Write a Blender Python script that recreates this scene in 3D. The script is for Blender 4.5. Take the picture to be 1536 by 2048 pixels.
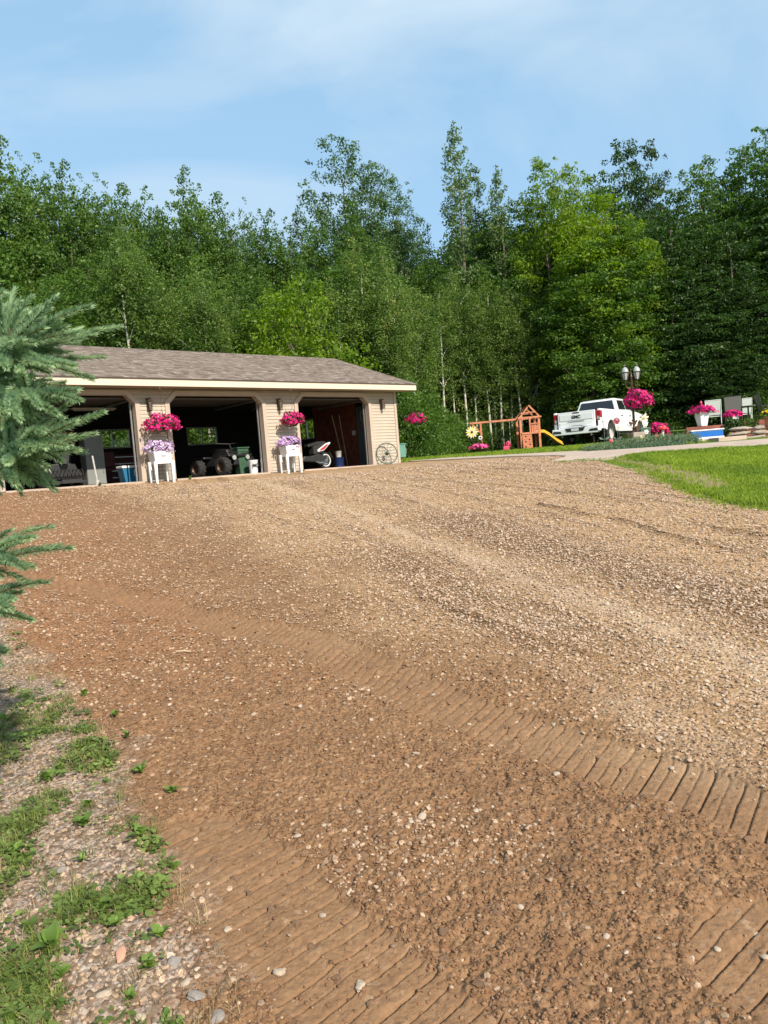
import bpy, bmesh, math, random
import numpy as np
from mathutils import Vector, Matrix, Euler

# ------------------------------------------------------------------ camera, sky, sun, exposure
S = bpy.context.scene
for o in list(bpy.data.objects): bpy.data.objects.remove(o)
COL = S.collection
ROLL = math.atan(.08); PITCH = -.0552
cp, sp, cr, sr = math.cos(PITCH), math.sin(PITCH), math.cos(ROLL), math.sin(ROLL)
R0 = Vector((1, 0, 0)); U0 = Vector((0, -sp, cp)); FW = Vector((0, cp, sp))
rt = cr*R0 - sr*U0; up = sr*R0 + cr*U0
cd = bpy.data.cameras.new('camera'); cam = bpy.data.objects.new('camera', cd); COL.objects.link(cam)
cam.matrix_world = Matrix(((rt.x, up.x, -FW.x, 0), (rt.y, up.y, -FW.y, 0), (rt.z, up.z, -FW.z, 1.5), (0, 0, 0, 1)))
cd.sensor_fit = 'HORIZONTAL'; cd.sensor_width = 36; cd.lens = 36*1500/1536
cd.clip_start = .05; cd.clip_end = 2000
S.camera = cam
SUN_AZ, SUN_EL = math.radians(146), math.radians(36)
W = bpy.data.worlds.new('World'); S.world = W; W.use_nodes = True
nt = W.node_tree; nt.nodes.clear(); N = nt.nodes; L = nt.links
wo = N.new('ShaderNodeOutputWorld'); bg = N.new('ShaderNodeBackground'); bg.inputs[1].default_value = .15
sky = N.new('ShaderNodeTexSky'); sky.sky_type = 'NISHITA'; sky.sun_disc = False
sky.sun_elevation = SUN_EL; sky.sun_rotation = SUN_AZ; sky.air_density = 1.0; sky.dust_density = 1.2; sky.ozone_density = 1.4
tc = N.new('ShaderNodeTexCoord')
mp = N.new('ShaderNodeMapping'); mp.inputs['Scale'].default_value = (1.0, 1.0, 2.2); mp.inputs['Rotation'].default_value = (.35, .55, .3)
mp.inputs['Location'].default_value = (.4, .0, .25)
n1 = N.new('ShaderNodeTexNoise'); n1.inputs['Scale'].default_value = 2.1; n1.inputs['Detail'].default_value = 6; n1.inputs['Roughness'].default_value = .5; n1.inputs['Distortion'].default_value = .5
cr1 = N.new('ShaderNodeValToRGB'); cr1.color_ramp.elements[0].position = .36; cr1.color_ramp.elements[0].color = (.0, .0, .0, 1)
cr1.color_ramp.elements[1].position = .60; cr1.color_ramp.elements[1].color = (.9, .9, .9, 1)
mx = N.new('ShaderNodeMix'); mx.data_type = 'RGBA'; mx.inputs[7].default_value = (3.35, 4.1, 4.75, 1)
mb_ = N.new('ShaderNodeMix'); mb_.data_type = 'RGBA'; mb_.inputs[0].default_value = .72; mb_.inputs[7].default_value = (2.0, 3.35, 4.6, 1)
L.new(tc.outputs['Generated'], mp.inputs[0]); L.new(mp.outputs[0], n1.inputs[0]); L.new(n1.outputs[0], cr1.inputs[0])
L.new(cr1.outputs[0], mx.inputs[0]); L.new(sky.outputs[0], mb_.inputs[6]); L.new(mb_.outputs[2], mx.inputs[6]); L.new(mx.outputs[2], bg.inputs[0]); L.new(bg.outputs[0], wo.inputs[0])
sd = bpy.data.lights.new('sun', 'SUN'); sd.energy = 5.0; sd.angle = math.radians(.7); sd.color = (1, .90, .77)
sun = bpy.data.objects.new('sun', sd); COL.objects.link(sun)
tosun = Vector((math.sin(SUN_AZ)*math.cos(SUN_EL), math.cos(SUN_AZ)*math.cos(SUN_EL), math.sin(SUN_EL)))
sun.rotation_euler = tosun.to_track_quat('Z', 'Y').to_euler()
S.view_settings.view_transform = 'Standard'; S.view_settings.look = 'None'; S.view_settings.gamma = 1
S.view_settings.exposure = 0.45; S.view_settings.use_curve_mapping = False
S.cycles.max_bounces = 6; S.cycles.diffuse_bounces = 3; S.cycles.transparent_max_bounces = 6
S.cycles.use_denoising = True

rnd = random.Random(7); RNG = np.random.default_rng(11)
D = bpy.data

# ------------------------------------------------------------------ object helpers
def put(o, parent=None, label=None, cat=None, group=None, kind=None):
    COL.objects.link(o)
    if parent is not None: o.parent = parent
    if label: o['label'] = label
    if cat: o['category'] = cat
    if group: o['group'] = group
    if kind: o['kind'] = kind
    return o
def thing(name, label, cat, loc=(0, 0, 0), rz=0, group=None):
    o = D.objects.new(name, None); o.empty_display_size = .1
    o.location = loc; o.rotation_euler = (0, 0, rz)
    return put(o, None, label, cat, group)
def copy_tree(o, loc, rz=0, scale=None, label=None, group=None, parent=None):
    c = o.copy(); COL.objects.link(c)
    if parent is None:
        c.location = loc; c.rotation_euler = (0, 0, rz)
        if scale is not None: c.scale = scale
        if label: c['label'] = label
        if group: c['group'] = group
    else: c.parent = parent
    for ch in list(o.children): copy_tree(ch, None, parent=c)
    return c

class MB:
    def __init__(s): s.v = []; s.f = []; s.m = []; s.mi = 0; s.T = Matrix()
    def at(s, M): s.T = M; return s
    def add(s, vs, fs):
        b = len(s.v); s.v += [tuple(s.T @ Vector(p)) for p in vs]
        for f in fs: s.f.append(tuple(b+i for i in f)); s.m.append(s.mi)
        return s
    def box(s, a, b):
        x0, y0, z0 = a; x1, y1, z1 = b
        if x0 > x1: x0, x1 = x1, x0
        if y0 > y1: y0, y1 = y1, y0
        if z0 > z1: z0, z1 = z1, z0
        return s.add([(x0,y0,z0),(x1,y0,z0),(x1,y1,z0),(x0,y1,z0),(x0,y0,z1),(x1,y0,z1),(x1,y1,z1),(x0,y1,z1)],
            [(0,3,2,1),(4,5,6,7),(0,1,5,4),(1,2,6,5),(2,3,7,6),(3,0,4,7)])
    def prism(s, poly, axis, a, b):          # polygon in the two other axes (cyclic order), extruded along axis
        n = len(poly)
        def P(u, w, t): return (t, u, w) if axis == 'x' else ((u, t, w) if axis == 'y' else (u, w, t))
        vs = [P(u, w, a) for u, w in poly] + [P(u, w, b) for u, w in poly]
        fs = [tuple(range(n))[::-1], tuple(range(n, 2*n))] + [(i, (i+1) % n, n+(i+1) % n, n+i) for i in range(n)]
        return s.add(vs, fs)
    def hexa(s, p8): return s.add(p8, [(0,3,2,1),(4,5,6,7),(0,1,5,4),(1,2,6,5),(2,3,7,6),(3,0,4,7)])
    def tube(s, pts, r, n=6, cap=True):
        pts = [Vector(p) for p in pts]; rs = r if isinstance(r, (list, tuple)) else [r]*len(pts)
        vs = []; ref = Vector((0, 0, 1))
        for i, p in enumerate(pts):
            d = (pts[min(i+1, len(pts)-1)] - pts[max(i-1, 0)])
            d = d.normalized() if d.length > 1e-9 else Vector((0, 0, 1))
            rf = ref if abs(d.dot(ref)) < .95 else Vector((1, 0, 0))
            a = d.cross(rf).normalized(); b = d.cross(a)
            for k in range(n):
                t = 2*math.pi*k/n; vs.append(tuple(p + a*math.cos(t)*rs[i] + b*math.sin(t)*rs[i]))
        fs = [(i*n+k, i*n+(k+1) % n, (i+1)*n+(k+1) % n, (i+1)*n+k) for i in range(len(pts)-1) for k in range(n)]
        if cap: fs += [tuple(range(n))[::-1], tuple(range((len(pts)-1)*n, len(pts)*n))]
        return s.add(vs, fs)
    def lathe(s, prof, n=16, axis='z', c=(0, 0, 0), cap=True):
        vs = []
        for r, h in prof:
            for k in range(n):
                t = 2*math.pi*k/n; a, b = r*math.cos(t), r*math.sin(t)
                vs.append((c[0]+a, c[1]+b, c[2]+h) if axis == 'z' else ((c[0]+a, c[1]+h, c[2]+b) if axis == 'y' else (c[0]+h, c[1]+a, c[2]+b)))
        fs = [(i*n+k, i*n+(k+1) % n, (i+1)*n+(k+1) % n, (i+1)*n+k) for i in range(len(prof)-1) for k in range(n)]
        if cap: fs += [tuple(range(n))[::-1], tuple(range((len(prof)-1)*n, len(prof)*n))]
        return s.add(vs, fs)
    def torus(s, R, r, n=32, m=8, axis='z', c=(0, 0, 0)):
        vs = []
        for i in range(n):
            t = 2*math.pi*i/n
            for k in range(m):
                q = 2*math.pi*k/m; rr = R + r*math.cos(q); a, b, h = rr*math.cos(t), rr*math.sin(t), r*math.sin(q)
                vs.append((c[0]+a, c[1]+b, c[2]+h) if axis == 'z' else ((c[0]+a, c[1]+h, c[2]+b) if axis == 'y' else (c[0]+h, c[1]+a, c[2]+b)))
        fs = [(i*m+k, i*m+(k+1) % m, ((i+1) % n)*m+(k+1) % m, ((i+1) % n)*m+k) for i in range(n) for k in range(m)]
        return s.add(vs, fs)
    def mesh(s, name, mats, smooth=False):
        me = D.meshes.new(name); me.from_pydata(s.v, [], s.f)
        for m in (mats if isinstance(mats, (list, tuple)) else [mats]): me.materials.append(m)
        me.polygons.foreach_set('material_index', s.m)
        bm = bmesh.new(); bm.from_mesh(me); bmesh.ops.recalc_face_normals(bm, faces=bm.faces); bm.to_mesh(me); bm.free()
        if smooth:
            me.polygons.foreach_set('use_smooth', [True]*len(me.polygons)); me.set_sharp_from_angle(angle=math.radians(42))
        me.update(); return me
    def obj(s, name, mats, parent=None, smooth=False, bevel=0, **k):
        o = D.objects.new(name, s.mesh(name, mats, smooth)); put(o, parent, **k)
        if bevel:
            b = o.modifiers.new('bevel', 'BEVEL'); b.width = bevel; b.segments = 2; b.limit_method = 'ANGLE'; b.angle_limit = math.radians(40)
        return o

def np_mesh(name, V, F, mats, attrs=None, smooth=False):
    """V (n,3), F (m,k) one face size; attrs: {name: (domain, array)}"""
    V = np.asarray(V, np.float32); F = np.asarray(F, np.int32); k = F.shape[1]
    me = D.meshes.new(name); me.vertices.add(len(V)); me.vertices.foreach_set('co', V.ravel())
    me.loops.add(F.size); me.loops.foreach_set('vertex_index', F.ravel())
    me.polygons.add(len(F)); me.polygons.foreach_set('loop_start', np.arange(0, F.size, k, dtype=np.int32))
    me.update(calc_edges=True)
    for m in (mats if isinstance(mats, (list, tuple)) else [mats]): me.materials.append(m)
    if smooth: me.polygons.foreach_set('use_smooth', np.ones(len(F), bool))
    for an, (dom, arr) in (attrs or {}).items():
        arr = np.asarray(arr, np.float32)
        if arr.ndim == 1:
            a = me.attributes.new(an, 'FLOAT', dom); a.data.foreach_set('value', arr)
        else:
            a = me.attributes.new(an, 'FLOAT_COLOR', dom); a.data.foreach_set('color', np.c_[arr, np.ones(len(arr))].astype(np.float32).ravel())
    me.validate(); return me

# ------------------------------------------------------------------ materials
def _base(name):
    m = D.materials.new(name); m.use_nodes = True; nt = m.node_tree
    return m, nt, nt.nodes, nt.links, nt.nodes['Principled BSDF']
def pbr(name, col, rough=.6, var=.18, scale=6, metal=0, bump=0, bscale=None, spec=.5, coat=0):
    m, nt, N, L, b = _base(name)
    b.inputs['Roughness'].default_value = rough; b.inputs['Metallic'].default_value = metal
    b.inputs['Specular IOR Level'].default_value = spec; b.inputs['Coat Weight'].default_value = coat
    tc = N.new('ShaderNodeTexCoord'); no = N.new('ShaderNodeTexNoise'); no.inputs['Scale'].default_value = scale; no.inputs['Detail'].default_value = 5
    L.new(tc.outputs['Object'], no.inputs[0])
    rp = N.new('ShaderNodeValToRGB'); rp.color_ramp.elements[0].position = .3; rp.color_ramp.elements[1].position = .72
    rp.color_ramp.elements[0].color = tuple(c*(1-var) for c in col)+(1,); rp.color_ramp.elements[1].color = tuple(min(c*(1+var), .95) for c in col)+(1,)
    L.new(no.outputs[0], rp.inputs[0]); L.new(rp.outputs[0], b.inputs['Base Color'])
    if bump:
        n2 = N.new('ShaderNodeTexNoise'); n2.inputs['Scale'].default_value = bscale or scale*6; n2.inputs['Detail'].default_value = 4
        bp = N.new('ShaderNodeBump'); bp.inputs['Strength'].default_value = 1; bp.inputs['Distance'].default_value = bump
        L.new(tc.outputs['Object'], n2.inputs[0]); L.new(n2.outputs[0], bp.inputs['Height']); L.new(bp.outputs[0], b.inputs['Normal'])
    return m
def leafmat(name, c0, c1, trans=.35, rough=.5, inst=False, c2=None, spec=.35):
    """tint 0..1 mixes c0 -> c1 per leaf; the copy's own random number shifts it a little"""
    m, nt, N, L, b = _base(name)
    at = N.new('ShaderNodeAttribute'); at.attribute_name = 'tint'
    if inst: at.attribute_type = 'INSTANCER'
    oi = N.new('ShaderNodeObjectInfo')
    ma = N.new('ShaderNodeMath'); ma.operation = 'MULTIPLY_ADD'; ma.inputs[1].default_value = .3; ma.inputs[2].default_value = -.15
    ad = N.new('ShaderNodeMath'); ad.operation = 'ADD'; ad.use_clamp = True
    L.new(oi.outputs['Random'], ma.inputs[0]); L.new(ma.outputs[0], ad.inputs[0]); L.new(at.outputs['Fac'], ad.inputs[1])
    rp = N.new('ShaderNodeValToRGB'); rp.color_ramp.elements[0].color = c0+(1,); rp.color_ramp.elements[1].color = c1+(1,)
    if c2: e = rp.color_ramp.elements.new(.93); rp.color_ramp.elements[2].position = 1; e.color = c1+(1,); rp.color_ramp.elements[2].color = c2+(1,)
    L.new(ad.outputs[0], rp.inputs[0]); L.new(rp.outputs[0], b.inputs['Base Color'])
    b.inputs['Roughness'].default_value = rough; b.inputs['Specular IOR Level'].default_value = spec
    tr = N.new('ShaderNodeBsdfTranslucent'); ms = N.new('ShaderNodeMixShader'); ms.inputs[0].default_value = trans
    hs = N.new('ShaderNodeHueSaturation'); hs.inputs['Value'].default_value = 1.5; hs.inputs['Saturation'].default_value = 1.1
    L.new(rp.outputs[0], hs.inputs['Color']); L.new(hs.outputs[0], tr.inputs[0])
    L.new(b.outputs[0], ms.inputs[1]); L.new(tr.outputs[0], ms.inputs[2]); L.new(ms.outputs[0], N['Material Output'].inputs[0])
    return m
def glassmat(name, col=(.02, .025, .03), alpha=.35, rough=.05):
    m, nt, N, L, b = _base(name)
    b.inputs['Base Color'].default_value = col+(1,); b.inputs['Roughness'].default_value = rough
    b.inputs['Alpha'].default_value = alpha; b.inputs['Specular IOR Level'].default_value = .8
    return m

M = {}
M['siding'] = pbr('siding_vinyl', (.44, .375, .295), .55, .06, 3)
M['trim'] = pbr('trim_vinyl', (.44, .355, .285), .5, .05, 3)
M['fascia'] = pbr('fascia_metal', (.62, .52, .40), .4, .04, 2)
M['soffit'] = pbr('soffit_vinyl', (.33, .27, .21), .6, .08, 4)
M['concrete'] = pbr('concrete', (.42, .33, .26), .85, .12, 3, bump=.002)
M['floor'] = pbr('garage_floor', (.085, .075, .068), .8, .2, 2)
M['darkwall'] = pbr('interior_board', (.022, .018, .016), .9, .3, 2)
M['redwood_wall'] = pbr('interior_red_board', (.22, .060, .03), .7, .35, 5)
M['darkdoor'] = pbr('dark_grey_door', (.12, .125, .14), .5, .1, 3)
M['white'] = pbr('white_plastic', (.74, .74, .74), .4, .04, 4)
M['whiteframe'] = pbr('white_vinyl_frame', (.6, .58, .54), .5, .05, 4)
M['black'] = pbr('black_metal', (.02, .02, .02), .45, .2, 5)
M['blackrub'] = pbr('black_rubber', (.022, .021, .02), .85, .3, 12)
M['bronze'] = pbr('rusty_bronze', (.10, .06, .04), .5, .4, 14, metal=.4)
M['bluecool'] = pbr('blue_cooler_plastic', (.015, .14, .26), .45, .08, 4)
M['greenbin'] = pbr('green_bin_plastic', (.035, .09, .05), .5, .1, 4)
M['greencab'] = pbr('grey_green_cabinet', (.20, .215, .20), .55, .08, 3)
M['red'] = pbr('red_paint', (.42, .015, .02), .35, .1, 4)
M['darkred'] = pbr('dark_red_cloth', (.07, .014, .014), .8, .2, 8)
M['steel'] = pbr('steel', (.5, .5, .5), .35, .1, 8, metal=.9)
M['lightmetal'] = pbr('light_metal', (.45, .43, .4), .5, .15, 8)
M['wheelgreen'] = pbr('old_iron_green', (.09, .13, .10), .6, .4, 20)
M['hosegreen'] = pbr('pale_green_plastic', (.10, .24, .18), .5, .1, 5)
M['wood'] = pbr('handle_wood', (.38, .27, .17), .7, .2, 10)
M['redwood'] = pbr('cedar_red_stain', (.50, .185, .09), .65, .3, 5, bump=.002, bscale=20)
M['timber'] = pbr('timber_red_brown', (.24, .075, .045), .75, .35, 4, bump=.003, bscale=15)
M['yellow'] = pbr('yellow_plastic', (.75, .42, .03), .4, .06, 4)
M['pinkp'] = pbr('pink_plastic', (.55, .05, .12), .45, .1, 4)
M['truckwhite'] = pbr('truck_white_paint', (.80, .81, .82), .22, .015, 1, spec=.5, coat=.6)
M['truckglass'] = pbr('truck_dark_glass', (.012, .014, .016), .04, .05, 1, spec=.8)
M['lightred'] = pbr('tail_light_red', (.30, .008, .015), .12, .25, 8, coat=.8)
M['chrome'] = pbr('chrome', (.6, .6, .6), .15, .05, 5, metal=1)
M['plate'] = pbr('licence_plate', (.6, .62, .66), .4, .15, 30)
M['blue'] = pbr('blue_paint', (.005, .13, .48), .4, .08, 4)
M['stone'] = pbr('field_stone', (.33, .27, .22), .85, .35, 6, bump=.006, bscale=16)
M['terracotta'] = pbr('terracotta', (.48, .16, .09), .75, .12, 6)
M['terrace'] = pbr('terrace_soil', (.05, .05, .025), .95, .3, 3)
M['sling'] = pbr('grey_sling', (.19, .175, .175), .7, .1, 60)
M['lampglass'] = pbr('frosted_lamp_glass', (.34, .36, .34), .25, .12, 9)
M['cream'] = pbr('cream_enamel', (.78, .70, .52), .5, .06, 8)
M['whiteflower'] = pbr('white_enamel', (.82, .80, .72), .5, .04, 8)
M['pinkflower'] = pbr('pink_enamel', (.75, .22, .28), .5, .12, 12)
M['redflower'] = pbr('red_enamel', (.62, .03, .035), .45, .15, 10)
M['goldflower'] = pbr('gold_enamel', (.72, .5, .12), .4, .1, 8)
M['bark'] = pbr('grey_brown_bark', (.14, .11, .085), .9, .4, 3, bump=.01)
M['paleb'] = pbr('pale_birch_bark', (.48, .45, .38), .85, .35, 4, bump=.004)
M['sprucebark'] = pbr('spruce_bark', (.10, .055, .03), .9, .3, 20, bump=.003)
M['magenta'] = leafmat('petunia_magenta', (.36, .004, .085), (.80, .025, .27), .2, .6)
M['lilac'] = leafmat('petunia_lilac', (.34, .15, .44), (.82, .68, .86), .2, .6)
M['hotpink'] = leafmat('petunia_pink', (.72, .05, .28), (.85, .16, .42), .2, .6)
M['petyellow'] = leafmat('petal_yellow', (.8, .5, .02), (.8, .6, .05), .2, .6)
M['foliage'] = leafmat('basket_foliage', (.03, .06, .015), (.09, .17, .03), .25)
M['leaf_aspen'] = leafmat('leaf_aspen', (.038, .088, .015), (.128, .218, .038), .42, c2=(.21, .27, .06))
M['leaf_birch'] = leafmat('leaf_birch', (.052, .105, .019), (.165, .25, .05), .42, c2=(.25, .27, .07))
M['leaf_feather'] = leafmat('leaf_feather', (.034, .080, .022), (.11, .19, .055), .38)
M['leaf_poplar'] = leafmat('leaf_poplar', (.05, .10, .028), (.15, .23, .07), .38, c2=(.32, .34, .17), spec=.5)
M['leaf_maple'] = leafmat('leaf_maple', (.034, .085, .012), (.115, .21, .027), .40)
M['leaf_bright'] = leafmat('leaf_bright_maple', (.06, .125, .008), (.22, .33, .018), .45)
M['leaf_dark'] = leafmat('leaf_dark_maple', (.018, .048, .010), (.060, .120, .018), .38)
M['needle'] = leafmat('spruce_needle', (.14, .235, .13), (.45, .57, .33), .45, .5)
M['juniper'] = leafmat('juniper_needle', (.06, .105, .055), (.20, .28, .14), .1, .6)
M['grass'] = leafmat('grass_blade', (.105, .18, .018), (.31, .40, .04), .35, .6, inst=True)
M['weed'] = leafmat('weed_leaf', (.065, .125, .022), (.18, .27, .05), .3, .5)
M['weedi'] = leafmat('ground_cover_leaf', (.065, .115, .022), (.19, .26, .06), .3, .55, inst=True)
M['vgrass'] = leafmat('verge_grass_blade', (.08, .12, .02), (.26, .28, .07), .35, .6, inst=True)
M['dry'] = leafmat('dry_grass', (.22, .17, .08), (.42, .34, .18), .2, .8, inst=True)
M['woodsleaf'] = leafmat('distant_leaf', (.020, .052, .010), (.07, .125, .022), .35, inst=True)

# ------------------------------------------------------------------ noise
def hash2(ix, iy, seed):
    h = (ix.astype(np.int64)*374761393 + iy.astype(np.int64)*668265263 + seed*1442695041) & 0xffffffff
    h = ((h ^ (h >> 13))*1274126177) & 0xffffffff
    return ((h ^ (h >> 16)) & 0xffffff)/float(0xffffff)
def vnoise(x, y, seed=0):
    ix = np.floor(x); iy = np.floor(y); fx = x-ix; fy = y-iy
    fx = fx*fx*(3-2*fx); fy = fy*fy*(3-2*fy)
    a = hash2(ix, iy, seed); b = hash2(ix+1, iy, seed); c = hash2(ix, iy+1, seed); d = hash2(ix+1, iy+1, seed)
    return (a*(1-fx)+b*fx)*(1-fy)+(c*(1-fx)+d*fx)*fy
def fbm(x, y, o=4, seed=0, g=.5):
    r = 0; a = 1; t = 0
    for i in range(o):
        r = r + a*vnoise(x*2**i+17.3*i, y*2**i-9.1*i, seed+i); t += a; a *= g
    return r/t
def cells(x, y, seed=0):
    """distance to the nearest jittered point and that cell's random number"""
    ix = np.floor(x); iy = np.floor(y); best = np.full(x.shape, 9.); rv = np.zeros(x.shape)
    for dx in (-1, 0, 1):
        for dy in (-1, 0, 1):
            cx = ix+dx; cy = iy+dy
            d = np.hypot(x-cx-hash2(cx, cy, seed), y-cy-hash2(cx, cy, seed+5))
            m = d < best; best = np.where(m, d, best); rv = np.where(m, hash2(cx, cy, seed+9), rv)
    return best, rv
def sstep(a, b, x):
    t = np.clip((x-a)/(b-a), 0, 1); return t*t*(3-2*t)

# ------------------------------------------------------------------ the lie of the land
def H(X, Y):
    X = np.asarray(X, float); Y = np.asarray(Y, float)
    a = np.interp(Y, [-50,2,5,9,13,17,20,25,31,45,300], [0,0,.28,.68,1.08,1.43,1.58,1.70,1.86,1.98,2.0])
    s = (X-.66)*.664-(Y-25.6)*.748; t = (X-.66)*.748+(Y-25.6)*.664
    b = 1.69-.105*np.clip(s, -.3, 100)
    w = np.clip((2.5-X)/4, 0, 1)
    h = a*(1-w)+np.maximum(a, b)*w
    u = np.clip((.6-t)/.4, 0, 1)*np.clip((1.0-s)/1.0, 0, 1)
    return h*(1-u)+np.minimum(h, 1.69-.05*np.clip((.1-s)*10, 0, 1))*u
def Hz(x, y): return float(H(x, y))

LAWN = [(4.0,16.35),(4.83,15.9),(4.95,14.0),(4.62,12.8),(4.38,10.7),(4.40,9.6),(4.62,8.6),(5.2,7.2),(6.5,5.5),(14,4.5),(22,12),(22,14.2),(14,14.6),(8.35,16.1),(6.0,16.75),(5.4,16.4),(4.9,16.1)]
WALK = [(1.0,26.2),(2.1,23.2),(3.24,20.6),(4.3,18.7),(4.45,18.0),(4.25,17.3),(3.75,16.5),(4.8,15.85),(5.4,16.4),(6.0,16.75),(8.35,16.1),(14,14.6),(22,14.2),
        (22,17.5),(14,17.6),(9.2,18.5),(6.5,18.8),(5.6,19.3),(4.9,21.2),(3.6,24.0),(2.4,26.6)]
def inpoly(X, Y, P):
    r = np.zeros(X.shape, bool); n = len(P)
    for i in range(n):
        x0, y0 = P[i]; x1, y1 = P[(i+1) % n]
        c = ((y0 > Y) != (y1 > Y)); r ^= c & (X < (x1-x0)*(Y-y0)/((y1-y0) or 1e-9)+x0)
    return r
def polydist(X, Y, P, closed=True):
    best = np.full(X.shape, 1e9); n = len(P)
    for i in range(n if closed else n-1):
        x0, y0 = P[i]; x1, y1 = P[(i+1) % n]; dx, dy = x1-x0, y1-y0
        t = np.clip(((X-x0)*dx+(Y-y0)*dy)/(dx*dx+dy*dy), 0, 1)
        best = np.minimum(best, np.hypot(X-x0-t*dx, Y-y0-t*dy))
    return best
VX = lambda Y: np.interp(Y, [1,2.02,2.89,4.42,6.48,9,14,17], [-.36,-.56,-.95,-1.88,-3.3,-5.6,-9.0,-11.5])     # edge of the weedy verge
BX = lambda Y: np.interp(Y, [1,3.37,3.9,4.5,5.3,6.7,9.5,13.5,17,20], [4.5,1.75,1.4,1.0,.35,-.3,-1.3,-3.2,-6.2,-9])  # where brown soil gives way to pale gravel
TR_A = [(-9.2,13.6),(-6.5,11.0),(-4.4,8.55),(-2.83,7.4),(-1.51,6.1),(-.58,5.3),(.39,3.95),(1.03,3.22),(1.36,2.76),(1.8,2.1),(2.3,1.2)]
TR_B = [(-.84,2.90),(.43,1.42)]
TR_C = [(1.02,2.08),(1.85,1.0)]
def spline(P, n=6):
    Q = [P[0]]+P+[P[-1]]; R = []
    for i in range(len(P)-1):
        a, b, c, d = [np.array(q) for q in Q[i:i+4]]
        for k in range(n): t = k/n; R.append(tuple(.5*((2*b)+(c-a)*t+(2*a-5*b+4*c-d)*t*t+(3*b-a-3*c+d)*t**3)))
    return R+[P[-1]]
TR_A = spline(TR_A)
TRACKS = [(TR_A, .185, .55), (TR_B, .215, .5), (TR_C, .25, .4)]
def track(X, Y):
    """strength of the nearest crawler track, lateral offset, length along"""
    S_ = np.zeros(X.shape); LA = np.zeros(X.shape); AL = np.zeros(X.shape)
    for P, hw, fade in TRACKS:
        best = np.full(X.shape, 1e9); la = np.zeros(X.shape); al = np.zeros(X.shape); acc = 0
        for i in range(len(P)-1):
            x0, y0 = P[i]; x1, y1 = P[i+1]; dx, dy = x1-x0, y1-y0; l = math.hypot(dx, dy)
            t = ((X-x0)*dx+(Y-y0)*dy)/(l*l); tc_ = np.clip(t, 0, 1)
            d = np.hypot(X-x0-tc_*dx, Y-y0-tc_*dy); m = d < best
            best = np.where(m, d, best); la = np.where(m, ((X-x0)*dy-(Y-y0)*dx)/l, la); al = np.where(m, acc+t*l, al); acc += l
        wob = (fbm(X*2.2, Y*2.2, 3, 40)-.5)*.10
        s = 1-sstep(hw-.03, hw+.025, best+wob)
        m = s > S_; S_ = np.where(m, s, S_); LA = np.where(m, la, LA); AL = np.where(m, al, AL)
    return S_, LA, AL

RIDGES = [([(2.2,10.6),(2.28,10.3),(2.83,9.0),(3.06,7.93),(3.3,7.0)], .05, 1), ([(-6.0,15.6),(-4.9,14.3),(-4.0,13.1)], .07, .9), ([(.8,9.3),(1.0,8.5),(1.3,7.4)], .045, .9), ([(1.25,9.9),(1.6,8.9),(1.9,8.2)], .04, .7), ([(3.4,10.9),(3.9,9.7)], .06, .8), ([(1.2,14.5),(2.6,12.2),(3.3,10.6)], .06, .6), ([(-.2,16),(.9,13.2),(1.6,11.5)], .07, .5), ([(3.0,15.5),(3.5,13.2),(3.7,12)], .07, .6), ([(.25,6.4),(.75,5.4),(1.25,4.6)], .035, .8), ([(1.5,5.2),(1.75,4.7)], .04, .8), ([(-2.2,12.4),(-1.1,10.4),(-.3,8.8)], .06, .5)]
def masks(X, Y):
    wn = (fbm(X*.9, Y*.9, 4, 3)-.5); wf = fbm(X*5, Y*5, 3, 8)-.5
    d = (BX(Y)-X)*.75 + wn*1.2 + wf*.25
    brown = sstep(-.75, .9, d)
    verge = sstep(-.10, .16, (VX(Y)-X)*.85 + (fbm(X*3.1, Y*3.1, 4, 21)-.5)*.55)
    tr, la, al = track(X, Y)
    # long streaks left by the blade, running along (.3,-.95)
    a = X*.95+Y*.3; b = -X*.3+Y*.95
    streak = fbm(a*1.5, b*.16, 4, 33); fine = fbm(a*7, b*.35, 3, 61)
    c = X-(.45+(8.73-Y)*.37)
    dark = np.exp(-((c-.95)/.62)**2)*sstep(3.2, 5.0, Y)*(1-sstep(9.6, 11.5, Y)) + .8*np.exp(-((c+.75)/.5)**2)*sstep(3.8, 5.2, Y)*(1-sstep(7.5, 9.5, Y))
    dark = np.clip(dark*(.55+.9*streak)+sstep(.56, .70, fine)*.6*sstep(3.5, 6, Y)+sstep(.56, .70, streak)*.35*sstep(8, 11, Y), 0, 1)
    for P, w, am in RIDGES: dark = np.maximum(dark, am*np.exp(-(polydist(X+(fbm(X*2, Y*2, 2, 11)-.5)*.12, Y, P, False)/w)**2)*sstep(.30, .5, fbm(X*4, Y*1.5, 3, 141)+.1))
    return brown, verge, tr, la, al, streak, fine, dark

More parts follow.
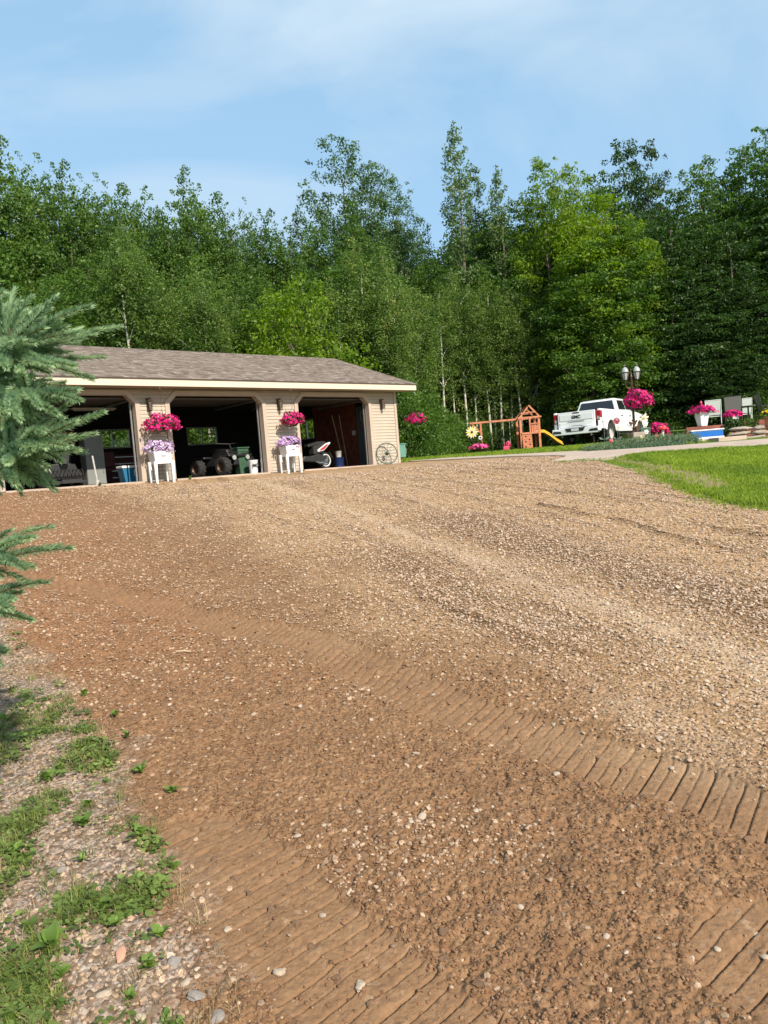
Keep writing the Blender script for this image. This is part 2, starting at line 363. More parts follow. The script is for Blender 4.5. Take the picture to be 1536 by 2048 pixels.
def micro(X, Y, mk):
    brown, verge, tr, la, al, streak, fine, dark = mk; tra = polydist(X, Y, TR_A, False) < .4
    r = np.hypot(X, Y); near = 1-sstep(7, 15, r)
    h = (fbm(X*.8, Y*.8, 3, 71)-.5)*.05*(1-sstep(14, 19, Y)) + ((streak-.5)*.035 + (fine-.5)*.014*(1-brown*.5))*(1-.9*tr)
    big = fbm(X*9, Y*9, 3, 80); ex = sstep(.42, .8, fbm(X*1.3+4, Y*1.3, 3, 90)+brown*.16)
    lump = 1-np.abs(2*fbm(X*21, Y*21, 3, 85)-1)
    clod = (big-.5)*.022+(lump-.8)*.013+(fbm(X*60, Y*60, 2, 87)-.5)*.010
    d1, r1 = cells(X*42, Y*42, 100); peb = np.clip(.52-d1, 0, 1)*(.3+r1)*.016
    d2, r2 = cells(X*24, Y*24, 110); peb2 = np.clip(.45-d2, 0, 1)*(r2 > .7)*.016
    loose = (1-tr)
    h = h + near*loose*(clod*(.35+.9*ex*brown) + (peb+peb2)*(1.0-.45*brown*ex))*(1-.45*verge)
    # crawler tracks: pressed flat, a sharp groove per grouser, a shoulder of soil each side, a broken ridge down the middle
    pitch = .062; skew = np.tan(np.radians(np.where(tra, np.interp(Y, [2.6, 3.4, 5.7, 6.8], [15, 18, 28, 35]), 1.0)))
    ta = np.radians(np.where(Y > 6.4, 78., np.where(Y > 4.5, 67., 55.)))
    ph = np.where(tra, X*np.sin(ta)-Y*np.cos(ta), al-la*skew)/pitch+(fbm(X*2, Y*2, 2, 55)-.5)*.05; cell = np.floor(ph); fr = ph-cell; wg = .06+.014*np.clip(r-2.5, 0, 6)
    deep = np.where(np.mod(cell, 2) < 1, 1.0, .45)*(.6+.6*hash2(cell, np.zeros_like(cell), 77))
    broken = sstep(.25, .45, fbm(X*5, Y*5, 3, 58)+.10)
    r0_ = np.clip(r-2.5, 0, 6); groove = np.exp(-((fr-.5)/wg)**2)*deep*broken - (fr-.5)*np.where(fr > .5, -.22, .22)*0 - .22*np.where(fr > .5, 1-fr, -fr*.3); far_ = 1-sstep(9, 13, r)
    ridge = np.exp(-((la)/.035)**2)*sstep(.45, .62, vnoise(al/.085, la*3, 66))
    wearA = np.where(tra, .5+.5*sstep(.38, .58, fbm(X*1.7, Y*1.7, 3, 131)), 1.0)
    h = h + tr*far_*(-.018-groove*(.021+.0035*r0_)*wearA+(1-wearA)*(clod+peb)*1.1+ridge*.011+(fbm(X*30, Y*30, 3, 59)-.5)*.0045+(fbm(X*5, Y*5, 2, 29)-.5)*.006)
    gfar = tr*(1-near)*0
    sh = np.exp(-((np.abs(la)-.26)/.05)**2)*(tr < .5)*0
    h = h + gfar + sh
    for P, amp in (([(2.2,10.6),(2.28,10.3),(2.83,9.0),(3.06,7.93),(3.2,7.3)], .035), ([(-6.0,15.6),(-4.9,14.3),(-4.0,13.1)], .035), ([(3.6,8.2),(4.0,7.3)], .03), ([(1.2,14.5),(2.6,12.2),(3.3,10.6)], .022), ([(-.2,16),(.9,13.2),(1.6,11.5)], .02), ([(.25,6.4),(.75,5.4),(1.25,4.6)], .02), ([(-2.2,12.4),(-1.1,10.4),(-.3,8.8)], .02)):
        h = h + amp*np.exp(-(polydist(X+(fbm(X*2, Y*2, 2, 11)-.5)*.12, Y, P, False)/.05)**2)
    cake = sstep(.35, .75, fbm(X*1.6+3, Y*1.6, 2, 120)+.28*(1-sstep(2.4, 3.6, Y))*sstep(-.4, .1, X))*brown*loose*near
    dc, rc = cells(X*15+(fbm(X*9, Y*9, 2, 121)-.5)*1.2, Y*12, 122); h = h+cake*(np.clip(.62-dc, 0, 1)**.7*.014*(.5+rc)-.004)
    h = h + tr*near*((fbm(X*75, Y*75, 2, 123)-.5)*.0045)
    # verge: stony and uneven
    h = h + verge*((fbm(X*4, Y*4, 4, 95)-.5)*.05)
    return h

# ground sheet: a fan of fine cells that coarsens with distance, cut into the surfaces that lie on it
NA, NR = 860, 1000
th = np.linspace(math.radians(-41), math.radians(41), NA)
k = np.linspace(0, 1, NR)
rr = 1/(1/1.35*(1-k)+1/60*k); k3 = np.linspace(0, 1, 300)                       # even steps in 1/r ...
rl = np.exp(np.interp(k, [0, 1], [math.log(1.35), math.log(60)]))
r_ = np.unique(np.concatenate([1/(1/1.35*(1-np.linspace(0, 1, 700))+1/60*np.linspace(0, 1, 700)), np.exp(math.log(1.35)+k3*math.log(60/1.35))])); NRr = len(r_)
TH, RR = np.meshgrid(th, r_, indexing='xy')
GX = (RR*np.sin(TH)).ravel(); GY = (RR*np.cos(TH)).ravel()
mk = masks(GX, GY); HH = H(GX, GY)
lawn = inpoly(GX, GY, LAWN); ldist = polydist(GX, GY, LAWN)
flat = np.where(lawn | (GY > 26) | inpoly(GX, GY, WALK), 0., 1.)*(1-sstep(17.5, 19.5, GY*np.where(GX > 2, 1, 0)))
sw = (GX-.66)*.664-(GY-25.6)*.748
mic = micro(GX, GY, mk)*flat*sstep(.0, .6, np.where(GX < 1.2, sw, 1))
lifted = lawn*(.02*sstep(0, .15, ldist)+(fbm(GX*1.5, GY*1.5, 3, 5)-.5)*.04)
GZ = HH+mic+lifted
def gz_at(x, y):
    """height of the finished surface, read off the fan"""
    r = math.hypot(x, y); t = math.atan2(x, y)
    i = int(np.clip(np.searchsorted(r_, r), 1, NRr-1)); j = int(np.clip(round((t-th[0])/(th[1]-th[0])), 0, NA-1))
    return float(GZ[i*NA+j])
def gz_arr(x, y):
    r = np.hypot(x, y); t = np.arctan2(x, y)
    i = np.clip(np.searchsorted(r_, r), 1, NRr-1); j = np.clip(np.round((t-th[0])/(th[1]-th[0])).astype(int), 0, NA-1)
    return GZ[i*NA+j]
ii, jj = np.meshgrid(np.arange(NRr-1), np.arange(NA-1), indexing='ij')
q = (ii*NA+jj).ravel(); FQ = np.stack([q, q+1, q+NA+1, q+NA], 1)
fx = GX[FQ].mean(1); fy = GY[FQ].mean(1)
f_lawn = inpoly(fx, fy, LAWN)
fs_ = (fx-.66)*.664-(fy-25.6)*.748
grav_far = np.interp(fx, [-30, 1.0, 2.1, 3.24, 4.3, 5], [26.5, 26.3, 23.3, 20.7, 18.8, 16.2])
f_yard = (~f_lawn) & ((fy > grav_far) | ((fx > 4.6) & (fy > 14)) | ((fx < 1.2) & (fs_ < -.5)))
f_verge = (~f_lawn) & (~f_yard) & (fx < VX(fy)-.12)
f_drive = ~(f_lawn | f_yard | f_verge)

def gravel_mat(name, inst=False):
    m, nt, N, L, b = _base(name)
    tc = N.new('ShaderNodeTexCoord')
    za = N.new('ShaderNodeAttribute'); za.attribute_name = 'zone'; zb = N.new('ShaderNodeAttribute'); zb.attribute_name = 'wear'
    sa = N.new('ShaderNodeSeparateColor'); sb = N.new('ShaderNodeSeparateColor'); L.new(za.outputs['Color'], sa.inputs[0]); L.new(zb.outputs['Color'], sb.inputs[0])
    def mix(f, a, b_, mode='MIX'):
        x = N.new('ShaderNodeMix'); x.data_type = 'RGBA'; x.blend_type = mode
        for v, i in ((f, 0), (a, 6), (b_, 7)):
            if isinstance(v, (int, float)): x.inputs[i].default_value = v
            elif isinstance(v, tuple): x.inputs[i].default_value = v+(1,)
            else: L.new(v, x.inputs[i])
        return x.outputs[2]
    def math_(op, a, b_=None, c=None, clamp=False):
        x = N.new('ShaderNodeMath'); x.operation = op; x.use_clamp = clamp
        for v, i in ((a, 0), (b_, 1), (c, 2)):
            if v is None: continue
            if isinstance(v, (int, float)): x.inputs[i].default_value = v
            else: L.new(v, x.inputs[i])
        return x.outputs[0]
    def noise(sc, det=4, ro=.55):
        x = N.new('ShaderNodeTexNoise'); x.inputs['Scale'].default_value = sc; x.inputs['Detail'].default_value = det; x.inputs['Roughness'].default_value = ro
        L.new(tc.outputs['Object'], x.inputs[0]); return x.outputs[0]
    def ramp(v, stops):
        x = N.new('ShaderNodeValToRGB'); e = x.color_ramp.elements
        while len(e) < len(stops): e.new(.5)
        for i, (p, c) in enumerate(stops): e[i].position = p; e[i].color = c+(1,)
        L.new(v, x.inputs[0]); return x.outputs[0]
    vor = N.new('ShaderNodeTexVoronoi'); vor.inputs['Scale'].default_value = 46; L.new(tc.outputs['Object'], vor.inputs[0])
    vc = N.new('ShaderNodeSeparateColor'); L.new(vor.outputs['Color'], vc.inputs[0])
    stonec = ramp(vc.outputs[0], [(0, (.19,.115,.062)), (.25, (.36,.228,.128)), (.5, (.50,.335,.205)), (.75, (.45,.29,.185)), (.9, (.64,.49,.345)), (1, (.29,.225,.165))])
    vor2 = N.new('ShaderNodeTexVoronoi'); vor2.inputs['Scale'].default_value = 95; L.new(tc.outputs['Object'], vor2.inputs[0])
    vc2 = N.new('ShaderNodeSeparateColor'); L.new(vor2.outputs['Color'], vc2.inputs[0])
    fines = ramp(vc2.outputs[1], [(0, (.235,.147,.076)), (.6, (.35,.233,.128)), (1, (.48,.34,.20))])
    n_a = noise(3.0, 6, .6); n_b = noise(28, 6, .65)
    sel = math_('GREATER_THAN', vc.outputs[1], .45)
    gravel = mix(sel, fines, stonec)
    gravel = mix(1, gravel, ramp(n_a, [(.25, (.78,.74,.66)), (.7, (1.12,1.08,.98))]), 'MULTIPLY')
    soil = ramp(n_b, [(.28, (.160,.087,.043)), (.5, (.236,.134,.069)), (.72, (.305,.185,.101))])
    soil = mix(math_('MULTIPLY', math_('GREATER_THAN', vc.outputs[2], .93), .3), soil, stonec)
    soil = mix(1, soil, ramp(n_a, [(.3, (.86,.84,.82)), (.7, (1.12,1.1,1.08))]), 'MULTIPLY')
    red = mix(.42, soil, (.30,.135,.058))
    soil = mix(sb.outputs[2], soil, red)
    pressed = ramp(noise(9, 6, .65), [(.3, (.21,.122,.066)), (.7, (.268,.164,.092))])
    darkg = mix(1, gravel, (.50,.46,.42), 'MULTIPLY')
    pale = ramp(vc2.outputs[0], [(0, (.42,.295,.18)), (1, (.56,.42,.28))])
    g2 = mix(sb.outputs[0], gravel, pale)
    g2 = mix(sb.outputs[1], g2, darkg)
    base = mix(sa.outputs[0], g2, soil)
    base = mix(math_('MULTIPLY', sa.outputs[2], .35), base, mix(sa.outputs[0], pale, pressed))
    vg = mix(math_('GREATER_THAN', vc.outputs[1], .3), ramp(n_b, [(.3, (.12,.08,.05)), (.7, (.24,.17,.115))]), ramp(vc2.outputs[0], [(0, (.16,.115,.085)), (.5, (.30,.22,.17)), (1, (.46,.38,.30))]))
    base = mix(sa.outputs[1], base, vg)
    L.new(base, b.inputs['Base Color']); b.inputs['Roughness'].default_value = .92; b.inputs['Specular IOR Level'].default_value = .2
    bp = N.new('ShaderNodeBump'); bp.inputs['Distance'].default_value = .010; bp.inputs['Strength'].default_value = .9; bp.invert = True
    bp2 = N.new('ShaderNodeBump'); bp2.inputs['Distance'].default_value = .010; bp2.inputs['Strength'].default_value = .8
    L.new(vor.outputs['Distance'], bp.inputs['Height']); L.new(noise(70, 5, .7), bp2.inputs['Height']); L.new(bp.outputs[0], bp2.inputs['Normal']); L.new(bp2.outputs[0], b.inputs['Normal'])
    sb_ = math_('SUBTRACT', 1.0, math_('MULTIPLY', sa.outputs[2], .75)); L.new(sb_, bp.inputs['Strength'])
    return m
M['gravel'] = gravel_mat('driveway_gravel_and_soil')
def lawn_mat(name, c0, c1, dirt):
    m, nt, N, L, b = _base(name)
    tc = N.new('ShaderNodeTexCoord'); n1 = N.new('ShaderNodeTexNoise'); n1.inputs['Scale'].default_value = 22; n1.inputs['Detail'].default_value = 6
    L.new(tc.outputs['Object'], n1.inputs[0])
    r = N.new('ShaderNodeValToRGB'); r.color_ramp.elements[0].position = .35; r.color_ramp.elements[1].position = .68
    r.color_ramp.elements[0].color = c0+(1,); r.color_ramp.elements[1].color = c1+(1,); L.new(n1.outputs[0], r.inputs[0])
    za = N.new('ShaderNodeAttribute'); za.attribute_name = 'zone'; sa = N.new('ShaderNodeSeparateColor'); L.new(za.outputs['Color'], sa.inputs[0])
    mx = N.new('ShaderNodeMix'); mx.data_type = 'RGBA'; L.new(sa.outputs[0], mx.inputs[0]); L.new(r.outputs[0], mx.inputs[6]); mx.inputs[7].default_value = dirt+(1,)
    L.new(mx.outputs[2], b.inputs['Base Color']); b.inputs['Roughness'].default_value = .95; b.inputs['Specular IOR Level'].default_value = .1
    return m
M['lawn'] = lawn_mat('lawn_turf', (.085, .125, .018), (.18, .24, .03), (.25, .18, .11))
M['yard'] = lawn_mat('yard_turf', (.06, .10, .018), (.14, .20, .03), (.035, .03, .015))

def baldness(X, Y):
    P = [(4.9,15.9),(5.0,14.2),(5.0,12.4),(4.85,11.0)]
    return np.clip((1-sstep(.12, .5, polydist(X, Y, P, False)+(fbm(X*2.5, Y*2.5, 3, 14)-.5)*.5))*.8, 0, 1)
pale = sstep(.50, .72, mk[5])*.8*(1-mk[7]); red = sstep(.2, 3.6, BX(GY)-GX+(mk[5]-.5)*2.5)*sstep(3.4, 6, GY)
cc = GX-(.45+(8.73-GY)*.37); pale = np.clip(pale+np.exp(-(cc/.16)**2)*.9*sstep(3.6, 4.8, GY), 0, 1)
bald = np.where(lawn, baldness(GX, GY), 0)
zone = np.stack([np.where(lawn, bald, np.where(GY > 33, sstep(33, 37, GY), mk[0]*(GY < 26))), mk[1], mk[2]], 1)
wear = np.stack([pale, mk[7], red], 1)
def surface(name, fm, mat):
    F = FQ[fm]; u, inv = np.unique(F, return_inverse=True)
    me = np_mesh(name, np.stack([GX[u], GY[u], GZ[u]], 1), inv.reshape(F.shape), mat, {'zone': ('POINT', zone[u]), 'wear': ('POINT', wear[u])}, smooth=True)
    return put(D.objects.new(name, me), kind='structure')
drive = surface('gravel_driveway', f_drive, M['gravel'])
vergeo = surface('gravel_verge', f_verge, M['gravel'])
lawno = surface('lawn', f_lawn, M['lawn'])
yardo = surface('back_yard', f_yard, M['yard'])
# the rest of the ground, all round and out to the horizon, just under the fan's edge
V = []; F_ = []
rs2 = [0, 1.2, 3, 6, 10, 15, 20, 25, 31, 38, 45, 58, 100, 300, 900]; na = 96
for r in rs2:
    for a in range(na):
        t = 2*math.pi*a/na; x, y = r*math.sin(t), r*math.cos(t); V.append((x, y, Hz(x, y)-(.25 if r < 12 else .09 if r < 58.5 else .0)))
for i in range(len(rs2)-1):
    for a in range(na): F_.append((i*na+a, i*na+(a+1) % na, (i+1)*na+(a+1) % na, (i+1)*na+a))
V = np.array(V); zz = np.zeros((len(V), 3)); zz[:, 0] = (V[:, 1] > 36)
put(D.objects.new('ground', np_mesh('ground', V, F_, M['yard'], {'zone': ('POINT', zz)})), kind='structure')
# concrete walk: a slab 9 cm thick that follows the ground
def slab(name, poly, mat, top=.03, thick=.12, step=.35):
    bm = bmesh.new(); vs = [bm.verts.new((x, y, 0)) for x, y in poly]; bm.faces.new(vs)
    bmesh.ops.triangulate(bm, faces=bm.faces)
    bmesh.ops.subdivide_edges(bm, edges=[e for e in bm.edges if e.calc_length() > step*3], cuts=3, use_grid_fill=True)
    bmesh.ops.triangulate(bm, faces=bm.faces)
    bmesh.ops.subdivide_edges(bm, edges=[e for e in bm.edges if e.calc_length() > step*2], cuts=2, use_grid_fill=True)
    r = bmesh.ops.extrude_face_region(bm, geom=bm.faces[:]); nv = [g for g in r['geom'] if isinstance(g, bmesh.types.BMVert)]
    s = set(nv)
    for v in bm.verts: v.co.z = Hz(v.co.x, v.co.y) + (top if v in s else top-thick)
    bmesh.ops.recalc_face_normals(bm, faces=bm.faces)
    me = D.meshes.new(name); bm.to_mesh(me); bm.free(); me.materials.append(mat)
    return put(D.objects.new(name, me), kind='structure')
slab('concrete_walk', WALK, M['concrete'])
# ------------------------------------------------------------------ garage
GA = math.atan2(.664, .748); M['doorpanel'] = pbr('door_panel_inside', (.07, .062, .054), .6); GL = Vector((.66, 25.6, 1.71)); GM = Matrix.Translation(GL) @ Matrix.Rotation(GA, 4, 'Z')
def gw(t, d, z=0): v = GM @ Vector((t, d, z)); return (v.x, v.y, v.z)
gar = thing('garage', 'long tan vinyl sided three bay garage with open doors and a shingled gable roof', 'garage', GL, GA)
DOORS = [(-12.5, -9.15), (-8.25, -5.3), (-4.08, -1.2)]; TL, DP = -13.3, 7.5
def solids(z):
    if z >= 2.26: return [(TL, 0)]
    e = max(0, z-2.02); r = []; x = TL
    for a, b in DOORS: r.append((x, a+e)); x = b-e
    r.append((x, 0)); return r
mb = MB(); z = -.05
while z < 2.39:
    h = min(.1, 2.40-z)
    for a, b in solids(z+.05):
        mb.hexa([(a,-.020,z),(b,-.020,z),(b,0,z),(a,0,z),(a,-.004,z+h-.004),(b,-.004,z+h-.004),(b,0,z+h-.004),(a,0,z+h-.004)])
    z += .1
mb.obj('siding', M['siding'], gar, kind='stuff')
mb = MB(); z = -.1
for z0, z1 in [(-.1, 2.02), (2.02, 2.10), (2.10, 2.18), (2.18, 2.26), (2.26, 2.52)]:
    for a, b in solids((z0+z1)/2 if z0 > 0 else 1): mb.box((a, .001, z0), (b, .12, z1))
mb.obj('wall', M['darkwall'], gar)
WINB = [(-7.45, -6.15), (-3.95, -2.65)]
def wall_open(mb, ax, fixed0, fixed1, lo, hi, zlo, zhi, ops, zo0, zo1):
    x = lo
    def bx(a, b, z0, z1):
        if ax == 'x': mb.box((a, fixed0, z0), (b, fixed1, z1))
        else: mb.box((fixed0, a, z0), (fixed1, b, z1))
    for a, b in ops:
        bx(x, a, zlo, zhi); bx(a, b, zlo, zo0); bx(a, b, zo1, zhi); x = b
    bx(x, hi, zlo, zhi)
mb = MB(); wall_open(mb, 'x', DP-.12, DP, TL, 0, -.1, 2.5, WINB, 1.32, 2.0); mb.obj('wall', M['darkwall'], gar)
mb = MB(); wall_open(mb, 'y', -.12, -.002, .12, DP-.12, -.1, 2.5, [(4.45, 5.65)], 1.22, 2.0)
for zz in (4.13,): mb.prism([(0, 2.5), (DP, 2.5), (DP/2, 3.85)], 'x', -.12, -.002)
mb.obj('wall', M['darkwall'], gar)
mb = MB(); mb.box((TL, .12, -.1), (TL+.12, DP-.12, 2.5)); mb.prism([(0, 2.5), (DP, 2.5), (DP/2, 3.85)], 'x', TL, TL+.12); mb.obj('wall', M['siding'], gar)
mb = MB(); z = -.05                                             # siding on the right end
while z < 2.5:
    for a, b in ([(0, DP)] if not 1.2 < z+.05 < 2.0 else [(0, 4.45), (5.65, DP)]):
        mb.hexa([(0,a,z),(.018,a,z),(.018,b,z),(0,b,z),(0,a,z+.096),(.004,a,z+.096),(.004,b,z+.096),(0,b,z+.096)])
    z += .1
mb.obj('siding', M['siding'], gar, kind='stuff')
def window(a, b, z0, z1, ax, f):
    fr = MB()
    def bx(m, u0, u1, w0, w1, t0, t1):
        m.box((u0, f+t0, w0), (u1, f+t1, w1)) if ax == 'x' else m.box((f+t0, u0, w0), (f+t1, u1, w1))
    for u0, u1, w0, w1 in [(a, a+.05, z0, z1), (b-.05, b, z0, z1), (a+.05, b-.05, z0, z0+.05), (a+.05, b-.05, z1-.05, z1), ((a+b)/2-.02, (a+b)/2+.02, z0+.05, z1-.05)]: bx(fr, u0, u1, w0, w1, -.03, .03)
    wn_ = fr.obj('window', M['whiteframe'], gar)
    for u0, u1 in ((a+.05, (a+b)/2-.02), ((a+b)/2+.02, b-.05)):
        g = MB(); bx(g, u0, u1, z0+.05, z1-.05, -.004, .004); g.obj('pane', GLS, wn_)
GLS = glassmat('window_glass', (.05, .06, .06), .12)
for a, b in WINB: window(a, b, 1.32, 2.0, 'x', DP-.06)
window(4.45, 5.65, 1.22, 2.0, 'y', -.06)
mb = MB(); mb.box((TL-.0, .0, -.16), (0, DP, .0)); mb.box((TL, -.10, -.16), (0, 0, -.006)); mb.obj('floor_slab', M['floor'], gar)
for a, b in DOORS:
    mb = MB(); mb.box((a+.005, -.14, -.16), (b-.005, .0, .008)); mb.obj('threshold', M['concrete'], gar)
    mb = MB(); w = .10
    mb.prism([(a-w, -.05), (a, -.05), (a, 2.02), (a-w, 2.06)], 'y', -.045, -.021)
    mb.prism([(a-w, 2.06), (a, 2.02), (a+.24, 2.26), (a+.20, 2.36)], 'y', -.045, -.021)
    mb.prism([(a+.20, 2.36), (a+.24, 2.26), (b-.24, 2.26), (b-.20, 2.36)], 'y', -.045, -.021)
    mb.prism([(b+w, 2.06), (b, 2.02), (b-.24, 2.26), (b-.20, 2.36)], 'y', -.045, -.021)
    mb.prism([(b+w, -.05), (b, -.05), (b, 2.02), (b+w, 2.06)], 'y', -.045, -.021)
    # inner lining of the opening
    for P in ([(a, -.05), (a+.025, -.05), (a+.025, 2.01), (a, 2.02)], [(a, 2.02), (a+.025, 2.01), (a+.25, 2.235), (a+.24, 2.26)],
              [(a+.24, 2.26), (a+.25, 2.235), (b-.25, 2.235), (b-.24, 2.26)], [(b, 2.02), (b-.025, 2.01), (b-.25, 2.235), (b-.24, 2.26)], [(b, -.05), (b-.025, -.05), (b-.025, 2.01), (b, 2.02)]):
        mb.prism(P, 'y', -.050, .16)
    mb.obj('door_trim', M['trim'], gar)
    od = None
    for i in range(4):                                          # the raised sectional door, lying under the ceiling
        p = MB(); y0 = .22+i*.54; p.box((a+.12, y0, 2.16+i*.015), (b-.12, y0+.525, 2.20+i*.015))
        if od is None:
            od = D.objects.new('overhead_door', None); put(od, gar)
        p.obj('panel', M['doorpanel'], od)
    tr_ = MB()
    for x in (a+.07, b-.07): tr_.box((x-.025, .2, 2.10), (x+.025, 2.6, 2.15)); tr_.box((x-.02, .17, 0), (x+.02, .21, 2.10))
    tr_.obj('track', M['steel'], od)
# corner boards, fascia, soffit
mb = MB(); mb.box((-.07, -.034, -.05), (.034, -.021, 2.40)); mb.box((.021, -.021, -.05), (.034, .07, 2.40)); mb.obj('corner_trim', M['trim'], gar)
mb = MB(); mb.box((TL-.07, -.034, -.05), (TL+.03, -.021, 2.40)); mb.obj('corner_trim', M['trim'], gar)
E0, E1, RS, RZ = TL-.5, .5, .36, 2.57
mb = MB(); mb.box((E0, -.575, 2.40), (E1, -.552, RZ-.004)); mb.obj('fascia', M['fascia'], gar)
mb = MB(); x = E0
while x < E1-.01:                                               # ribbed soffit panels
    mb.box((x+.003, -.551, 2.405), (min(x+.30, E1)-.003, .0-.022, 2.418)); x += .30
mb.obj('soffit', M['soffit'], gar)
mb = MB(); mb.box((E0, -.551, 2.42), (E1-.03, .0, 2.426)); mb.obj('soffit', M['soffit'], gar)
for sgn in (0, 1):
    mb = MB(); xx = E1-.022 if sgn == 0 else E0
    for y0, y1, z0, z1 in [(-.55, DP/2, RZ, RZ+4.3*RS), (DP/2, DP+.55, RZ+4.3*RS, RZ)]:
        mb.hexa([(xx,y0,z0-.17),(xx+.022,y0,z0-.17),(xx+.022,y1,z1-.17),(xx,y1,z1-.17),(xx,y0,z0-.006),(xx+.022,y0,z0-.006),(xx+.022,y1,z1-.006),(xx,y1,z1-.006)])
    mb.obj('rake_board', M['fascia'], gar)
rf = MB()
for y0, y1, z0, z1 in [(-.58, DP/2, RZ-.01, RZ+4.3*RS), (DP/2, DP+.58, RZ+4.3*RS, RZ-.01)]:
    rf.hexa([(E0-.02,y0,z0),(E1+.02,y0,z0),(E1+.02,y1,z1),(E0-.02,y1,z1),(E0-.02,y0,z0+.035),(E1+.02,y0,z0+.035),(E1+.02,y1,z1+.035),(E0-.02,y1,z1+.035)])
shm, nt_, N_, L_, b_ = _base('asphalt_shingle')
at_ = N_.new('ShaderNodeAttribute'); at_.attribute_name = 'tint'; rp_ = N_.new('ShaderNodeValToRGB')
for i, (p, c) in enumerate([(0, (.075,.058,.048)), (.35, (.14,.112,.094)), (.65, (.20,.162,.135)), (1, (.29,.24,.20))]):
    e = rp_.color_ramp.elements[i] if i < 2 else rp_.color_ramp.elements.new(p); e.position = p; e.color = c+(1,)
no_ = N_.new('ShaderNodeTexNoise'); no_.inputs['Scale'].default_value = 60; mu_ = N_.new('ShaderNodeMath'); mu_.operation = 'MULTIPLY_ADD'; mu_.inputs[1].default_value = .5; mu_.inputs[2].default_value = -.25
tcc = N_.new('ShaderNodeTexCoord'); L_.new(tcc.outputs['Object'], no_.inputs[0]); ad_ = N_.new('ShaderNodeMath'); L_.new(no_.outputs[0], mu_.inputs[0]); L_.new(mu_.outputs[0], ad_.inputs[0]); L_.new(at_.outputs['Fac'], ad_.inputs[1])
L_.new(ad_.outputs[0], rp_.inputs[0]); L_.new(rp_.outputs[0], b_.inputs['Base Color']); b_.inputs['Roughness'].default_value = .9
roof = rf.obj('roof', shm, gar)
V = []; F = []; T = []
cs = math.sqrt(1+RS*RS)
for side in (0, 1):
    nrow = 38 if side == 0 else 12; ex = (4.33*cs)/nrow
    for r in range(nrow):
        x = E0-.02-rnd.random()*.2; s0 = r*ex; s1 = s0+ex*1.04
        while x < E1+.02:
            w = rnd.choice([.08, .12, .16, .2, .26]) if side == 0 else 1.2; x1 = min(x+w, E1+.025); xa = max(x, E0-.025); t = .016+rnd.random()*.010; t1 = .010
            if x1 > xa:
                pts = []
                for (xx, s, hh) in [(xa,s0,t),(x1,s0,t),(x1,s1,t1),(xa,s1,t1),(xa,s0,0),(x1,s0,0)]:
                    y = -.59+s/cs; zz = RZ+.026+(s/cs)*RS+hh
                    if side: y = DP-y
                    pts.append((xx, y, zz))
                b = len(V); V += pts; F += [(b, b+1, b+2, b+3), (b+4, b+5, b+1, b)]; q = min(1, max(0, .5+rnd.gauss(0, .23))); T += [q, q*.5]
            x += w
put(D.objects.new('shingles', np_mesh('shingles', V, F, shm, {'tint': ('FACE', T)})), roof, kind='stuff')
mb = MB(); x = E0
while x < E1:
    mb.prism([(DP/2-.15, RZ+4.3*RS-.01), (DP/2, RZ+4.3*RS+.055), (DP/2+.15, RZ+4.3*RS-.01), (DP/2, RZ+4.3*RS+.03)], 'x', x, x+.3); x += .305
mb.obj('ridge_cap', shm, roof)
# interior lining: ceiling and the boards on the right end wall
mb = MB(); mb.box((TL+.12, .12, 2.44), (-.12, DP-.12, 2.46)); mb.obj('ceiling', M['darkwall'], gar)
bd = MB(); x = 1.97
while x < 4.35:
    p = MB(); p.box((-.145, x, .02), (-.122, x+.185, 2.4)); p.obj('wall_board', M['redwood_wall'], gar); x += .195
dd = MB(); dd.box((-.17, .98, .02), (-.121, 1.90, 2.12)); dro = dd.obj('side_door', M['darkdoor'], gar, bevel=.006)
k = MB(); k.lathe([(.02, 0), (.03, -.03), (.025, -.06)], 10, 'x', (-.17, 1.08, 1.0)); k.obj('handle', M['steel'], dro)
sb = MB(); sb.box((-.165, 2.02, 1.14), (-.146, 2.20, 1.30)); sb.obj('switch_box', M['white'], gar)
hp = MB(); hp.tube([(-.2, 1.55+.07*math.sin(i*.5), 1.95-i*.055) for i in range(9)], .014); hp.obj('hanging_hose', M['lightmetal'], gar)
M['sconceglass'] = pbr('smoked_lantern_glass', (.12, .11, .09), .15, .2, 12)
def wall_lantern(t):
    m = MB(); m.box((t-.05, -.045, 1.82), (t+.05, -.021, 2.16)); m.tube([(t, -.04, 2.1), (t, -.12, 2.16), (t, -.17, 2.12)], .01)
    m.lathe([(.02, .20), (.075, .12), (.07, .11)], 4, 'z', (t, -.17, 1.95)); m.lathe([(.045, -.10), (.02, -.13)], 4, 'z', (t, -.17, 1.93))
    for k in range(4):
        a = math.pi/2*k; m.tube([(t+.066*math.cos(a), -.17+.066*math.sin(a), 2.07), (t+.046*math.cos(a), -.17+.046*math.sin(a), 1.83)], .006, 4)
    o = m.obj('wall_lantern', M['bronze'], gar)
    g = MB(); g.lathe([(.05, .10), (.032, -.09)], 4, 'z', (t, -.17, 1.94)); g.obj('lamp_glass', M['sconceglass'], o)
for t in (-8.81, -4.75, -.66): wall_lantern(t)

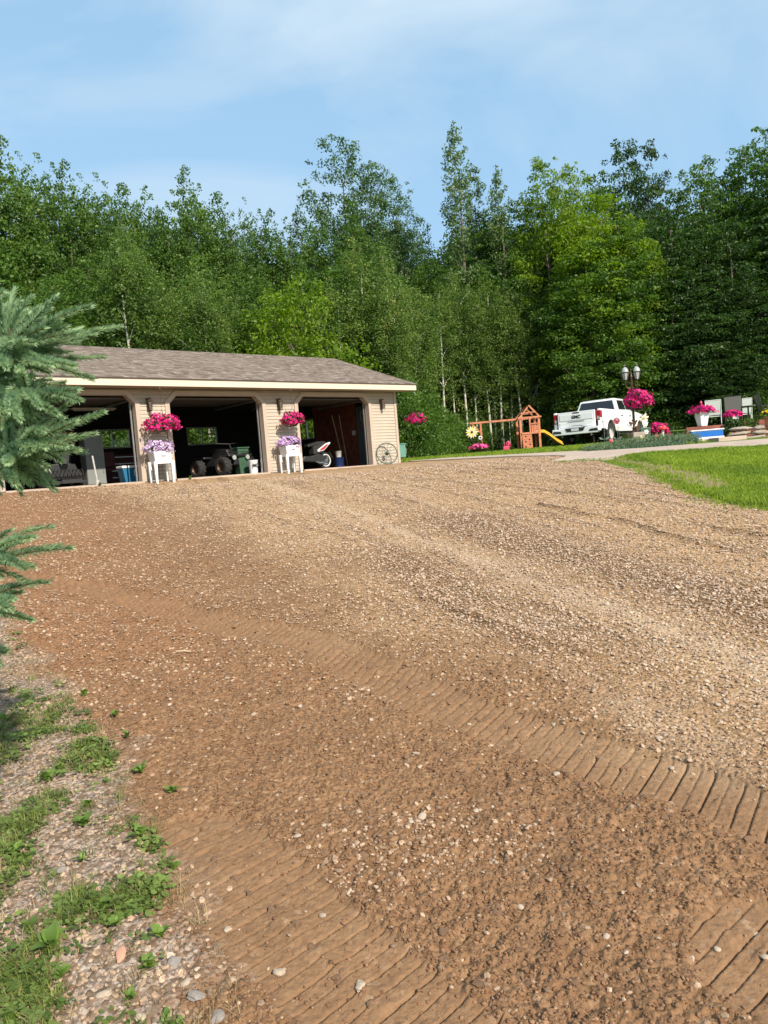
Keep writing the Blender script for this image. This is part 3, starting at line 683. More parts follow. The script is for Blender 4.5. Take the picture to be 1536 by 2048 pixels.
# ------------------------------------------------------------------ flowers
def leaf_quads(P, Nn, L_, Wd, rng, spin=None):
    """rhombus leaves: centre P, normal Nn, half length L_, half width Wd"""
    n = len(P); ref = rng.normal(size=(n, 3)); t = np.cross(Nn, ref); t /= np.linalg.norm(t, axis=1)[:, None]+1e-9; b = np.cross(Nn, t)
    if spin is not None: t, b = spin
    L_ = np.broadcast_to(L_, n)[:, None]; Wd = np.broadcast_to(Wd, n)[:, None]
    V = np.stack([P+t*L_, P+b*Wd+Nn*Wd*.25, P-t*L_, P-b*Wd+Nn*Wd*.25], 1).reshape(-1, 3)
    return V, np.arange(4*n).reshape(n, 4)
def dome_pts(n, rx, ry, rz, rng, lo=-.5, thick=.25):
    v = rng.normal(size=(n*3, 3)); v /= np.linalg.norm(v, axis=1)[:, None]; v = v[v[:, 2] > lo][:n]
    rad = 1-thick*rng.random(len(v))**2
    lump = 1+.16*np.sin(v[:, 0]*5+v[:, 2]*4)+.12*np.sin(v[:, 1]*7+v[:, 0]*3)
    return v*np.array([rx, ry, rz])*(rad*lump)[:, None], v
def flowers_mesh(name, pts, nrm, size, mat, rng, petals=5, droop=.25):
    V = []; F = []; T = []
    for p, n in zip(pts, nrm):
        n = n+rng.normal(size=3)*.35; n /= np.linalg.norm(n); r = np.cross(n, rng.normal(size=3)); r /= np.linalg.norm(r); s = np.cross(n, r)
        sz = size*(.75+.5*rng.random()); b = len(V); V.append(p-n*sz*.15); m = petals*2; tt = rng.random()
        for k in range(m):
            a = 2*math.pi*k/m; q = sz*(1 if k % 2 == 0 else .72); V.append(p+(r*math.cos(a)+s*math.sin(a))*q+n*sz*(droop if k % 2 == 0 else .05))
        for k in range(m): F.append((b, b+1+k, b+1+(k+1) % m)); T.append(np.clip(tt+.15*(k % 2), 0, 1))
    return np_mesh(name, V, F, mat, {'tint': ('FACE', T)})
def bouquet(parent, c, r, nf, nl, fs, fmat, seed, lmat=None, lo=-.4, names=('flowers', 'foliage')):
    rng = np.random.default_rng(seed)
    P, v = dome_pts(nf, *r, rng, lo); o = put(D.objects.new(names[0], flowers_mesh(names[0], P+np.array(c), v, fs, fmat, rng)), parent, kind='stuff')
    P, v = dome_pts(nl, r[0]*.92, r[1]*.92, r[2]*.92, rng, lo-.25, .6); Vn = v+rng.normal(size=v.shape)*.6; Vn /= np.linalg.norm(Vn, axis=1)[:, None]
    V, F = leaf_quads(P+np.array(c), Vn, fs*.9, fs*.45, rng)
    put(D.objects.new(names[1], np_mesh(names[1], V, F, lmat or M['foliage'], {'tint': ('FACE', rng.random(len(F)))})), parent, kind='stuff')
def basket(label, loc, hook_z, r, seed, group='magenta hanging baskets', nf=330, wall=True, rg=.105):
    t = thing('hanging_basket', label, 'flower basket', loc, GA, group)
    m = MB(); m.lathe([(.02, -.24), (.10, -.22), (.15, -.06), (.16, -.05), (.155, -.03)], 14); m.obj('pot', M['blackrub'], t, smooth=True)
    h = hook_z-loc[2]; m = MB()
    for k in range(3):
        a = 2.1*k+.4; m.tube([(.15*math.cos(a), .15*math.sin(a), -.04), (0, 0, .34)], .004, 4)
    m.tube([(0, 0, .34), (0, 0, h-.06)], .003, 4); m.obj('hanger', M['black'], t)
    m = MB(); m.tube([(0, 0, h), (0, 0, h-.04), (.02, 0, h-.06), (0, 0, h-.08)], .009, 6); m.obj('hook', M['white'], t)
    bouquet(t, (0, 0, -.02), r, int(nf*1.25), 700, .036, M['magenta'], seed, lo=-.72)
    return t
basket('magenta hanging basket above the lilac planter, left of the middle bay', gw(-8.66, -.45, 1.48), 4.11, (.46, .38, .24), 1)
basket('magenta hanging basket between the middle bay and the scooter bay', gw(-4.56, -.45, 1.53), 4.11, (.35, .32, .21), 2, nf=260)
basket('magenta hanging basket hanging from the eave off the right garage corner', gw(.46, -.50, 1.47), 4.10, (.31, .30, .19), 4, nf=260)

def planter(label, loc, seed):
    t = thing('raised_planter', label, 'planter', loc, GA, 'white legged planters at the garage')
    m = MB(); w, d = .27, .19
    b0, b1 = (.22, .15), (w, d)
    for (sx, sy, ex, ey) in [(-1,-1,1,-1),(1,-1,1,1),(1,1,-1,1),(-1,1,-1,-1)]:
        ix, iy = (0, .02) if sy == ey else (.02, 0)
        n_ = (-.02 if sx == 1 and ex == 1 else (.02 if sx == -1 and ex == -1 else 0), .02 if sy == -1 and ey == -1 else (-.02 if sy == 1 and ey == 1 else 0))
        q = [(b0[0]*sx, b0[1]*sy, .46), (b0[0]*ex, b0[1]*ey, .46), (b0[0]*ex+n_[0], b0[1]*ey+n_[1], .46), (b0[0]*sx+n_[0], b0[1]*sy+n_[1], .46),
             (b1[0]*sx, b1[1]*sy, .78), (b1[0]*ex, b1[1]*ey, .78), (b1[0]*ex+n_[0], b1[1]*ey+n_[1], .78), (b1[0]*sx+n_[0], b1[1]*sy+n_[1], .78)]
        m.hexa(q)
    m.box((-.215, -.145, .47), (.215, .145, .73)); m.obj('box', M['white'], t)
    for sx in (-1, 1):
        for sy in (-1, 1):
            l = MB(); x, y = .235*sx, .165*sy
            l.hexa([(x*.98-.022, y-.022, -.07), (x*.98+.022, y-.022, -.07), (x*.98+.022, y+.022, -.07), (x*.98-.022, y+.022, -.07), (x-.045, y-.03, .52), (x+.045, y-.03, .52), (x+.045, y+.03, .52), (x-.045, y+.03, .52)])
            l.obj('leg', M['white'], t)
    r = MB(); r.box((-.055, -.196, .66), (-.045, -.18, .71)); r.box((.045, -.196, .66), (.055, -.18, .71)); r.box((-.055, -.2, .655), (.055, -.185, .665)); r.obj('handle', M['steel'], t)
    bouquet(t, (0, 0, .86), (.38, .27, .19), 420, 300, .036, M['lilac'], seed, lo=-.45)
planter('white legged planter of lilac petunias on the wall left of the middle bay', gw(-8.80, -.42, -.04), 21)
planter('white legged planter of lilac petunias beside the scooter bay', gw(-4.74, -.40, -.04), 22)
tr = thing('wire_trellis', 'thin dark wire trellis against the siding behind the left lilac planter', 'trellis', gw(-8.62, -.10, -.04), GA)
m = MB()
for i in range(5): m.tube([(-.2+i*.1, 0, 0), (-.2+i*.1, -.0, .62)], .004, 4)
for i in range(7): m.tube([(-.2, 0, .03+i*.09), (.2, 0, .03+i*.09)], .004, 4)
m.obj('grid', M['black'], tr)

# old spoked wheel leaning on the wall, hose box round the corner
wt = thing('wagon_wheel', 'old dark iron spoked wheel leaning on the siding by the right garage corner', 'wheel', (.27, 24.87, 1.69), math.radians(14))
Rw = .37; wc = (0, 0, Rw)
TI = Matrix.Rotation(math.radians(-10), 4, 'X')
m = MB().at(TI); m.torus(Rw-.02, .02, 40, 8, 'y', wc); m.obj('rim', M['wheelgreen'], wt, smooth=True)
for k in range(14):
    a = 2*math.pi*k/14; s = MB().at(TI); s.tube([(.04*math.cos(a), 0, Rw+.04*math.sin(a)), ((Rw-.02)*math.cos(a), 0, Rw+(Rw-.02)*math.sin(a))], .007, 5); s.obj('spoke', M['wheelgreen'], wt)
m = MB().at(TI); m.lathe([(.02, -.14), (.035, -.12), (.06, -.04), (.06, .04), (.035, .1), (.02, .12)], 12, 'y', wc); m.obj('hub', M['wheelgreen'], wt, smooth=True)
ht = thing('hose_reel', 'pale green plastic hose reel box round the right garage corner', 'hose reel', gw(.24, .25, .0), GA)
m = MB(); m.box((-.18, -.2, .18), (.16, .2, .62)); m.obj('box', M['hosegreen'], ht, bevel=.03)
m = MB(); m.torus(.16, .03, 20, 8, 'x', (.19, 0, .4)); m.obj('hose', M['wheelgreen'], ht, smooth=True)
m = MB(); m.box((-.2, -.22, .62), (.18, .22, .66)); m.obj('lid', M['hosegreen'], ht, bevel=.012)


# ------------------------------------------------------------------ inside the bays
t = thing('cooler', 'blue cooler with a white lid at the right edge of the left bay', 'cooler', gw(-8.95, 1.15, 0), GA)
m = MB(); m.prism([(-.24, 0), (.24, 0), (.30, .40), (-.30, .40)], 'y', -.19, .19); m.obj('body', M['bluecool'], t, bevel=.015)
m = MB(); m.box((-.32, -.21, .402), (.32, .21, .47)); m.obj('lid', M['white'], t, bevel=.02)
m = MB(); m.tube([(.02, -.205, .36), (.0, -.225, .20), (.12, -.225, .16), (.28, -.225, .18)], .012); m.obj('handle', M['white'], t)
t = thing('cabinet', 'tall pale grey cabinet standing in the left bay', 'cabinet', gw(-9.52, 2.3, 0), GA)
m = MB(); m.box((-.26, -.2, .02), (.26, .2, 1.5)); m.obj('carcass', M['greencab'], t, bevel=.01)
for i in (0, 1):
    m = MB(); m.box((-.25, -.218, .05+.75*i), (.25, -.202, .74+.7*i)); o = m.obj('door', M['greencab'], t, bevel=.004)
    m = MB(); m.box((.18, -.24, .35+.7*i), (.2, -.219, .5+.7*i)); m.obj('handle', M['steel'], o)
t = thing('red_snow_pusher', 'dark red metal machine hood standing behind the gear in the left bay', 'machine hood', gw(-10.3, 3.0, 0), GA)
m = MB(); m.hexa([(-.75,-.1,.95),(.45,-.1,.95),(.40,.1,.95),(-.7,.1,.95),(-.72,.1,1.62),(.62,.1,1.6),(.6,.2,1.6),(-.7,.2,1.62)]); m.obj('hood', M['red'], t, bevel=.02)
m = MB(); m.box((-.7, -.05, .0), (-.62, .05, .95)); m.box((.34, -.05, 0), (.42, .05, .95)); m.box((-.62, -.03, .5), (.34, .03, .56)); m.obj('frame', M['black'], t)
m = MB(); m.tube([(.35, .0, 1.62), (.38, 0, 1.86)], .03); m.obj('cap', M['white'], t)
t.name = 'machine_hood'
t = thing('snow_blower', 'black walk behind snow blower with bare metal handles at the front of the left bay', 'snow blower', gw(-10.75, .9, 0), GA)
m = MB(); m.box((-.42, -.2, .10), (.42, .18, .16)); m.prism([(-.42, .1), (-.38, .55), (.3, .6), (.42, .3), (.42, .1)], 'y', .19, .22); m.prism([(-.2, .1), (.3, .1), (.3, .2), (-.2, .2)], 'y', -.24, -.2); m.obj('auger_housing', M['black'], t)
m = MB(); m.lathe([(.05, -.4), (.05, .4)], 8, 'x', (0, 0, .3))
for i in range(9): m.torus(.15, .012, 12, 4, 'x', (-.38+i*.095, 0, .3))
m.obj('auger', M['blackrub'], t)
for x in (-.45, .45):
    m = MB(); m.torus(.17, .07, 20, 8, 'x', (x, .5, .24)); m.lathe([(.11, -.03), (.11, .03)], 10, 'x', (x, .5, .24)); m.obj('tyre', M['blackrub'], t, smooth=True)
m = MB(); m.box((-.25, .25, .3), (.25, .75, .62)); m.lathe([(.12, 0), (.12, .12)], 12, 'z', (0, .5, .62)); m.obj('engine', M['black'], t, bevel=.03)
for x in (-.36, .36):
    m = MB(); m.tube([(x*.8, .5, .4), (x, 1.0, .85), (x*1.1, 1.3, .95)], .016); m.obj('handlebar', M['lightmetal'], t)
m = MB(); m.prism([(-.1, .6), (.08, .6), (.16, 1.0), (-.02, 1.05)], 'y', .0, .16); m.obj('chute', M['black'], t)
t = thing('metal_pole', 'pale metal jack post standing at the front of the left bay', 'post', gw(-10.15, .45, 0), GA)
m = MB(); m.tube([(0, 0, .05), (-.06, .02, .75)], .022, 8); m.obj('pole', M['lightmetal'], t); m = MB(); m.lathe([(.055, 0), (.05, .10), (.03, .12)], 10); m.obj('foot', M['lightmetal'], t)
t = thing('folding_chair', 'dark red folding chair behind the blue cooler in the left bay', 'chair', gw(-8.95, 2.5, 0), GA)
m = MB(); m.box((-.22, -.2, .42), (.22, .2, .45)); m.obj('seat', M['darkred'], t); m = MB(); m.prism([(.18, .55), (.24, .95), (.26, .95), (.20, .55)], 'x', -.22, .22); m.obj('backrest', M['darkred'], t)
for x in (-.23, .23):
    m = MB(); m.tube([(x, -.25, 0), (x, .26, .95)], .011); m.obj('leg', M['black'], t)
    m = MB(); m.tube([(x, .25, 0), (x, -.18, .44)], .011); m.obj('leg', M['black'], t)
t = thing('strip_light', 'pale fluorescent light fixture under the ceiling of the left bay', 'light fixture', gw(-9.5, 1.9, 2.08), GA)
m = MB(); m.box((-.6, -.08, 0), (.6, .08, .05)); m.obj('housing', M['lightmetal'], t, bevel=.01)
m = MB(); m.tube([(-.55, 0, -.015), (.55, 0, -.015)], .016, 8); m.obj('tube', M['lampglass'], t)
for x in (-.5, .5): m = MB(); m.tube([(x, 0, .05), (x, 0, .34)], .005); m.obj('hanger', M['steel'], t)
t = thing('quad_bike', 'black quad bike with knobbly tyres parked in the middle bay', 'quad bike', gw(-5.85, 1.55, 0), GA+math.radians(8))
def tyre(parent, x, y, z, R, w, ax, rimmat, tread=14, mat=None):
    m = MB(); m.lathe([(R*.55, -w*.5), (R*.86, -w*.52), (R*.98, -w*.38), (R, -w*.2), (R, w*.2), (R*.98, w*.38), (R*.86, w*.52), (R*.55, w*.5)], 28, ax, (x, y, z), cap=False)
    for k in range(tread):
        for s in (-1, 1):
            a = 2*math.pi*(k+.25*s)/tread; T_ = Matrix.Translation((x, y, z)) @ (Matrix.Rotation(a, 4, 'X') if ax == 'x' else Matrix.Rotation(a, 4, 'Y'))
            m.at(T_); m.box((min(0, s*w*.45), -R*.07, R*.97), (max(0, s*w*.45), R*.07, R*1.035)) if ax == 'x' else m.box((-R*.07, min(0, s*w*.45), R*.97), (R*.07, max(0, s*w*.45), R*1.035))
    m.at(Matrix())
    o = m.obj('wheel', mat or M['blackrub'], parent, smooth=True)
    r = MB(); r.lathe([(.02, -w*.30), (R*.18, -w*.33), (R*.22, -w*.22), (R*.5, -w*.26), (R*.56, -w*.50), (R*.56, w*.50), (R*.5, w*.26), (.02, w*.3)], 20, ax, (x, y, z)); r.obj('rim', rimmat, o, smooth=True)
    return o
for x, y in ((-.48, -.6), (.48, -.6), (-.48, .65), (.48, .65)): tyre(t, x, y, .28, .28, .22, 'x', M['bronze'])
m = MB(); m.box((-.2, -.75, .3), (.2, .8, .55)); m.box((-.45, -.85, .55), (.45, -.35, .62)); m.box((-.45, .35, .55), (.45, .95, .62)); m.prism([(-.5, .55), (.5, .55), (.3, .85), (-.35, .80)], 'x', -.15, .15); m.obj('body', M['black'], t, bevel=.04)
m = MB(); m.tube([(-.38, -.2, .98), (0, -.35, .95), (.38, -.2, .98)], .016); m.tube([(0, -.35, .95), (0, -.5, .6)], .02); m.obj('handlebar', M['black'], t)
for x in (-.25, .25):
    m = MB(); m.lathe([(.07, 0), (.07, .03), (.03, .04)], 12, 'y', (x, -.86, .52)); m.obj('headlight', M['lampglass'], t)
m = MB()
for i in range(4): m.tube([(-.35+.233*i, -.85, .68), (-.35+.233*i, -.35, .68)], .009)
m.tube([(-.38, -.85, .68), (.38, -.85, .68)], .01); m.tube([(-.38, -.35, .68), (.38, -.35, .68)], .01); m.obj('rack', M['black'], t)
t = thing('bucket', 'white plastic bucket with black lettering standing at the right of the middle bay', 'bucket', gw(-5.52, .42, 0), GA)
m = MB(); m.lathe([(.12, .01), (.145, .37), (.152, .38), (.152, .40), (.135, .40), (.11, .03)], 20); m.obj('pail', M['white'], t, smooth=True)
def text_mesh(name, s, size, mat, parent, Mx, depth=.002, bold=.0):
    c = D.curves.new(name, 'FONT'); c.body = s; c.size = size; c.extrude = depth; c.offset = bold; c.align_x = 'CENTER'; c.align_y = 'CENTER'
    o = D.objects.new(name, c); COL.objects.link(o); bpy.context.view_layer.update()
    me = D.meshes.new_from_object(o.evaluated_get(bpy.context.evaluated_depsgraph_get())); D.objects.remove(o)
    me.materials.clear(); me.materials.append(mat); n = D.objects.new(name, me); n.matrix_local = Mx; return put(n, parent)
text_mesh('lettering', 'MO', .14, M['black'], t, Matrix.Translation((-.0, -.150, .24)) @ Matrix.Rotation(math.radians(84), 4, 'X'), .006, .002)
t = thing('green_bin', 'dark green bin behind the white bucket in the middle bay', 'bin', gw(-5.58, .95, 0), GA)
m = MB(); m.prism([(-.15, 0), (.15, 0), (.19, .78), (-.19, .78)], 'y', -.15, .15); m.obj('bin', M['greenbin'], t, bevel=.02); m = MB(); m.box((-.21, -.18, .785), (.21, .18, .82)); m.obj('rim', M['greenbin'], t, bevel=.01)
t = thing('tool_board', 'dark red tool chest at the back of the middle bay', 'tool chest', gw(-7.3, 5.6, 0), GA); t.name = 'tool_chest'
m = MB(); m.box((-.9, -.3, .05), (.9, .3, 1.0)); m.obj('carcass', M['darkred'], t, bevel=.01)
for i in range(4):
    m = MB(); m.box((-.86, -.318, .1+i*.22), (.86, -.302, .29+i*.22)); o = m.obj('drawer', M['darkred'], t); h = MB(); h.box((-.5, -.335, .24+i*.22), (.5, -.319, .26+i*.22)); h.obj('handle', M['steel'], o)
# scooter, tail towards the right jamb
t = thing('scooter', 'parked motor scooter with a red and white tail in the right bay', 'scooter', gw(-2.42, 1.0, 0), GA+math.radians(4))
tyre(t, 0, 0, .27, .27, .12, 'y', M['chrome'], 0); tyre(t, -1.3, 0, .27, .27, .12, 'y', M['chrome'], 0)
m = MB(); m.torus(.19, .016, 28, 8, 'y', (0, -.065, .27)); m.obj('rim_stripe', M['white'], t, smooth=True)
m = MB(); m.prism([(-1.1, .28), (-.35, .22), (-.1, .30), (.02, .34), (-.02, .42), (-.35, .50), (-.72, .42), (-.95, .45)], 'y', -.14, .14); m.obj('body', M['black'], t, bevel=.03)
m = MB(); m.prism([(-.55, .48), (-.15, .52), (.22, .80), (.24, .88), (-.05, .86), (-.55, .74)], 'y', -.13, .13); m.obj('tail_body', M['blackrub'], t, bevel=.03)
m = MB(); m.prism([(-.38, .56), (-.12, .60), (.18, .83), (.16, .86), (-.02, .82), (-.40, .62)], 'y', -.155, -.134); m.obj('side_panel', M['white'], t, bevel=.008)
m = MB(); m.prism([(-.30, .595), (-.12, .63), (.10, .80), (-.02, .78), (-.30, .63)], 'y', -.163, -.157); m.obj('tail_light', M['red'], t)
m = MB(); m.prism([(-.75, .72), (-.05, .83), (.0, .90), (-.30, .90), (-.75, .80)], 'y', -.12, .12); m.obj('seat', M['black'], t, bevel=.02)
m = MB(); m.tube([(.0, -.12, .22), (-.35, -.15, .2), (-.5, -.15, .25)], [.05, .045, .02], 10); m.obj('exhaust', M['chrome'], t, smooth=True)
m = MB(); m.prism([(.15, .55), (.19, .55), (.33, .34), (.30, .33)], 'y', -.07, .07); m.obj('mudguard', M['black'], t)
m = MB(); m.prism([(-1.45, .5), (-1.25, .35), (-1.05, .4), (-1.12, .95), (-1.2, 1.0)], 'y', -.17, .17); m.tube([(-1.1, -.3, 1.02), (-1.12, .3, 1.02)], .015); m.obj('front_shield', M['black'], t, bevel=.02)
for i, (x0, x1, l) in enumerate([(-.55, -.85, 'long handled tool leaning on the red boards, left of the two handles'), (-.38, -.62, 'long handled tool leaning on the red boards, right of the two handles')]):
    t = thing('garden_rake', l, 'garden tool', gw((-.80, -.64)[i], 2.0, 0), GA, 'long handled tools in the right bay')
    m = MB(); m.tube([(0, 0, .05), (-(.28, .12)[i], .12, 1.86)], .018); m.obj('handle', M['wood'], t); m = MB(); m.box((-.18, -.02, .0), (.18, .02, .05)); m.obj('head', M['black'], t)
t = thing('bucket', 'small pale bucket standing on a blue tub in the right bay', 'bucket', gw(-1.55, 1.35, .36), GA)
m = MB(); m.lathe([(.09, 0), (.12, .2), (.13, .21), (.105, .21), (.08, .02)], 16); m.obj('pail', M['lightmetal'], t, smooth=True)
t = thing('tub', 'dark blue tub on the floor of the right bay', 'tub', gw(-1.55, 1.35, 0), GA)
m = MB(); m.lathe([(.15, 0), (.19, .34), (.2, .35)], 18); m.obj('body', pbr('navy_plastic', (.01, .025, .10), .5), t, smooth=True)
# ------------------------------------------------------------------ pickup truck (local: x forward from the rear bumper, y to its left)
TX, TY = 8.05, 30.55; TH_ = math.radians(90-37)
tk = thing('pickup_truck', 'white crew cab pickup truck parked on the grass, tailgate towards the driveway', 'pickup truck', (TX, TY, 1.86), TH_)
WR = .43
def arch(cx, r, n=9, z0=.55):
    a0 = math.asin(max(-1, min(1, (z0-.45)/r))); return [(cx+r*math.cos(math.pi-a0-(math.pi-2*a0)*i/n), .45+r*math.sin(math.pi-a0-(math.pi-2*a0)*i/n)) for i in range(n+1)]
side = [(.12, .62)] + [(.62, .62)] + arch(1.22, .54, 9, .58) + [(1.9, .50), (4.15, .50)] + arch(4.86, .54, 9, .58) + [(5.55, .52), (5.82, .58), (5.88, .8), (5.86, 1.08), (5.74, 1.20), (4.45, 1.345), (2.30, 1.40), (.12, 1.425)]
for s in (-1, 1):
    m = MB(); m.prism(side, 'y', s*.86, s*1.0)
    m.obj('body_side', M['truckwhite'], tk, bevel=.025, smooth=True)
    for cx in (1.22, 4.86):                                      # flared lip round the arch
        pts = arch(cx, .55, 14, .58); q = [(x, s*1.0, z) for x, z in pts]; m = MB(); m.tube(q, .028, 6); m.obj('arch_lip', M['truckwhite'], tk, smooth=True)
m = MB(); m.box((.10, -.86, .72), (4.3, .86, .80)); m.box((2.2, -.859, .8), (2.3, .859, 1.38)); m.obj('floor', M['black'], tk)
m = MB(); m.box((.16, -.858, 1.36), (2.24, .858, 1.39)); m.obj('tonneau', M['blackrub'], tk)
m = MB(); m.prism([(4.3, .62), (5.80, .62), (5.86, 1.08), (5.74, 1.21), (4.45, 1.36), (4.3, 1.38)], 'y', -.859, .859); m.obj('hood', M['truckwhite'], tk, bevel=.02)
# cab greenhouse
def ring(x0, x1, hw, z): return [(x0, -hw, z), (x1, -hw, z), (x1, hw, z), (x0, hw, z)]
lo_, hi_ = ring(2.30, 4.55, .93, 1.37), ring(2.46, 3.72, .76, 1.90); tp = ring(2.62, 3.58, .66, 1.95)
m = MB(); m.add(lo_+hi_+tp, [(0,1,2,3)[::-1], (0,1,5,4), (1,2,6,5), (2,3,7,6), (3,0,4,7), (4,5,9,8), (5,6,10,9), (6,7,11,10), (7,4,8,11), (8,9,10,11)])
m.obj('cab', M['truckwhite'], tk, bevel=.03, smooth=True)
def pane(pts, n, name, mat=None, off=.012, th=.01, parent=None):
    n = Vector(n).normalized(); a = [tuple(Vector(p)+n*off) for p in pts]; b = [tuple(Vector(p)+n*(off+th)) for p in pts]; k = len(a)
    m = MB(); m.add(a+b, [tuple(range(k))[::-1], tuple(range(k, 2*k))]+[(i, (i+1) % k, k+(i+1) % k, k+i) for i in range(k)]); return m.obj(name, mat or M['truckglass'], parent or tk)
def P_(x, s, z, hwlo=.93, hwhi=.76): f = (z-1.37)/.53; return (x, s*(hwlo+(hwhi-hwlo)*f), z)
rn = (-.53, 0, .16)
def rear(y, z): f = (z-1.37)/.53; return (2.30+.16*f, y, z)
rw = pane([rear(-.80, 1.44), rear(.80, 1.44), rear(.68, 1.84), rear(-.68, 1.84)], rn, 'rear_window')
pane([rear(-.02, 1.44), rear(.02, 1.44), rear(.02, 1.84), rear(-.02, 1.84)], rn, 'window_bar', M['black'], .023, .006)
pane([(4.50, -.84, 1.42), (4.50, .84, 1.42), (3.76, .70, 1.86), (3.76, -.70, 1.86)], (.53, 0, .83), 'windscreen', off=.03)
for s in (-1, 1):
    n = (0, s*.53, .17)
    pane([P_(2.50, s, 1.43), P_(3.32, s, 1.43), P_(3.30, s, 1.83), P_(2.62, s, 1.83)], n, 'side_window')
    pane([P_(3.42, s, 1.43), P_(4.34, s, 1.43), P_(3.70, s, 1.83), P_(3.40, s, 1.83)], n, 'side_window')
    for x0, x1 in ((2.36, 3.34), (3.37, 4.30)):
        m = MB(); m.box((x0, s*1.001, .60), (x1, s*1.010, 1.345)); dr = m.obj('door', M['truckwhite'], tk, bevel=.008)
        h = MB(); h.box((x0+.08, s*1.011, 1.14), (x0+.28, s*1.035, 1.18)); h.obj('handle', M['chrome'], dr, bevel=.006)
    m = MB(); m.box((3.95, s*1.02, 1.38), (4.12, s*1.24, 1.60)); mr = m.obj('mirror', M['truckwhite'], tk, bevel=.04)
    h = MB(); h.box((3.94, s*1.04, 1.40), (3.949, s*1.22, 1.56)); h.obj('mirror_glass', M['truckglass'], mr)
    h = MB(); h.box((4.0, s*.95, 1.38), (4.06, s*1.03, 1.42)); h.obj('mirror_arm', M['black'], mr)
    m = MB(); m.box((.095, s*.80, .96), (.30, s*1.006, 1.36)); tl = m.obj('tail_light', M['lightred'], tk, bevel=.03)
    h = MB(); h.box((.085, s*.86, 1.0), (.094, s*.95, 1.13)); h.obj('reversing_lamp', M['lampglass'], tl, bevel=.01)
    m = MB(); m.box((2.0, s*.98, .36), (4.2, s*1.08, .42)); m.obj('running_board', M['black'], tk, bevel=.015)
    m = MB(); m.tube([(.35, s*.62, .42), (.0, s*.62, .42)], .045, 10); m.obj('exhaust', M['chrome'], tk)
    for cx in (1.22, 4.86): tyre(tk, cx, s*.86, WR, WR, .28, 'y', M['bronze'] if False else M['lightmetal'], 20)
    m = MB(); m.box((5.70, s*.62, .95), (5.885, s*.985, 1.14)); m.obj('headlight', M['lampglass'], tk, bevel=.02)
# tailgate with pressed panel and the maker's letters, bumper with corner steps
m = MB(); m.box((.05, -.79, .74), (.12, .79, 1.40)); tg = m.obj('tailgate', M['truckwhite'], tk, bevel=.02)
m = MB(); m.box((.036, -.70, 1.06), (.049, .70, 1.30)); m.obj('upper_panel', M['truckwhite'], tg, bevel=.006)
m = MB(); m.prism([(-.70, .78), (-.70, .98), (-.3, .98), (-.2, 1.01), (.2, 1.01), (.3, .98), (.70, .98), (.70, .78), (.28, .78), (.2, .84), (-.2, .84), (-.28, .78)], 'x', .036, .049); m.obj('lower_panel', M['truckwhite'], tg, bevel=.005)
m = MB(); m.box((.04, -.14, 1.33), (.049, .14, 1.38)); m.obj('handle', M['black'], tg)
m = MB(); m.box((.02, -.36, 1.0), (.0355, .36, 1.02)); m.obj('trim_line', M['steel'], tg)
text_mesh('lettering', 'GMC', .17, M['black'], tg, Matrix.Translation((.030, 0, 1.18)) @ Matrix.Rotation(math.radians(-90), 4, 'Z') @ Matrix.Rotation(math.radians(90), 4, 'X'), .006, .006)
m = MB(); m.prism([(-1.0, .56), (-.98, .73), (-.42, .73), (-.34, .66), (.34, .66), (.42, .73), (.98, .73), (1.0, .56), (.9, .48), (-.9, .48)], 'x', -.14, .14); bp = m.obj('bumper', M['truckwhite'], tk, bevel=.02)
m = MB(); m.prism([(-.42, .728), (-.34, .60), (.34, .60), (.42, .728)], 'x', -.155, -.02); m.obj('step_pad', M['black'], bp)
m = MB(); m.box((-.162, -.16, .615), (-.156, .16, .715)); m.obj('licence_plate', M['plate'], bp)
for s in (-1, 1): m = MB(); m.prism([(s*.58, .56), (s*.62, .64), (s*.92, .66), (s*.96, .56)], 'x', -.152, -.141); m.obj('corner_step', M['black'], bp)
m = MB(); m.tube([(1.22, -.8, .43), (1.22, .8, .43)], .06, 10); m.lathe([(.05, -.16), (.16, -.08), (.16, .08), (.05, .16)], 14, 'y', (1.22, 0, .43)); m.tube([(4.86, -.8, .43), (4.86, .8, .43)], .05, 8); m.obj('axle', M['black'], tk, smooth=True)
m = MB(); m.lathe([(.2, -.1), (.38, -.1), (.4, 0), (.38, .1), (.2, .1)], 20, 'z', (.62, 0, .58)); m.obj('spare_wheel', M['blackrub'], tk, smooth=True)
m = MB(); m.box((.1, .40, .5), (5.2, .5, .66)); m.box((.1, -.5, .5), (5.2, -.4, .66)); m.box((.02, -.06, .36), (.3, .06, .48)); m.obj('chassis', M['black'], tk)
m = MB()
for cx in (1.22, 4.86):
    for s in (-1, 1): m.box((cx-.56, s*.60, .62), (cx+.56, s*.859, 1.06))
m.obj('wheel_liner', M['black'], tk)

# ------------------------------------------------------------------ play set
BZ = Hz(8.5, 43)
ps = thing('swing_set', 'reddish cedar swing set with a roofed play tower and yellow slide', 'swing set', (8.58, 43, BZ))
def post(x, y, z0, z1, w=.12, name='post'): m = MB(); m.box((x-w/2, y-w/2, z0), (x+w/2, y+w/2, z1)); return m.obj(name, M['redwood'], ps)
for x in (-.52, .52):
    for y in (-.55, .55): post(x, y, 0, 1.92)
def beam(a, b, w=.08, name='beam', mat=None, par=None):
    a, b = Vector(a), Vector(b); d = (b-a).normalized(); u = d.cross(Vector((0, 1, 0))); u = u.normalized() if u.length > .1 else Vector((1, 0, 0)); v = d.cross(u)
    m = MB(); q = []
    for p in (a, b):
        for i, j in ((-1,-1),(1,-1),(1,1),(-1,1)): q.append(tuple(p+u*i*w/2+v*j*w/2))
    m.hexa(q); return m.obj(name, mat or M['redwood'], par or ps)
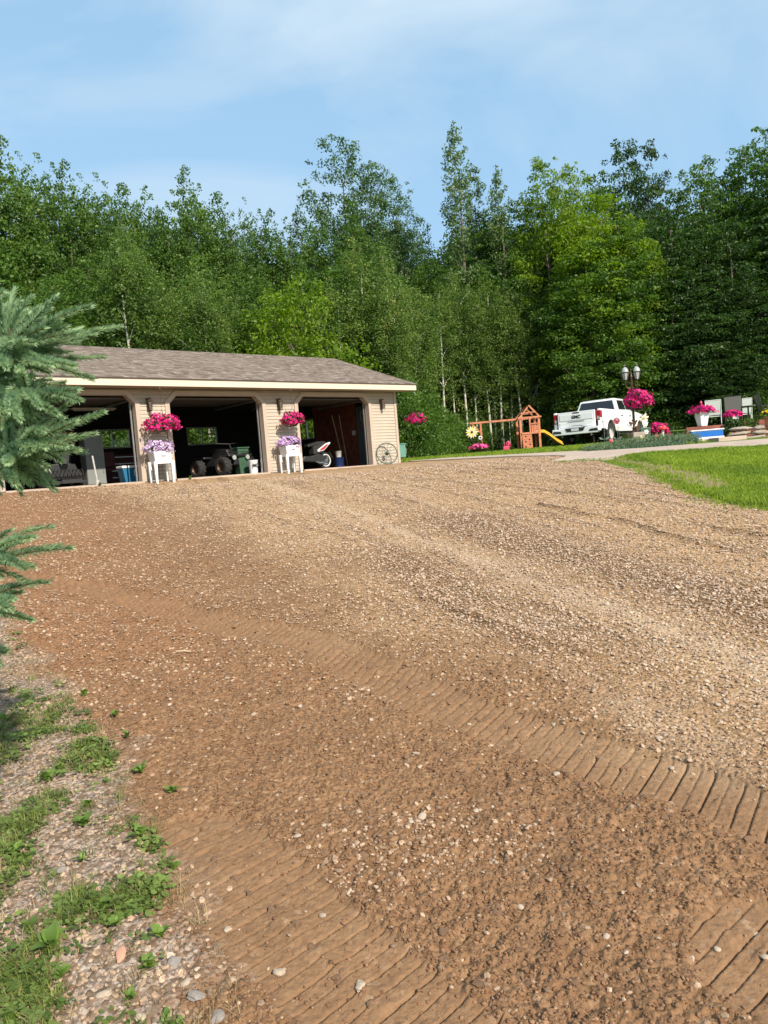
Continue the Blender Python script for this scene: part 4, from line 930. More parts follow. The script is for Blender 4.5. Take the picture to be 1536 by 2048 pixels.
for y in (-.6, .6):
    beam((-.66, y, 1.86), (.66, y, 1.86), .09); beam((-.56, y, 1.88), (0, y, 2.52), .08, 'rafter'); beam((.56, y, 1.88), (0, y, 2.52), .08, 'rafter'); beam((-.3, y, 2.14), (.3, y, 2.14), .06, 'rafter')
beam((0, -.7, 2.5), (0, .7, 2.5), .08, 'ridge_beam')
m = MB()
for i in range(5): m.box((-.5+i*.202, -.55, .92), (-.31+i*.202, .55, .96))
m.obj('deck', M['redwood'], ps)
post(.0, -.6, .9, 1.9, .08)
for i in range(4): m = MB(); m.box((.08+i*.105, -.60, 1.02), (.16+i*.105, -.575, 1.48)); m.obj('slat', M['redwood'], ps)
beam((.04, -.62, 1.50), (.5, -.62, 1.50), .06, 'rail'); beam((-.5, -.62, .98), (.5, -.62, .98), .1, 'rail')
for i in range(6): m = MB(); m.box((-.48, -.78+i*.028, .02+i*.155), (.06, -.74+i*.028, .168+i*.155)); m.obj('climbing_board', pbr('cedar_orange%d' % i, (.50-.03*(i % 2), .17, .08), .65, .2, 6), ps)
for x, z in ((-.33, .22), (-.08, .34), (-.30, .50), (-.1, .62), (-.28, .80)): m = MB(); m.lathe([(.05, 0), (.045, -.03), (.02, -.05)], 8, 'y', (x, -.78+z*.18, z)); m.obj('hold', M['black'], ps)
beam((-.5, .5, 1.86), (-3.25, .5, 1.84), .11, 'swing_beam')
post(-2.62, .5, 0, 1.80, .11, 'swing_post'); beam((-2.62, .5, 1.2), (-3.1, .5, 1.78), .07, 'brace'); beam((-2.62, .5, .0), (-2.62, 1.3, -.0), .07, 'foot_beam')
for x in (-1.32, -.95):
    m = MB(); m.tube([(x, .5, 1.8), (x-.02, .5, .5)], .012, 5); m.obj('rope', M['lightmetal'], ps)
m = MB(); m.box((-1.36, .36, .30), (-.96, .64, .36)); m.box((-1.36, .60, .36), (-.96, .64, .62)); m.box((-1.36, .36, .36), (-1.32, .6, .5)); m.box((-1.0, .36, .36), (-.96, .6, .5)); m.obj('swing_seat', M['pinkp'], ps, bevel=.02)
pts = [(.55, 1.0), (.85, .98), (1.15, .78), (1.55, .42), (1.85, .22), (2.1, .16)]
m = MB()
for a, b in zip(pts[:-1], pts[1:]): m.hexa([(a[0],-.25,a[1]),(b[0],-.25,b[1]),(b[0],.25,b[1]),(a[0],.25,a[1]),(a[0],-.25,a[1]+.03),(b[0],-.25,b[1]+.03),(b[0],.25,b[1]+.03),(a[0],.25,a[1]+.03)])
sl = m.obj('slide', M['yellow'], ps)
for y in (-.27, .27):
    m = MB()
    for a, b in zip(pts[:-1], pts[1:]): m.hexa([(a[0],y-.02,a[1]-.02),(b[0],y-.02,b[1]-.02),(b[0],y+.02,b[1]-.02),(a[0],y+.02,a[1]-.02),(a[0],y-.02,a[1]+.14),(b[0],y-.02,b[1]+.14),(b[0],y+.02,b[1]+.14),(a[0],y+.02,a[1]+.14)])
    m.obj('slide_rail', M['yellow'] if y < 0 else M['cream'], sl)
t = thing('toy_animal', 'pink plastic ride-on toy on the grass in front of the swing set', 'toy', (6.95, 41.2, Hz(6.95, 41.2)))
m = MB(); m.box((-.18, -.1, .12), (.18, .1, .34)); m.box((.06, -.08, .34), (.2, .08, .62)); m.obj('body', M['pinkp'], t, bevel=.04)
for x in (-.14, .14):
    m = MB(); m.box((x-.04, -.1, 0), (x+.04, .1, .12)); m.obj('leg', M['pinkp'], t, bevel=.01)

# pinwheel garden spinner
t = thing('garden_spinner', 'golden sunflower shaped wind spinner on a stake left of the swing set', 'garden spinner', (4.47, 35.8, Hz(4.47, 35.8)), math.radians(-6))
m = MB(); m.tube([(0, .03, 0), (0, .03, 1.1)], .014, 6); m.obj('stake', M['black'], t)
for k in range(14):
    a = 2*math.pi*k/14; m = MB(); r0, r1, r2 = .05, .20, .32; w = .045
    q = [(r0, -.012), (r1, -w), (r2, 0), (r1, w), (r0, .012)]
    m.prism([(x*math.cos(a)-y*math.sin(a), 1.08+x*math.sin(a)+y*math.cos(a)) for x, y in q], 'y', -.014-.004*(k % 2), -.006-.004*(k % 2)); m.obj('petal', M['goldflower'] if k % 2 else M['cream'], t)
m = MB(); m.lathe([(.065, -.02), (.05, -.045), (.0, -.05)], 12, 'y', (0, 0, 1.08), cap=False); m.obj('centre', M['bronze'], t)
t = thing('garden_stake', 'small white ring ornament on a thin stake beside the golden spinner', 'garden stake', (4.86, 35.9, Hz(4.86, 35.9)))
m = MB(); m.tube([(0, 0, 0), (0, 0, .72)], .01, 5); m.obj('stake', M['black'], t); m = MB(); m.torus(.07, .025, 16, 6, 'y', (0, 0, .78)); m.obj('ring', M['white'], t)
t = thing('flower_bowl', 'low dark bowl of pink petunias on the grass below the swing beam', 'flower bowl', (4.46, 33.4, Hz(4.46, 33.4)))
m = MB(); m.lathe([(.25, 0), (.36, .2), (.38, .22), (.34, .22)], 20); m.obj('bowl', M['black'], t, smooth=True)
bouquet(t, (0, 0, .30), (.42, .36, .16), 240, 200, .045, M['hotpink'], 51, lo=-.2)

# ------------------------------------------------------------------ lamp post and the ornaments in the juniper bed
LB = (6.86, 20.15); LZ = Hz(*LB)
t = thing('lamp_post', 'dark garden lamp post with two frosted lanterns rising from the juniper bed', 'lamp post', (LB[0], LB[1], LZ))
m = MB(); m.lathe([(.09, 0), (.09, .06), (.05, .1), (.042, .5), (.05, .52), (.033, .56), (.028, 1.86), (.04, 1.88), (.02, 1.92), (.012, 2.04), (.02, 2.07), (0.001, 2.1)], 14); m.obj('pole', M['bronze'], t, smooth=True)
for s in (-1, 1):
    x = s*.155; c = (x, 0, 1.93)
    m = MB(); m.tube([(0, 0, 1.6), (x*.6, 0, 1.56), (x, 0, 1.65), (x, 0, 1.79)], .013, 6); m.obj('arm', M['bronze'], t, smooth=True)
    m = MB(); m.lathe([(.02, -.16), (.06, -.13), (.055, -.12)], 6, 'z', c); m.lathe([(.105, .055), (.105, .075), (.09, .08)], 6, 'z', c); m.lathe([(.012, .22), (.02, .24), (.008, .28), (.001, .31)], 6, 'z', c)
    for k in range(6): a = math.pi/3*k; m.tube([(c[0]+.055*math.cos(a), .055*math.sin(a), c[2]-.13), (c[0]+.10*math.cos(a), .10*math.sin(a), c[2]+.06)], .006, 4)
    ln = m.obj('lantern', M['black'], t)
    g = MB(); g.lathe([(.052, -.125), (.094, .054)], 6, 'z', c); g.obj('lamp_glass', M['lampglass'], ln)
    g = MB(); g.lathe([(.093, .08), (.085, .13), (.055, .185), (.015, .215)], 12, 'z', c); g.obj('lantern_cap', M['lampglass'], ln, smooth=True)
t = thing('hanging_basket', 'large magenta basket hanging on the lamp post in front of the truck cab', 'flower basket', (LB[0]+.08, LB[1]-.18, LZ+1.22), 0, 'magenta hanging baskets')
m = MB(); m.lathe([(.03, -.26), (.12, -.24), (.17, -.06), (.18, -.04)], 14); m.obj('pot', M['blackrub'], t, smooth=True)
m = MB()
for k in range(3): m = MB(); m.tube([(.17*math.cos(2.1*k), .17*math.sin(2.1*k), -.04), (0, 0, .42)], .004, 4); m.obj('wire', M['bronze'], t)
m = MB(); m.tube([(0, 0, .42), (-.03, .08, .46), (-.08, .17, .40)], .007, 5); m.obj('hook', M['bronze'], t)
bouquet(t, (.03, 0, .03), (.36, .34, .25), 420, 600, .042, M['magenta'], 61, lo=-.75)

def metal_flower(label, x, y, zc, R, mat, n=10, centre='goldflower', rz=0, tiltx=0, broad=.5, leaves=True, name='metal_flower'):
    z0 = Hz(x, y); t = thing(name, label, 'garden ornament', (x, y, z0), rz, 'painted metal flowers in the juniper bed')
    h = zc-z0; m = MB(); m.tube([(0, .02, 0), (.01, .02, h*.5), (0, .015, h)], .007, 5); m.obj('stem', M['wheelgreen'], t)
    for k in range(n):
        a = 2*math.pi*k/n+.2; q = [(R*.14, -R*.05), (R*.6, -R*broad*.42), (R*.9, -R*broad*.2), (R, 0), (R*.9, R*broad*.2), (R*.6, R*broad*.42), (R*.14, R*.05)]
        m = MB(); T_ = Matrix.Translation((0, 0, h)) @ Matrix.Rotation(-a, 4, 'Y') @ Matrix.Rotation(math.radians(14), 4, 'Z')
        m.at(T_); m.prism(q_ := [(x_, z_) for x_, z_ in q], 'y', -.004-.003*(k % 2), .001-.003*(k % 2)); m.obj('petal', mat, t)
    m = MB(); m.lathe([(R*.24, -.006), (R*.2, -R*.16), (.001, -R*.2)], 12, 'y', (0, 0, h), cap=False); m.obj('centre', M[centre], t, smooth=True)
    if leaves:
        for s in (-1, 1):
            m = MB(); m.prism([(0, h*.35), (s*R*.7, h*.35+R*.5), (s*R*1.2, h*.35+R*.45), (s*R*.8, h*.35)], 'y', .018, .024); m.obj('leaf', M['wheelgreen'], t)
    return t
metal_flower('white metal daisy at the left end of the ornaments, over the truck wheel', 6.08, 20.25, 2.36, .135, M['whiteflower'], 9, 'cream', .1)
metal_flower('pink metal flower with pointed petals just right of the white daisy', 6.42, 20.2, 2.32, .115, M['pinkflower'], 14, 'redflower', 0, 0, .34)
metal_flower('cream metal blossom below the pointed pink flower', 6.44, 20.12, 2.17, .085, M['cream'], 6, 'cream', 0, 0, .9, False)
metal_flower('tall cream metal lily with a gold centre right of the lamp post', 7.16, 20.2, 2.35, .135, M['cream'], 7, 'goldflower', -.1, 0, .5)
metal_flower('white metal blossom below the tall cream lily', 7.15, 20.1, 2.20, .085, M['whiteflower'], 6, 'cream', 0, 0, .8, False)
metal_flower('low white metal blossom on the dark pot, right of the stone block', 7.12, 19.98, 1.96, .07, M['whiteflower'], 6, 'cream', 0, 0, .7, False)
metal_flower('red metal poppy beside the mushroom ornament', 7.70, 20.3, 1.94, .13, M['redflower'], 6, 'black', 0, 0, 1.0, False)
def mushroom(label, x, y, h, R):
    z0 = Hz(x, y); t = thing('mushroom_ornament', label, 'garden ornament', (x, y, z0), 0, 'red toadstool ornaments')
    m = MB(); m.lathe([(.045, 0), (.03, h*.5), (.035, h)], 12); m.obj('stem', M['cream'], t, smooth=True)
    m = MB(); m.lathe([(.02, h-.005), (R*.9, h-.01), (R, h+.01), (R*.85, h+.05), (R*.45, h+.09), (.001, h+.1)], 16, cap=False); c = m.obj('cap', M['redflower'], t, smooth=True)
    for k in range(5):
        a = k*1.3; r = R*.62; m = MB(); m.lathe([(.016, 0), (.001, .012)], 8, 'z', (r*math.cos(a), r*math.sin(a), h+.068), cap=False); m.obj('spot', M['white'], c)
mushroom('tall toadstool ornament with a red cap in front of the pink petunias', 7.56, 20.0, .42, .13)
mushroom('small red toadstool ornament low at the left end of the bed', 6.14, 19.9, .18, .07)
mushroom('small red toadstool ornament between the dark pot and the tall toadstool', 7.34, 19.9, .2, .08)
t = thing('stone_block', 'square tan stone block with a raised cream flower at the foot of the lamp post', 'stone block', (6.86, 19.85, Hz(6.86, 19.85)))
m = MB(); m.box((-.17, -.1, 0), (.14, .1, .40)); m.obj('block', M['stone'], t, bevel=.02)
for k in range(6):
    a = math.pi/3*k; m = MB(); m.lathe([(.035, -.012), (.028, .0)], 8, 'y', (.0+.05*math.cos(a), -.101, .24+.05*math.sin(a))); m.obj('petal', M['cream'], t)
m = MB(); m.lathe([(.022, -.02), (.02, 0)], 8, 'y', (0, -.103, .24)); m.obj('centre', M['goldflower'], t)
t = thing('garden_pot', 'dark square garden pot right of the stone block', 'pot', (7.13, 20.16, Hz(7.13, 20.16)))
m = MB(); m.prism([(-.1, 0), (.1, 0), (.14, .5), (-.14, .5)], 'y', -.1, .1); m.obj('pot', M['greenbin'], t, bevel=.01)
t = thing('scroll_ornament', 'rusty leaf scrollwork wrapped round the foot of the lamp post', 'garden ornament', (LB[0], LB[1]-.06, LZ))
rs = random.Random(5)
for k in range(12):
    a = rs.random()*6.28; r = rs.uniform(.05, .24); h = rs.uniform(.32, .72); m = MB().at(Matrix.Translation((r*math.cos(a), r*math.sin(a)*.4, h)) @ Matrix.Rotation(rs.uniform(-1.4, 1.4), 4, 'Y') @ Matrix.Rotation(rs.uniform(-.5, .5), 4, 'X'))
    m.prism([(-.07, 0), (-.02, .03), (.05, .025), (.09, 0), (.05, -.02), (-.02, -.03)], 'y', -.003, .003); m.obj('leaf', M['bronze'], t)
m = MB(); m.tube([(.0, 0, .1), (.12, 0, .3), (.05, 0, .5), (.2, 0, .68)], .008, 5); m.tube([(.0, 0, .1), (-.12, 0, .3), (-.06, 0, .5), (-.2, 0, .62)], .008, 5); m.obj('stem', M['bronze'], t)
t = thing('petunia_plant', 'magenta petunia mound behind the red toadstool', 'flowers', (7.62, 20.4, Hz(7.62, 20.4)))
bouquet(t, (0, 0, .40), (.27, .24, .19), 260, 260, .04, M['magenta'], 71, lo=-.6); m = MB(); m.lathe([(.1, 0), (.14, .24)], 12); m.obj('pot', M['blackrub'], t)

# juniper ground cover in front of them
def juniper():
    rng = np.random.default_rng(8); V = []; F = []; T = []
    nt_ = 1500
    for i in range(nt_):
        u = rng.random(); x = 5.35+u*3.0+rng.normal()*.05; w = .34*math.sin(math.pi*min(max(u, .04), .96))**.5+.06; v = rng.uniform(-1, 1); y = 19.6+(u-.5)*.25+v*w*1.4
        hz = (.17+.14*u)*math.sqrt(max(0, 1-v*v))*(.6+.4*math.sin(math.pi*min(max(u, .1), .9)))*(.85+.3*rng.random())
        z = Hz(x, y)+hz; d = np.array([rng.normal()*.7, -.3+rng.normal()*.7, .35+.3*rng.random()]); d /= np.linalg.norm(d)
        L0 = .10+.09*rng.random(); tt = rng.random(); nn = 9
        for k in range(nn):
            p = np.array([x, y, z-.04])+d*L0*k/nn; r = rng.normal(size=3); r -= d*r.dot(d); r /= np.linalg.norm(r); s = np.cross(d, r)
            q = r*.8+d*.7; b = len(V); V += [p-s*.006, p+s*.006, p+q*.035]; F.append((b, b+1, b+2)); T.append(min(1, max(0, tt*.7+.3*k/nn)))
    me = np_mesh('juniper', V, F, M['juniper'], {'tint': ('FACE', T)})
    o = put(D.objects.new('juniper_ground_cover', me), None, 'low blue green juniper carpet along the concrete walk', 'ground cover', kind='stuff')
    # the dark woody mound the sprays grow from
    m = MB(); n = 26
    for i in range(n):
        u = (i+.5)/n; x = 5.35+u*3.0; w = (.34*math.sin(math.pi*u)**.5+.06)*1.25; y = 19.6+(u-.5)*.25
        m.at(Matrix.Translation((x, y, Hz(x, y)-.05)) @ Matrix.Diagonal((.14, w, (.14+.13*u)*(.6+.4*math.sin(math.pi*min(max(u, .1), .9))), 1))); m.lathe([(1, 0), (.92, .35), (.7, .7), (.35, .93), (.01, 1)], 12, cap=False)
    m.obj('mound', M['juniper'], o)
juniper()

# ------------------------------------------------------------------ terrace on the right
def timber(label, x0, y0, x1, y1, z0, rows, h=.115, dpt=.12):
    t = thing('timber_wall', label, 'retaining wall', (x0, y0, z0), math.atan2(y1-y0, x1-x0), 'red brown timber retaining walls'); L0 = math.hypot(x1-x0, y1-y0)
    for i in range(rows): m = MB(); j = rnd.uniform(-.008, .008); m.box((0, j, i*h+.003), (L0+j, dpt+j, (i+1)*h-.004)); m.obj('timber', M['timber'], t, bevel=.008)
    return t
timber('red brown timber retaining wall under the white petunia pot', 8.62, 21.05, 9.62, 20.85, 1.56, 4)
timber('red brown timber steps wall right of the dark bush', 9.95, 21.4, 12.6, 20.9, 1.60, 4, .12)
mt = slab('terrace_soil', [(8.7, 21.15), (9.7, 20.98), (10.1, 21.5), (16, 20.4), (19, 33.5), (10.4, 33.5)], M['yard'], top=.34, thick=.6)
def tapered_pot(name, label, x, y, z, R, h, mat, fl, seed, fr=1.7, extra=None, group=None):
    t = thing(name, label, 'flower pot', (x, y, z), .3, group)
    m = MB(); m.lathe([(R*.62, 0), (R*.97, h*.93), (R*1.03, h*.94), (R*1.03, h), (R*.85, h)], 5 if mat == 'white' else 20, 'z'); m.obj('pot', M[mat], t)
    bouquet(t, (0, 0, h+.03), (R*fr, R*fr*.9, R*.7), 230, 220, .04, M[fl], seed, lo=-.25); return t
p = tapered_pot('flower_pot', 'white tapered pot of magenta petunias on the timber wall', 9.13, 21.15, 2.03, .22, .38, 'white', 'magenta', 81, group='white tapered pots')
m = MB(); m.tube([(-.02, 0, .4), (-.02, 0, .62)], .006, 4); m.lathe([(.01, .60), (.035, .64), (.02, .70)], 8, 'z', (-.02, 0, 0)); m.obj('plant_pick', M['pinkp'], p)
tapered_pot('flower_pot', 'white tapered pot half hidden behind the dark bush and sling chair', 10.35, 21.9, 1.93, .19, .34, 'white', 'magenta', 82, 1.3, group='white tapered pots')
t = thing('sandbox_tub', 'bright blue plastic tub with a white rim below the timber wall', 'tub', (9.02, 20.72, 1.68), math.radians(-6))
m = MB(); m.box((-.42, -.14, .03), (.42, .14, .20)); m.obj('body', M['blue'], t, bevel=.02); m = MB(); m.box((-.44, -.16, .20), (.44, .16, .235)); m.obj('rim', M['white'], t, bevel=.01); m = MB(); m.box((-.43, -.15, -.035), (.43, .15, .03)); m.obj('base', M['white'], t)
def stone_mesh(seed, flat=.5, sub=2, rough=.22):
    bm = bmesh.new(); bmesh.ops.create_icosphere(bm, subdivisions=sub, radius=1); rs_ = random.Random(seed); off = [rs_.uniform(0, 50) for _ in range(3)]
    from mathutils import noise as mn
    for v in bm.verts:
        k = 1+rough*mn.noise(v.co*1.1+Vector(off))*2+rough*.4*mn.noise(v.co*3+Vector(off)); v.co *= k; v.co.z *= flat
    return bm
def stone_data(name, seed, mat, flat=.5, sub=2, rough=.22, smooth=False):
    bm = stone_mesh(seed, flat, sub, rough); me = D.meshes.new(name); bm.to_mesh(me); bm.free(); me.materials.append(mat)
    if smooth: me.polygons.foreach_set('use_smooth', [True]*len(me.polygons))
    return me
sw_ = thing('stone_wall', 'low dry stone wall of flat field stones under the timber steps', 'stone wall', (9.5, 20.4, 1.52), math.radians(-8))
sds = [stone_data('stone%d' % i, i, M['stone'], .6) for i in range(5)]
rs = random.Random(3)
for row in range(3):
    x = -.95 if row == 0 else (.0 if row == 1 else .05)
    while x < 3.4:
        w = rs.uniform(.13, .32); o = put(D.objects.new('stone', rs.choice(sds)), sw_); o.location = (x+w, rs.uniform(-.03, .03)+row*.05, .07+row*.13); o.scale = (w, rs.uniform(.14, .2), .11); o.rotation_euler = (0, rs.uniform(-.08, .08), rs.uniform(-.2, .2)); x += w*1.8
t = thing('stone_slab', 'pale grey stone slab lying at the edge of the walk', 'stone slab', (9.15, 19.75, 1.56), math.radians(12))
m = MB(); m.box((-.42, -.22, -.04), (.42, .22, .10)); m.obj('slab', M['concrete'], t, bevel=.015)
def bush(name, label, x, y, z0, r, n, leaf, mat, seed, cat='bush', group=None, blade=False):
    rng = np.random.default_rng(seed); t = thing(name, label, cat, (x, y, z0), 0, group)
    P, v = dome_pts(n, *r, rng, -.2, .7); Vn = v*.5+rng.normal(size=v.shape)*.7+np.array([0, 0, .3]); Vn /= np.linalg.norm(Vn, axis=1)[:, None]
    V, F = leaf_quads(P+np.array([0, 0, r[2]*.35]), Vn, leaf, leaf*.42, rng)
    put(D.objects.new('foliage', np_mesh('foliage', V, F, mat, {'tint': ('FACE', rng.random(len(F)))})), t, kind='stuff')
    m = MB()
    for k in range(5): a = k*1.3; m.tube([(0, 0, 0), (r[0]*.5*math.cos(a), r[1]*.5*math.sin(a), r[2]*.8)], .01, 4)
    m.obj('stems', M['bark'], t); return t
bush('leafy_bush', 'dark glossy bush between the blue tub and the timber steps', 9.83, 20.75, 1.75, (.30, .26, .30), 420, .06, M['leaf_dark'], 91)
bush('leafy_plant', 'green plant with yellow blooms spilling from the terracotta pot at the right edge', 10.62, 20.25, 2.10, (.24, .22, .24), 300, .05, M['leaf_maple'], 92, 'plant')
t = thing('flower_pot', 'terracotta pot with yellow flowers at the right edge', 'flower pot', (10.62, 20.25, 1.72))
m = MB(); m.lathe([(.14, 0), (.20, .34), (.22, .35), (.22, .40), (.19, .40)], 20); m.obj('pot', M['terracotta'], t, smooth=True)
rng = np.random.default_rng(4); P, v = dome_pts(60, .24, .22, .16, rng, 0); put(D.objects.new('flowers', flowers_mesh('flowers', P+np.array([-.05, 0, .46]), v, .035, M['petyellow'], rng)), t, kind='stuff')
bush('leafy_bush', 'small green bush on the terrace behind the stone wall', 10.2, 20.6, 1.85, (.25, .2, .2), 200, .05, M['leaf_aspen'], 93)

def patio_chair(label, x, y, rz, back, mat, frame, group=None, scale=1):
    t = thing('patio_chair', label, 'chair', (x, y, Hz(x, y)+.34), rz, group)
    m = MB(); m.box((-.25, -.25, .40), (.25, .25, .425)); m.obj('seat', M[mat], t)
    m = MB(); m.hexa([(-.26,.26,.46),(.26,.26,.46),(.26,.275,.46),(-.26,.275,.46),(-.27,.40,1.02),(.27,.40,1.02),(.27,.415,1.02),(-.27,.415,1.02)]); m.obj('backrest', M[mat], t)
    m = MB()
    for s in (-1, 1): m.tube([(s*.28, .27, .42), (s*.285, .41, 1.04)], .014, 6); m.tube([(s*.28, .24, .62), (s*.30, -.24, .62)], .016, 6)
    m.tube([(-.285, .41, 1.04), (.285, .41, 1.04)], .014, 6); m.obj('frame', M[frame], t)
    for sx in (-1, 1):
        for sy in (-1, 1): m = MB(); m.tube([(sx*.27, sy*.24, .62 if sy < 0 else .42), (sx*.28, sy*.30, 0)], .013, 6); m.obj('leg', M[frame], t)
    return t
patio_chair('white backed patio chair directly behind the white petunia pot', 13.40, 30.0, math.radians(156), 1, 'white', 'white')
patio_chair('grey mesh sling patio chair seen from behind', 12.78, 27.0, math.radians(154), 1, 'sling', 'black')
patio_chair('white backed patio chair on the far side of the table', 15.1, 31.0, math.radians(158), 1, 'white', 'white')
patio_chair('dark patio chair side on at the right edge', 13.75, 26.4, math.radians(80), 1, 'black', 'black')
t = thing('patio_table', 'round dark patio table between the patio chairs', 'table', (14.1, 28.6, Hz(14.1, 28.6)+.34))
m = MB(); m.lathe([(.45, .66), (.46, .68), (.45, .70)], 24); m.obj('tabletop', M['black'], t)
m = MB(); m.tube([(0, 0, .66), (0, 0, .1)], .03, 8); m.obj('pedestal', M['black'], t)
for k in range(4): a = k*math.pi/2+.5; m = MB(); m.tube([(0, 0, .12), (.32*math.cos(a), .32*math.sin(a), 0)], .018, 6); m.obj('foot', M['black'], t)
# ------------------------------------------------------------------ scattering on points (ground cover only)
def scatter(name, P, rot, scl, tint, idx, meshes, kind='stuff', parent=None, **k):
    me = D.meshes.new(name); me.vertices.add(len(P)); me.vertices.foreach_set('co', np.asarray(P, np.float32).ravel())
    for an, ty, arr, f in (('rot', 'FLOAT_VECTOR', rot, 'vector'), ('scl', 'FLOAT_VECTOR', scl, 'vector'), ('tint', 'FLOAT', tint, 'value'), ('idx', 'INT', idx, 'value')):
        a = me.attributes.new(an, ty, 'POINT'); a.data.foreach_set(f, np.asarray(arr, np.int32 if ty == 'INT' else np.float32).ravel())
    o = D.objects.new(name, me); put(o, parent, kind=kind, **k)
    ng = D.node_groups.new(name, 'GeometryNodeTree')
    ng.interface.new_socket('Geometry', in_out='INPUT', socket_type='NodeSocketGeometry'); ng.interface.new_socket('Geometry', in_out='OUTPUT', socket_type='NodeSocketGeometry')
    N, L = ng.nodes, ng.links; gi = N.new('NodeGroupInput'); go = N.new('NodeGroupOutput'); jn = N.new('GeometryNodeJoinGeometry')
    for i, m in reversed(list(enumerate(meshes))):
        s = D.objects.new(name+'_shape', m); oi = N.new('GeometryNodeObjectInfo'); oi.inputs['Object'].default_value = s; oi.inputs['As Instance'].default_value = True
        L.new(oi.outputs['Geometry'], jn.inputs[0])
    ip = N.new('GeometryNodeInstanceOnPoints'); L.new(gi.outputs[0], ip.inputs['Points']); L.new(jn.outputs[0], ip.inputs['Instance']); ip.inputs['Pick Instance'].default_value = True
    def at(n, t):
        x = N.new('GeometryNodeInputNamedAttribute'); x.data_type = t; x.inputs['Name'].default_value = n; return x.outputs['Attribute']
    L.new(at('idx', 'INT'), ip.inputs['Instance Index'])
    er = N.new('FunctionNodeEulerToRotation'); L.new(at('rot', 'FLOAT_VECTOR'), er.inputs[0]); L.new(er.outputs[0], ip.inputs['Rotation']); L.new(at('scl', 'FLOAT_VECTOR'), ip.inputs['Scale'])
    L.new(ip.outputs[0], go.inputs[0]); md = o.modifiers.new('scatter', 'NODES'); md.node_group = ng
    return o
def stonemat(name, stops, soilmix=None):
    m, nt, N, L, b = _base(name); a = N.new('ShaderNodeAttribute'); a.attribute_name = 'tint'; a.attribute_type = 'INSTANCER'
    r = N.new('ShaderNodeValToRGB'); e = r.color_ramp.elements
    while len(e) < len(stops): e.new(.5)
    for i, (p, c) in enumerate(stops): e[i].position = p; e[i].color = c+(1,)
    n = N.new('ShaderNodeTexNoise'); n.inputs['Scale'].default_value = 3; n.inputs['Detail'].default_value = 5; mx = N.new('ShaderNodeMix'); mx.data_type = 'RGBA'; mx.blend_type = 'MULTIPLY'; mx.inputs[0].default_value = 1
    r2 = N.new('ShaderNodeValToRGB'); r2.color_ramp.elements[0].color = (.7, .66, .62, 1); r2.color_ramp.elements[1].color = (1.1, 1.1, 1.1, 1); r2.color_ramp.elements[0].position = .35; r2.color_ramp.elements[1].position = .65
    L.new(a.outputs['Fac'], r.inputs[0]); L.new(n.outputs[0], r2.inputs[0]); L.new(r.outputs[0], mx.inputs[6]); L.new(r2.outputs[0], mx.inputs[7]); L.new(mx.outputs[2], b.inputs['Base Color'])
    b.inputs['Roughness'].default_value = .85; b.inputs['Specular IOR Level'].default_value = .25; return m
M['pebble'] = stonemat('pebble', [(0, (.20,.135,.09)), (.2, (.38,.27,.18)), (.45, (.50,.37,.26)), (.7, (.45,.325,.24)), (.88, (.59,.48,.37)), (1, (.30,.25,.21))])
M['clodm'] = stonemat('soil_clod', [(0, (.15,.08,.042)), (.6, (.235,.132,.072)), (1, (.30,.18,.105))])
peb = [stone_data('pebble_shape', 20+i, M['pebble'], .62, 1, .2) for i in range(6)]
cld = [stone_data('clod_shape', 40+i, M['clodm'], .7, 1, .34, True) for i in range(6)]
def fan_points(n, r0, r1, p, rng, half=36):
    """random points in the fan, number per area falling off as r**-p"""
    e = 2-p; u = rng.random(n); r = (r0**e+u*(r1**e-r0**e))**(1/e); t = np.radians(rng.uniform(-half, half, n)); return r*np.sin(t), r*np.cos(t), r
rng = np.random.default_rng(77)
X, Y, R_ = fan_points(270000, 1.6, 20, 1.45, rng); mkp = masks(X, Y); lw = inpoly(X, Y, LAWN)
wall_s = (X-.66)*.664-(Y-25.6)*.748
keep = (~lw) & (wall_s > .3) & ~inpoly(X, Y, WALK) & ((X < 4.6) | (Y < 14)) & (Y < 19)
clump = sstep(.35, .7, fbm(X*1.1, Y*1.1, 3, 201))
pr = np.clip((.015+.20*clump**3+.30*sstep(3.0, 7.5, R_))*mkp[0]+(1-mkp[0])*(.55+.45*mkp[7]), 0, 1)*(1-.9*mkp[2]) + mkp[1]*.22
keep &= rng.random(len(X)) < pr
def pebbles(keep, name, lo, hi, shapes, sink, tint=None, scale_r=0):
    x, y, r = X[keep], Y[keep], R_[keep]; n = len(x); z = gz_arr(x, y)
    s = lo+(hi-lo)*rng.random(n)**2.6; s = s*(1+scale_r*np.clip(r-3, 0, 20))
    sc = s[:, None]*np.stack([.8+.5*rng.random(n), .8+.5*rng.random(n), .8+.3*rng.random(n)], 1)
    rot = np.stack([rng.normal(size=n)*.35, rng.normal(size=n)*.35, rng.random(n)*6.28], 1)
    t = rng.random(n) if tint is None else tint(x, y)
    return scatter(name, np.stack([x, y, z+s*sink], 1), rot, sc, t, rng.integers(0, len(shapes), n), shapes)
o1 = pebbles(keep, 'gravel_pebbles', .0045, .0125, peb, .15, lambda x, y: rng.random(len(x))*(1-.55*masks(x, y)[0]*(rng.random(len(x)) < .9)), .05)
X, Y, R_ = fan_points(95000, 1.6, 12, 1.7, rng); mkp = masks(X, Y); lw = inpoly(X, Y, LAWN)
ex = sstep(.35, .75, fbm(X*1.3+4, Y*1.3, 3, 90)+mkp[0]*.12)
keep = (~lw) & (rng.random(len(X)) < (mkp[0]*(.35+.65*ex)+.12*(1-mkp[0]))*(1-.9*mkp[2])*(1-mkp[1]*.9))
o2 = pebbles(keep, 'soil_crumbs', .0026, .0085, cld, .1, None, .03)
o1['label'] = 'small tan pebbles strewn over the driveway'; o2['label'] = 'brown crumbs of loose soil on the driveway'
o1['category'] = 'gravel'; o2['category'] = 'soil'
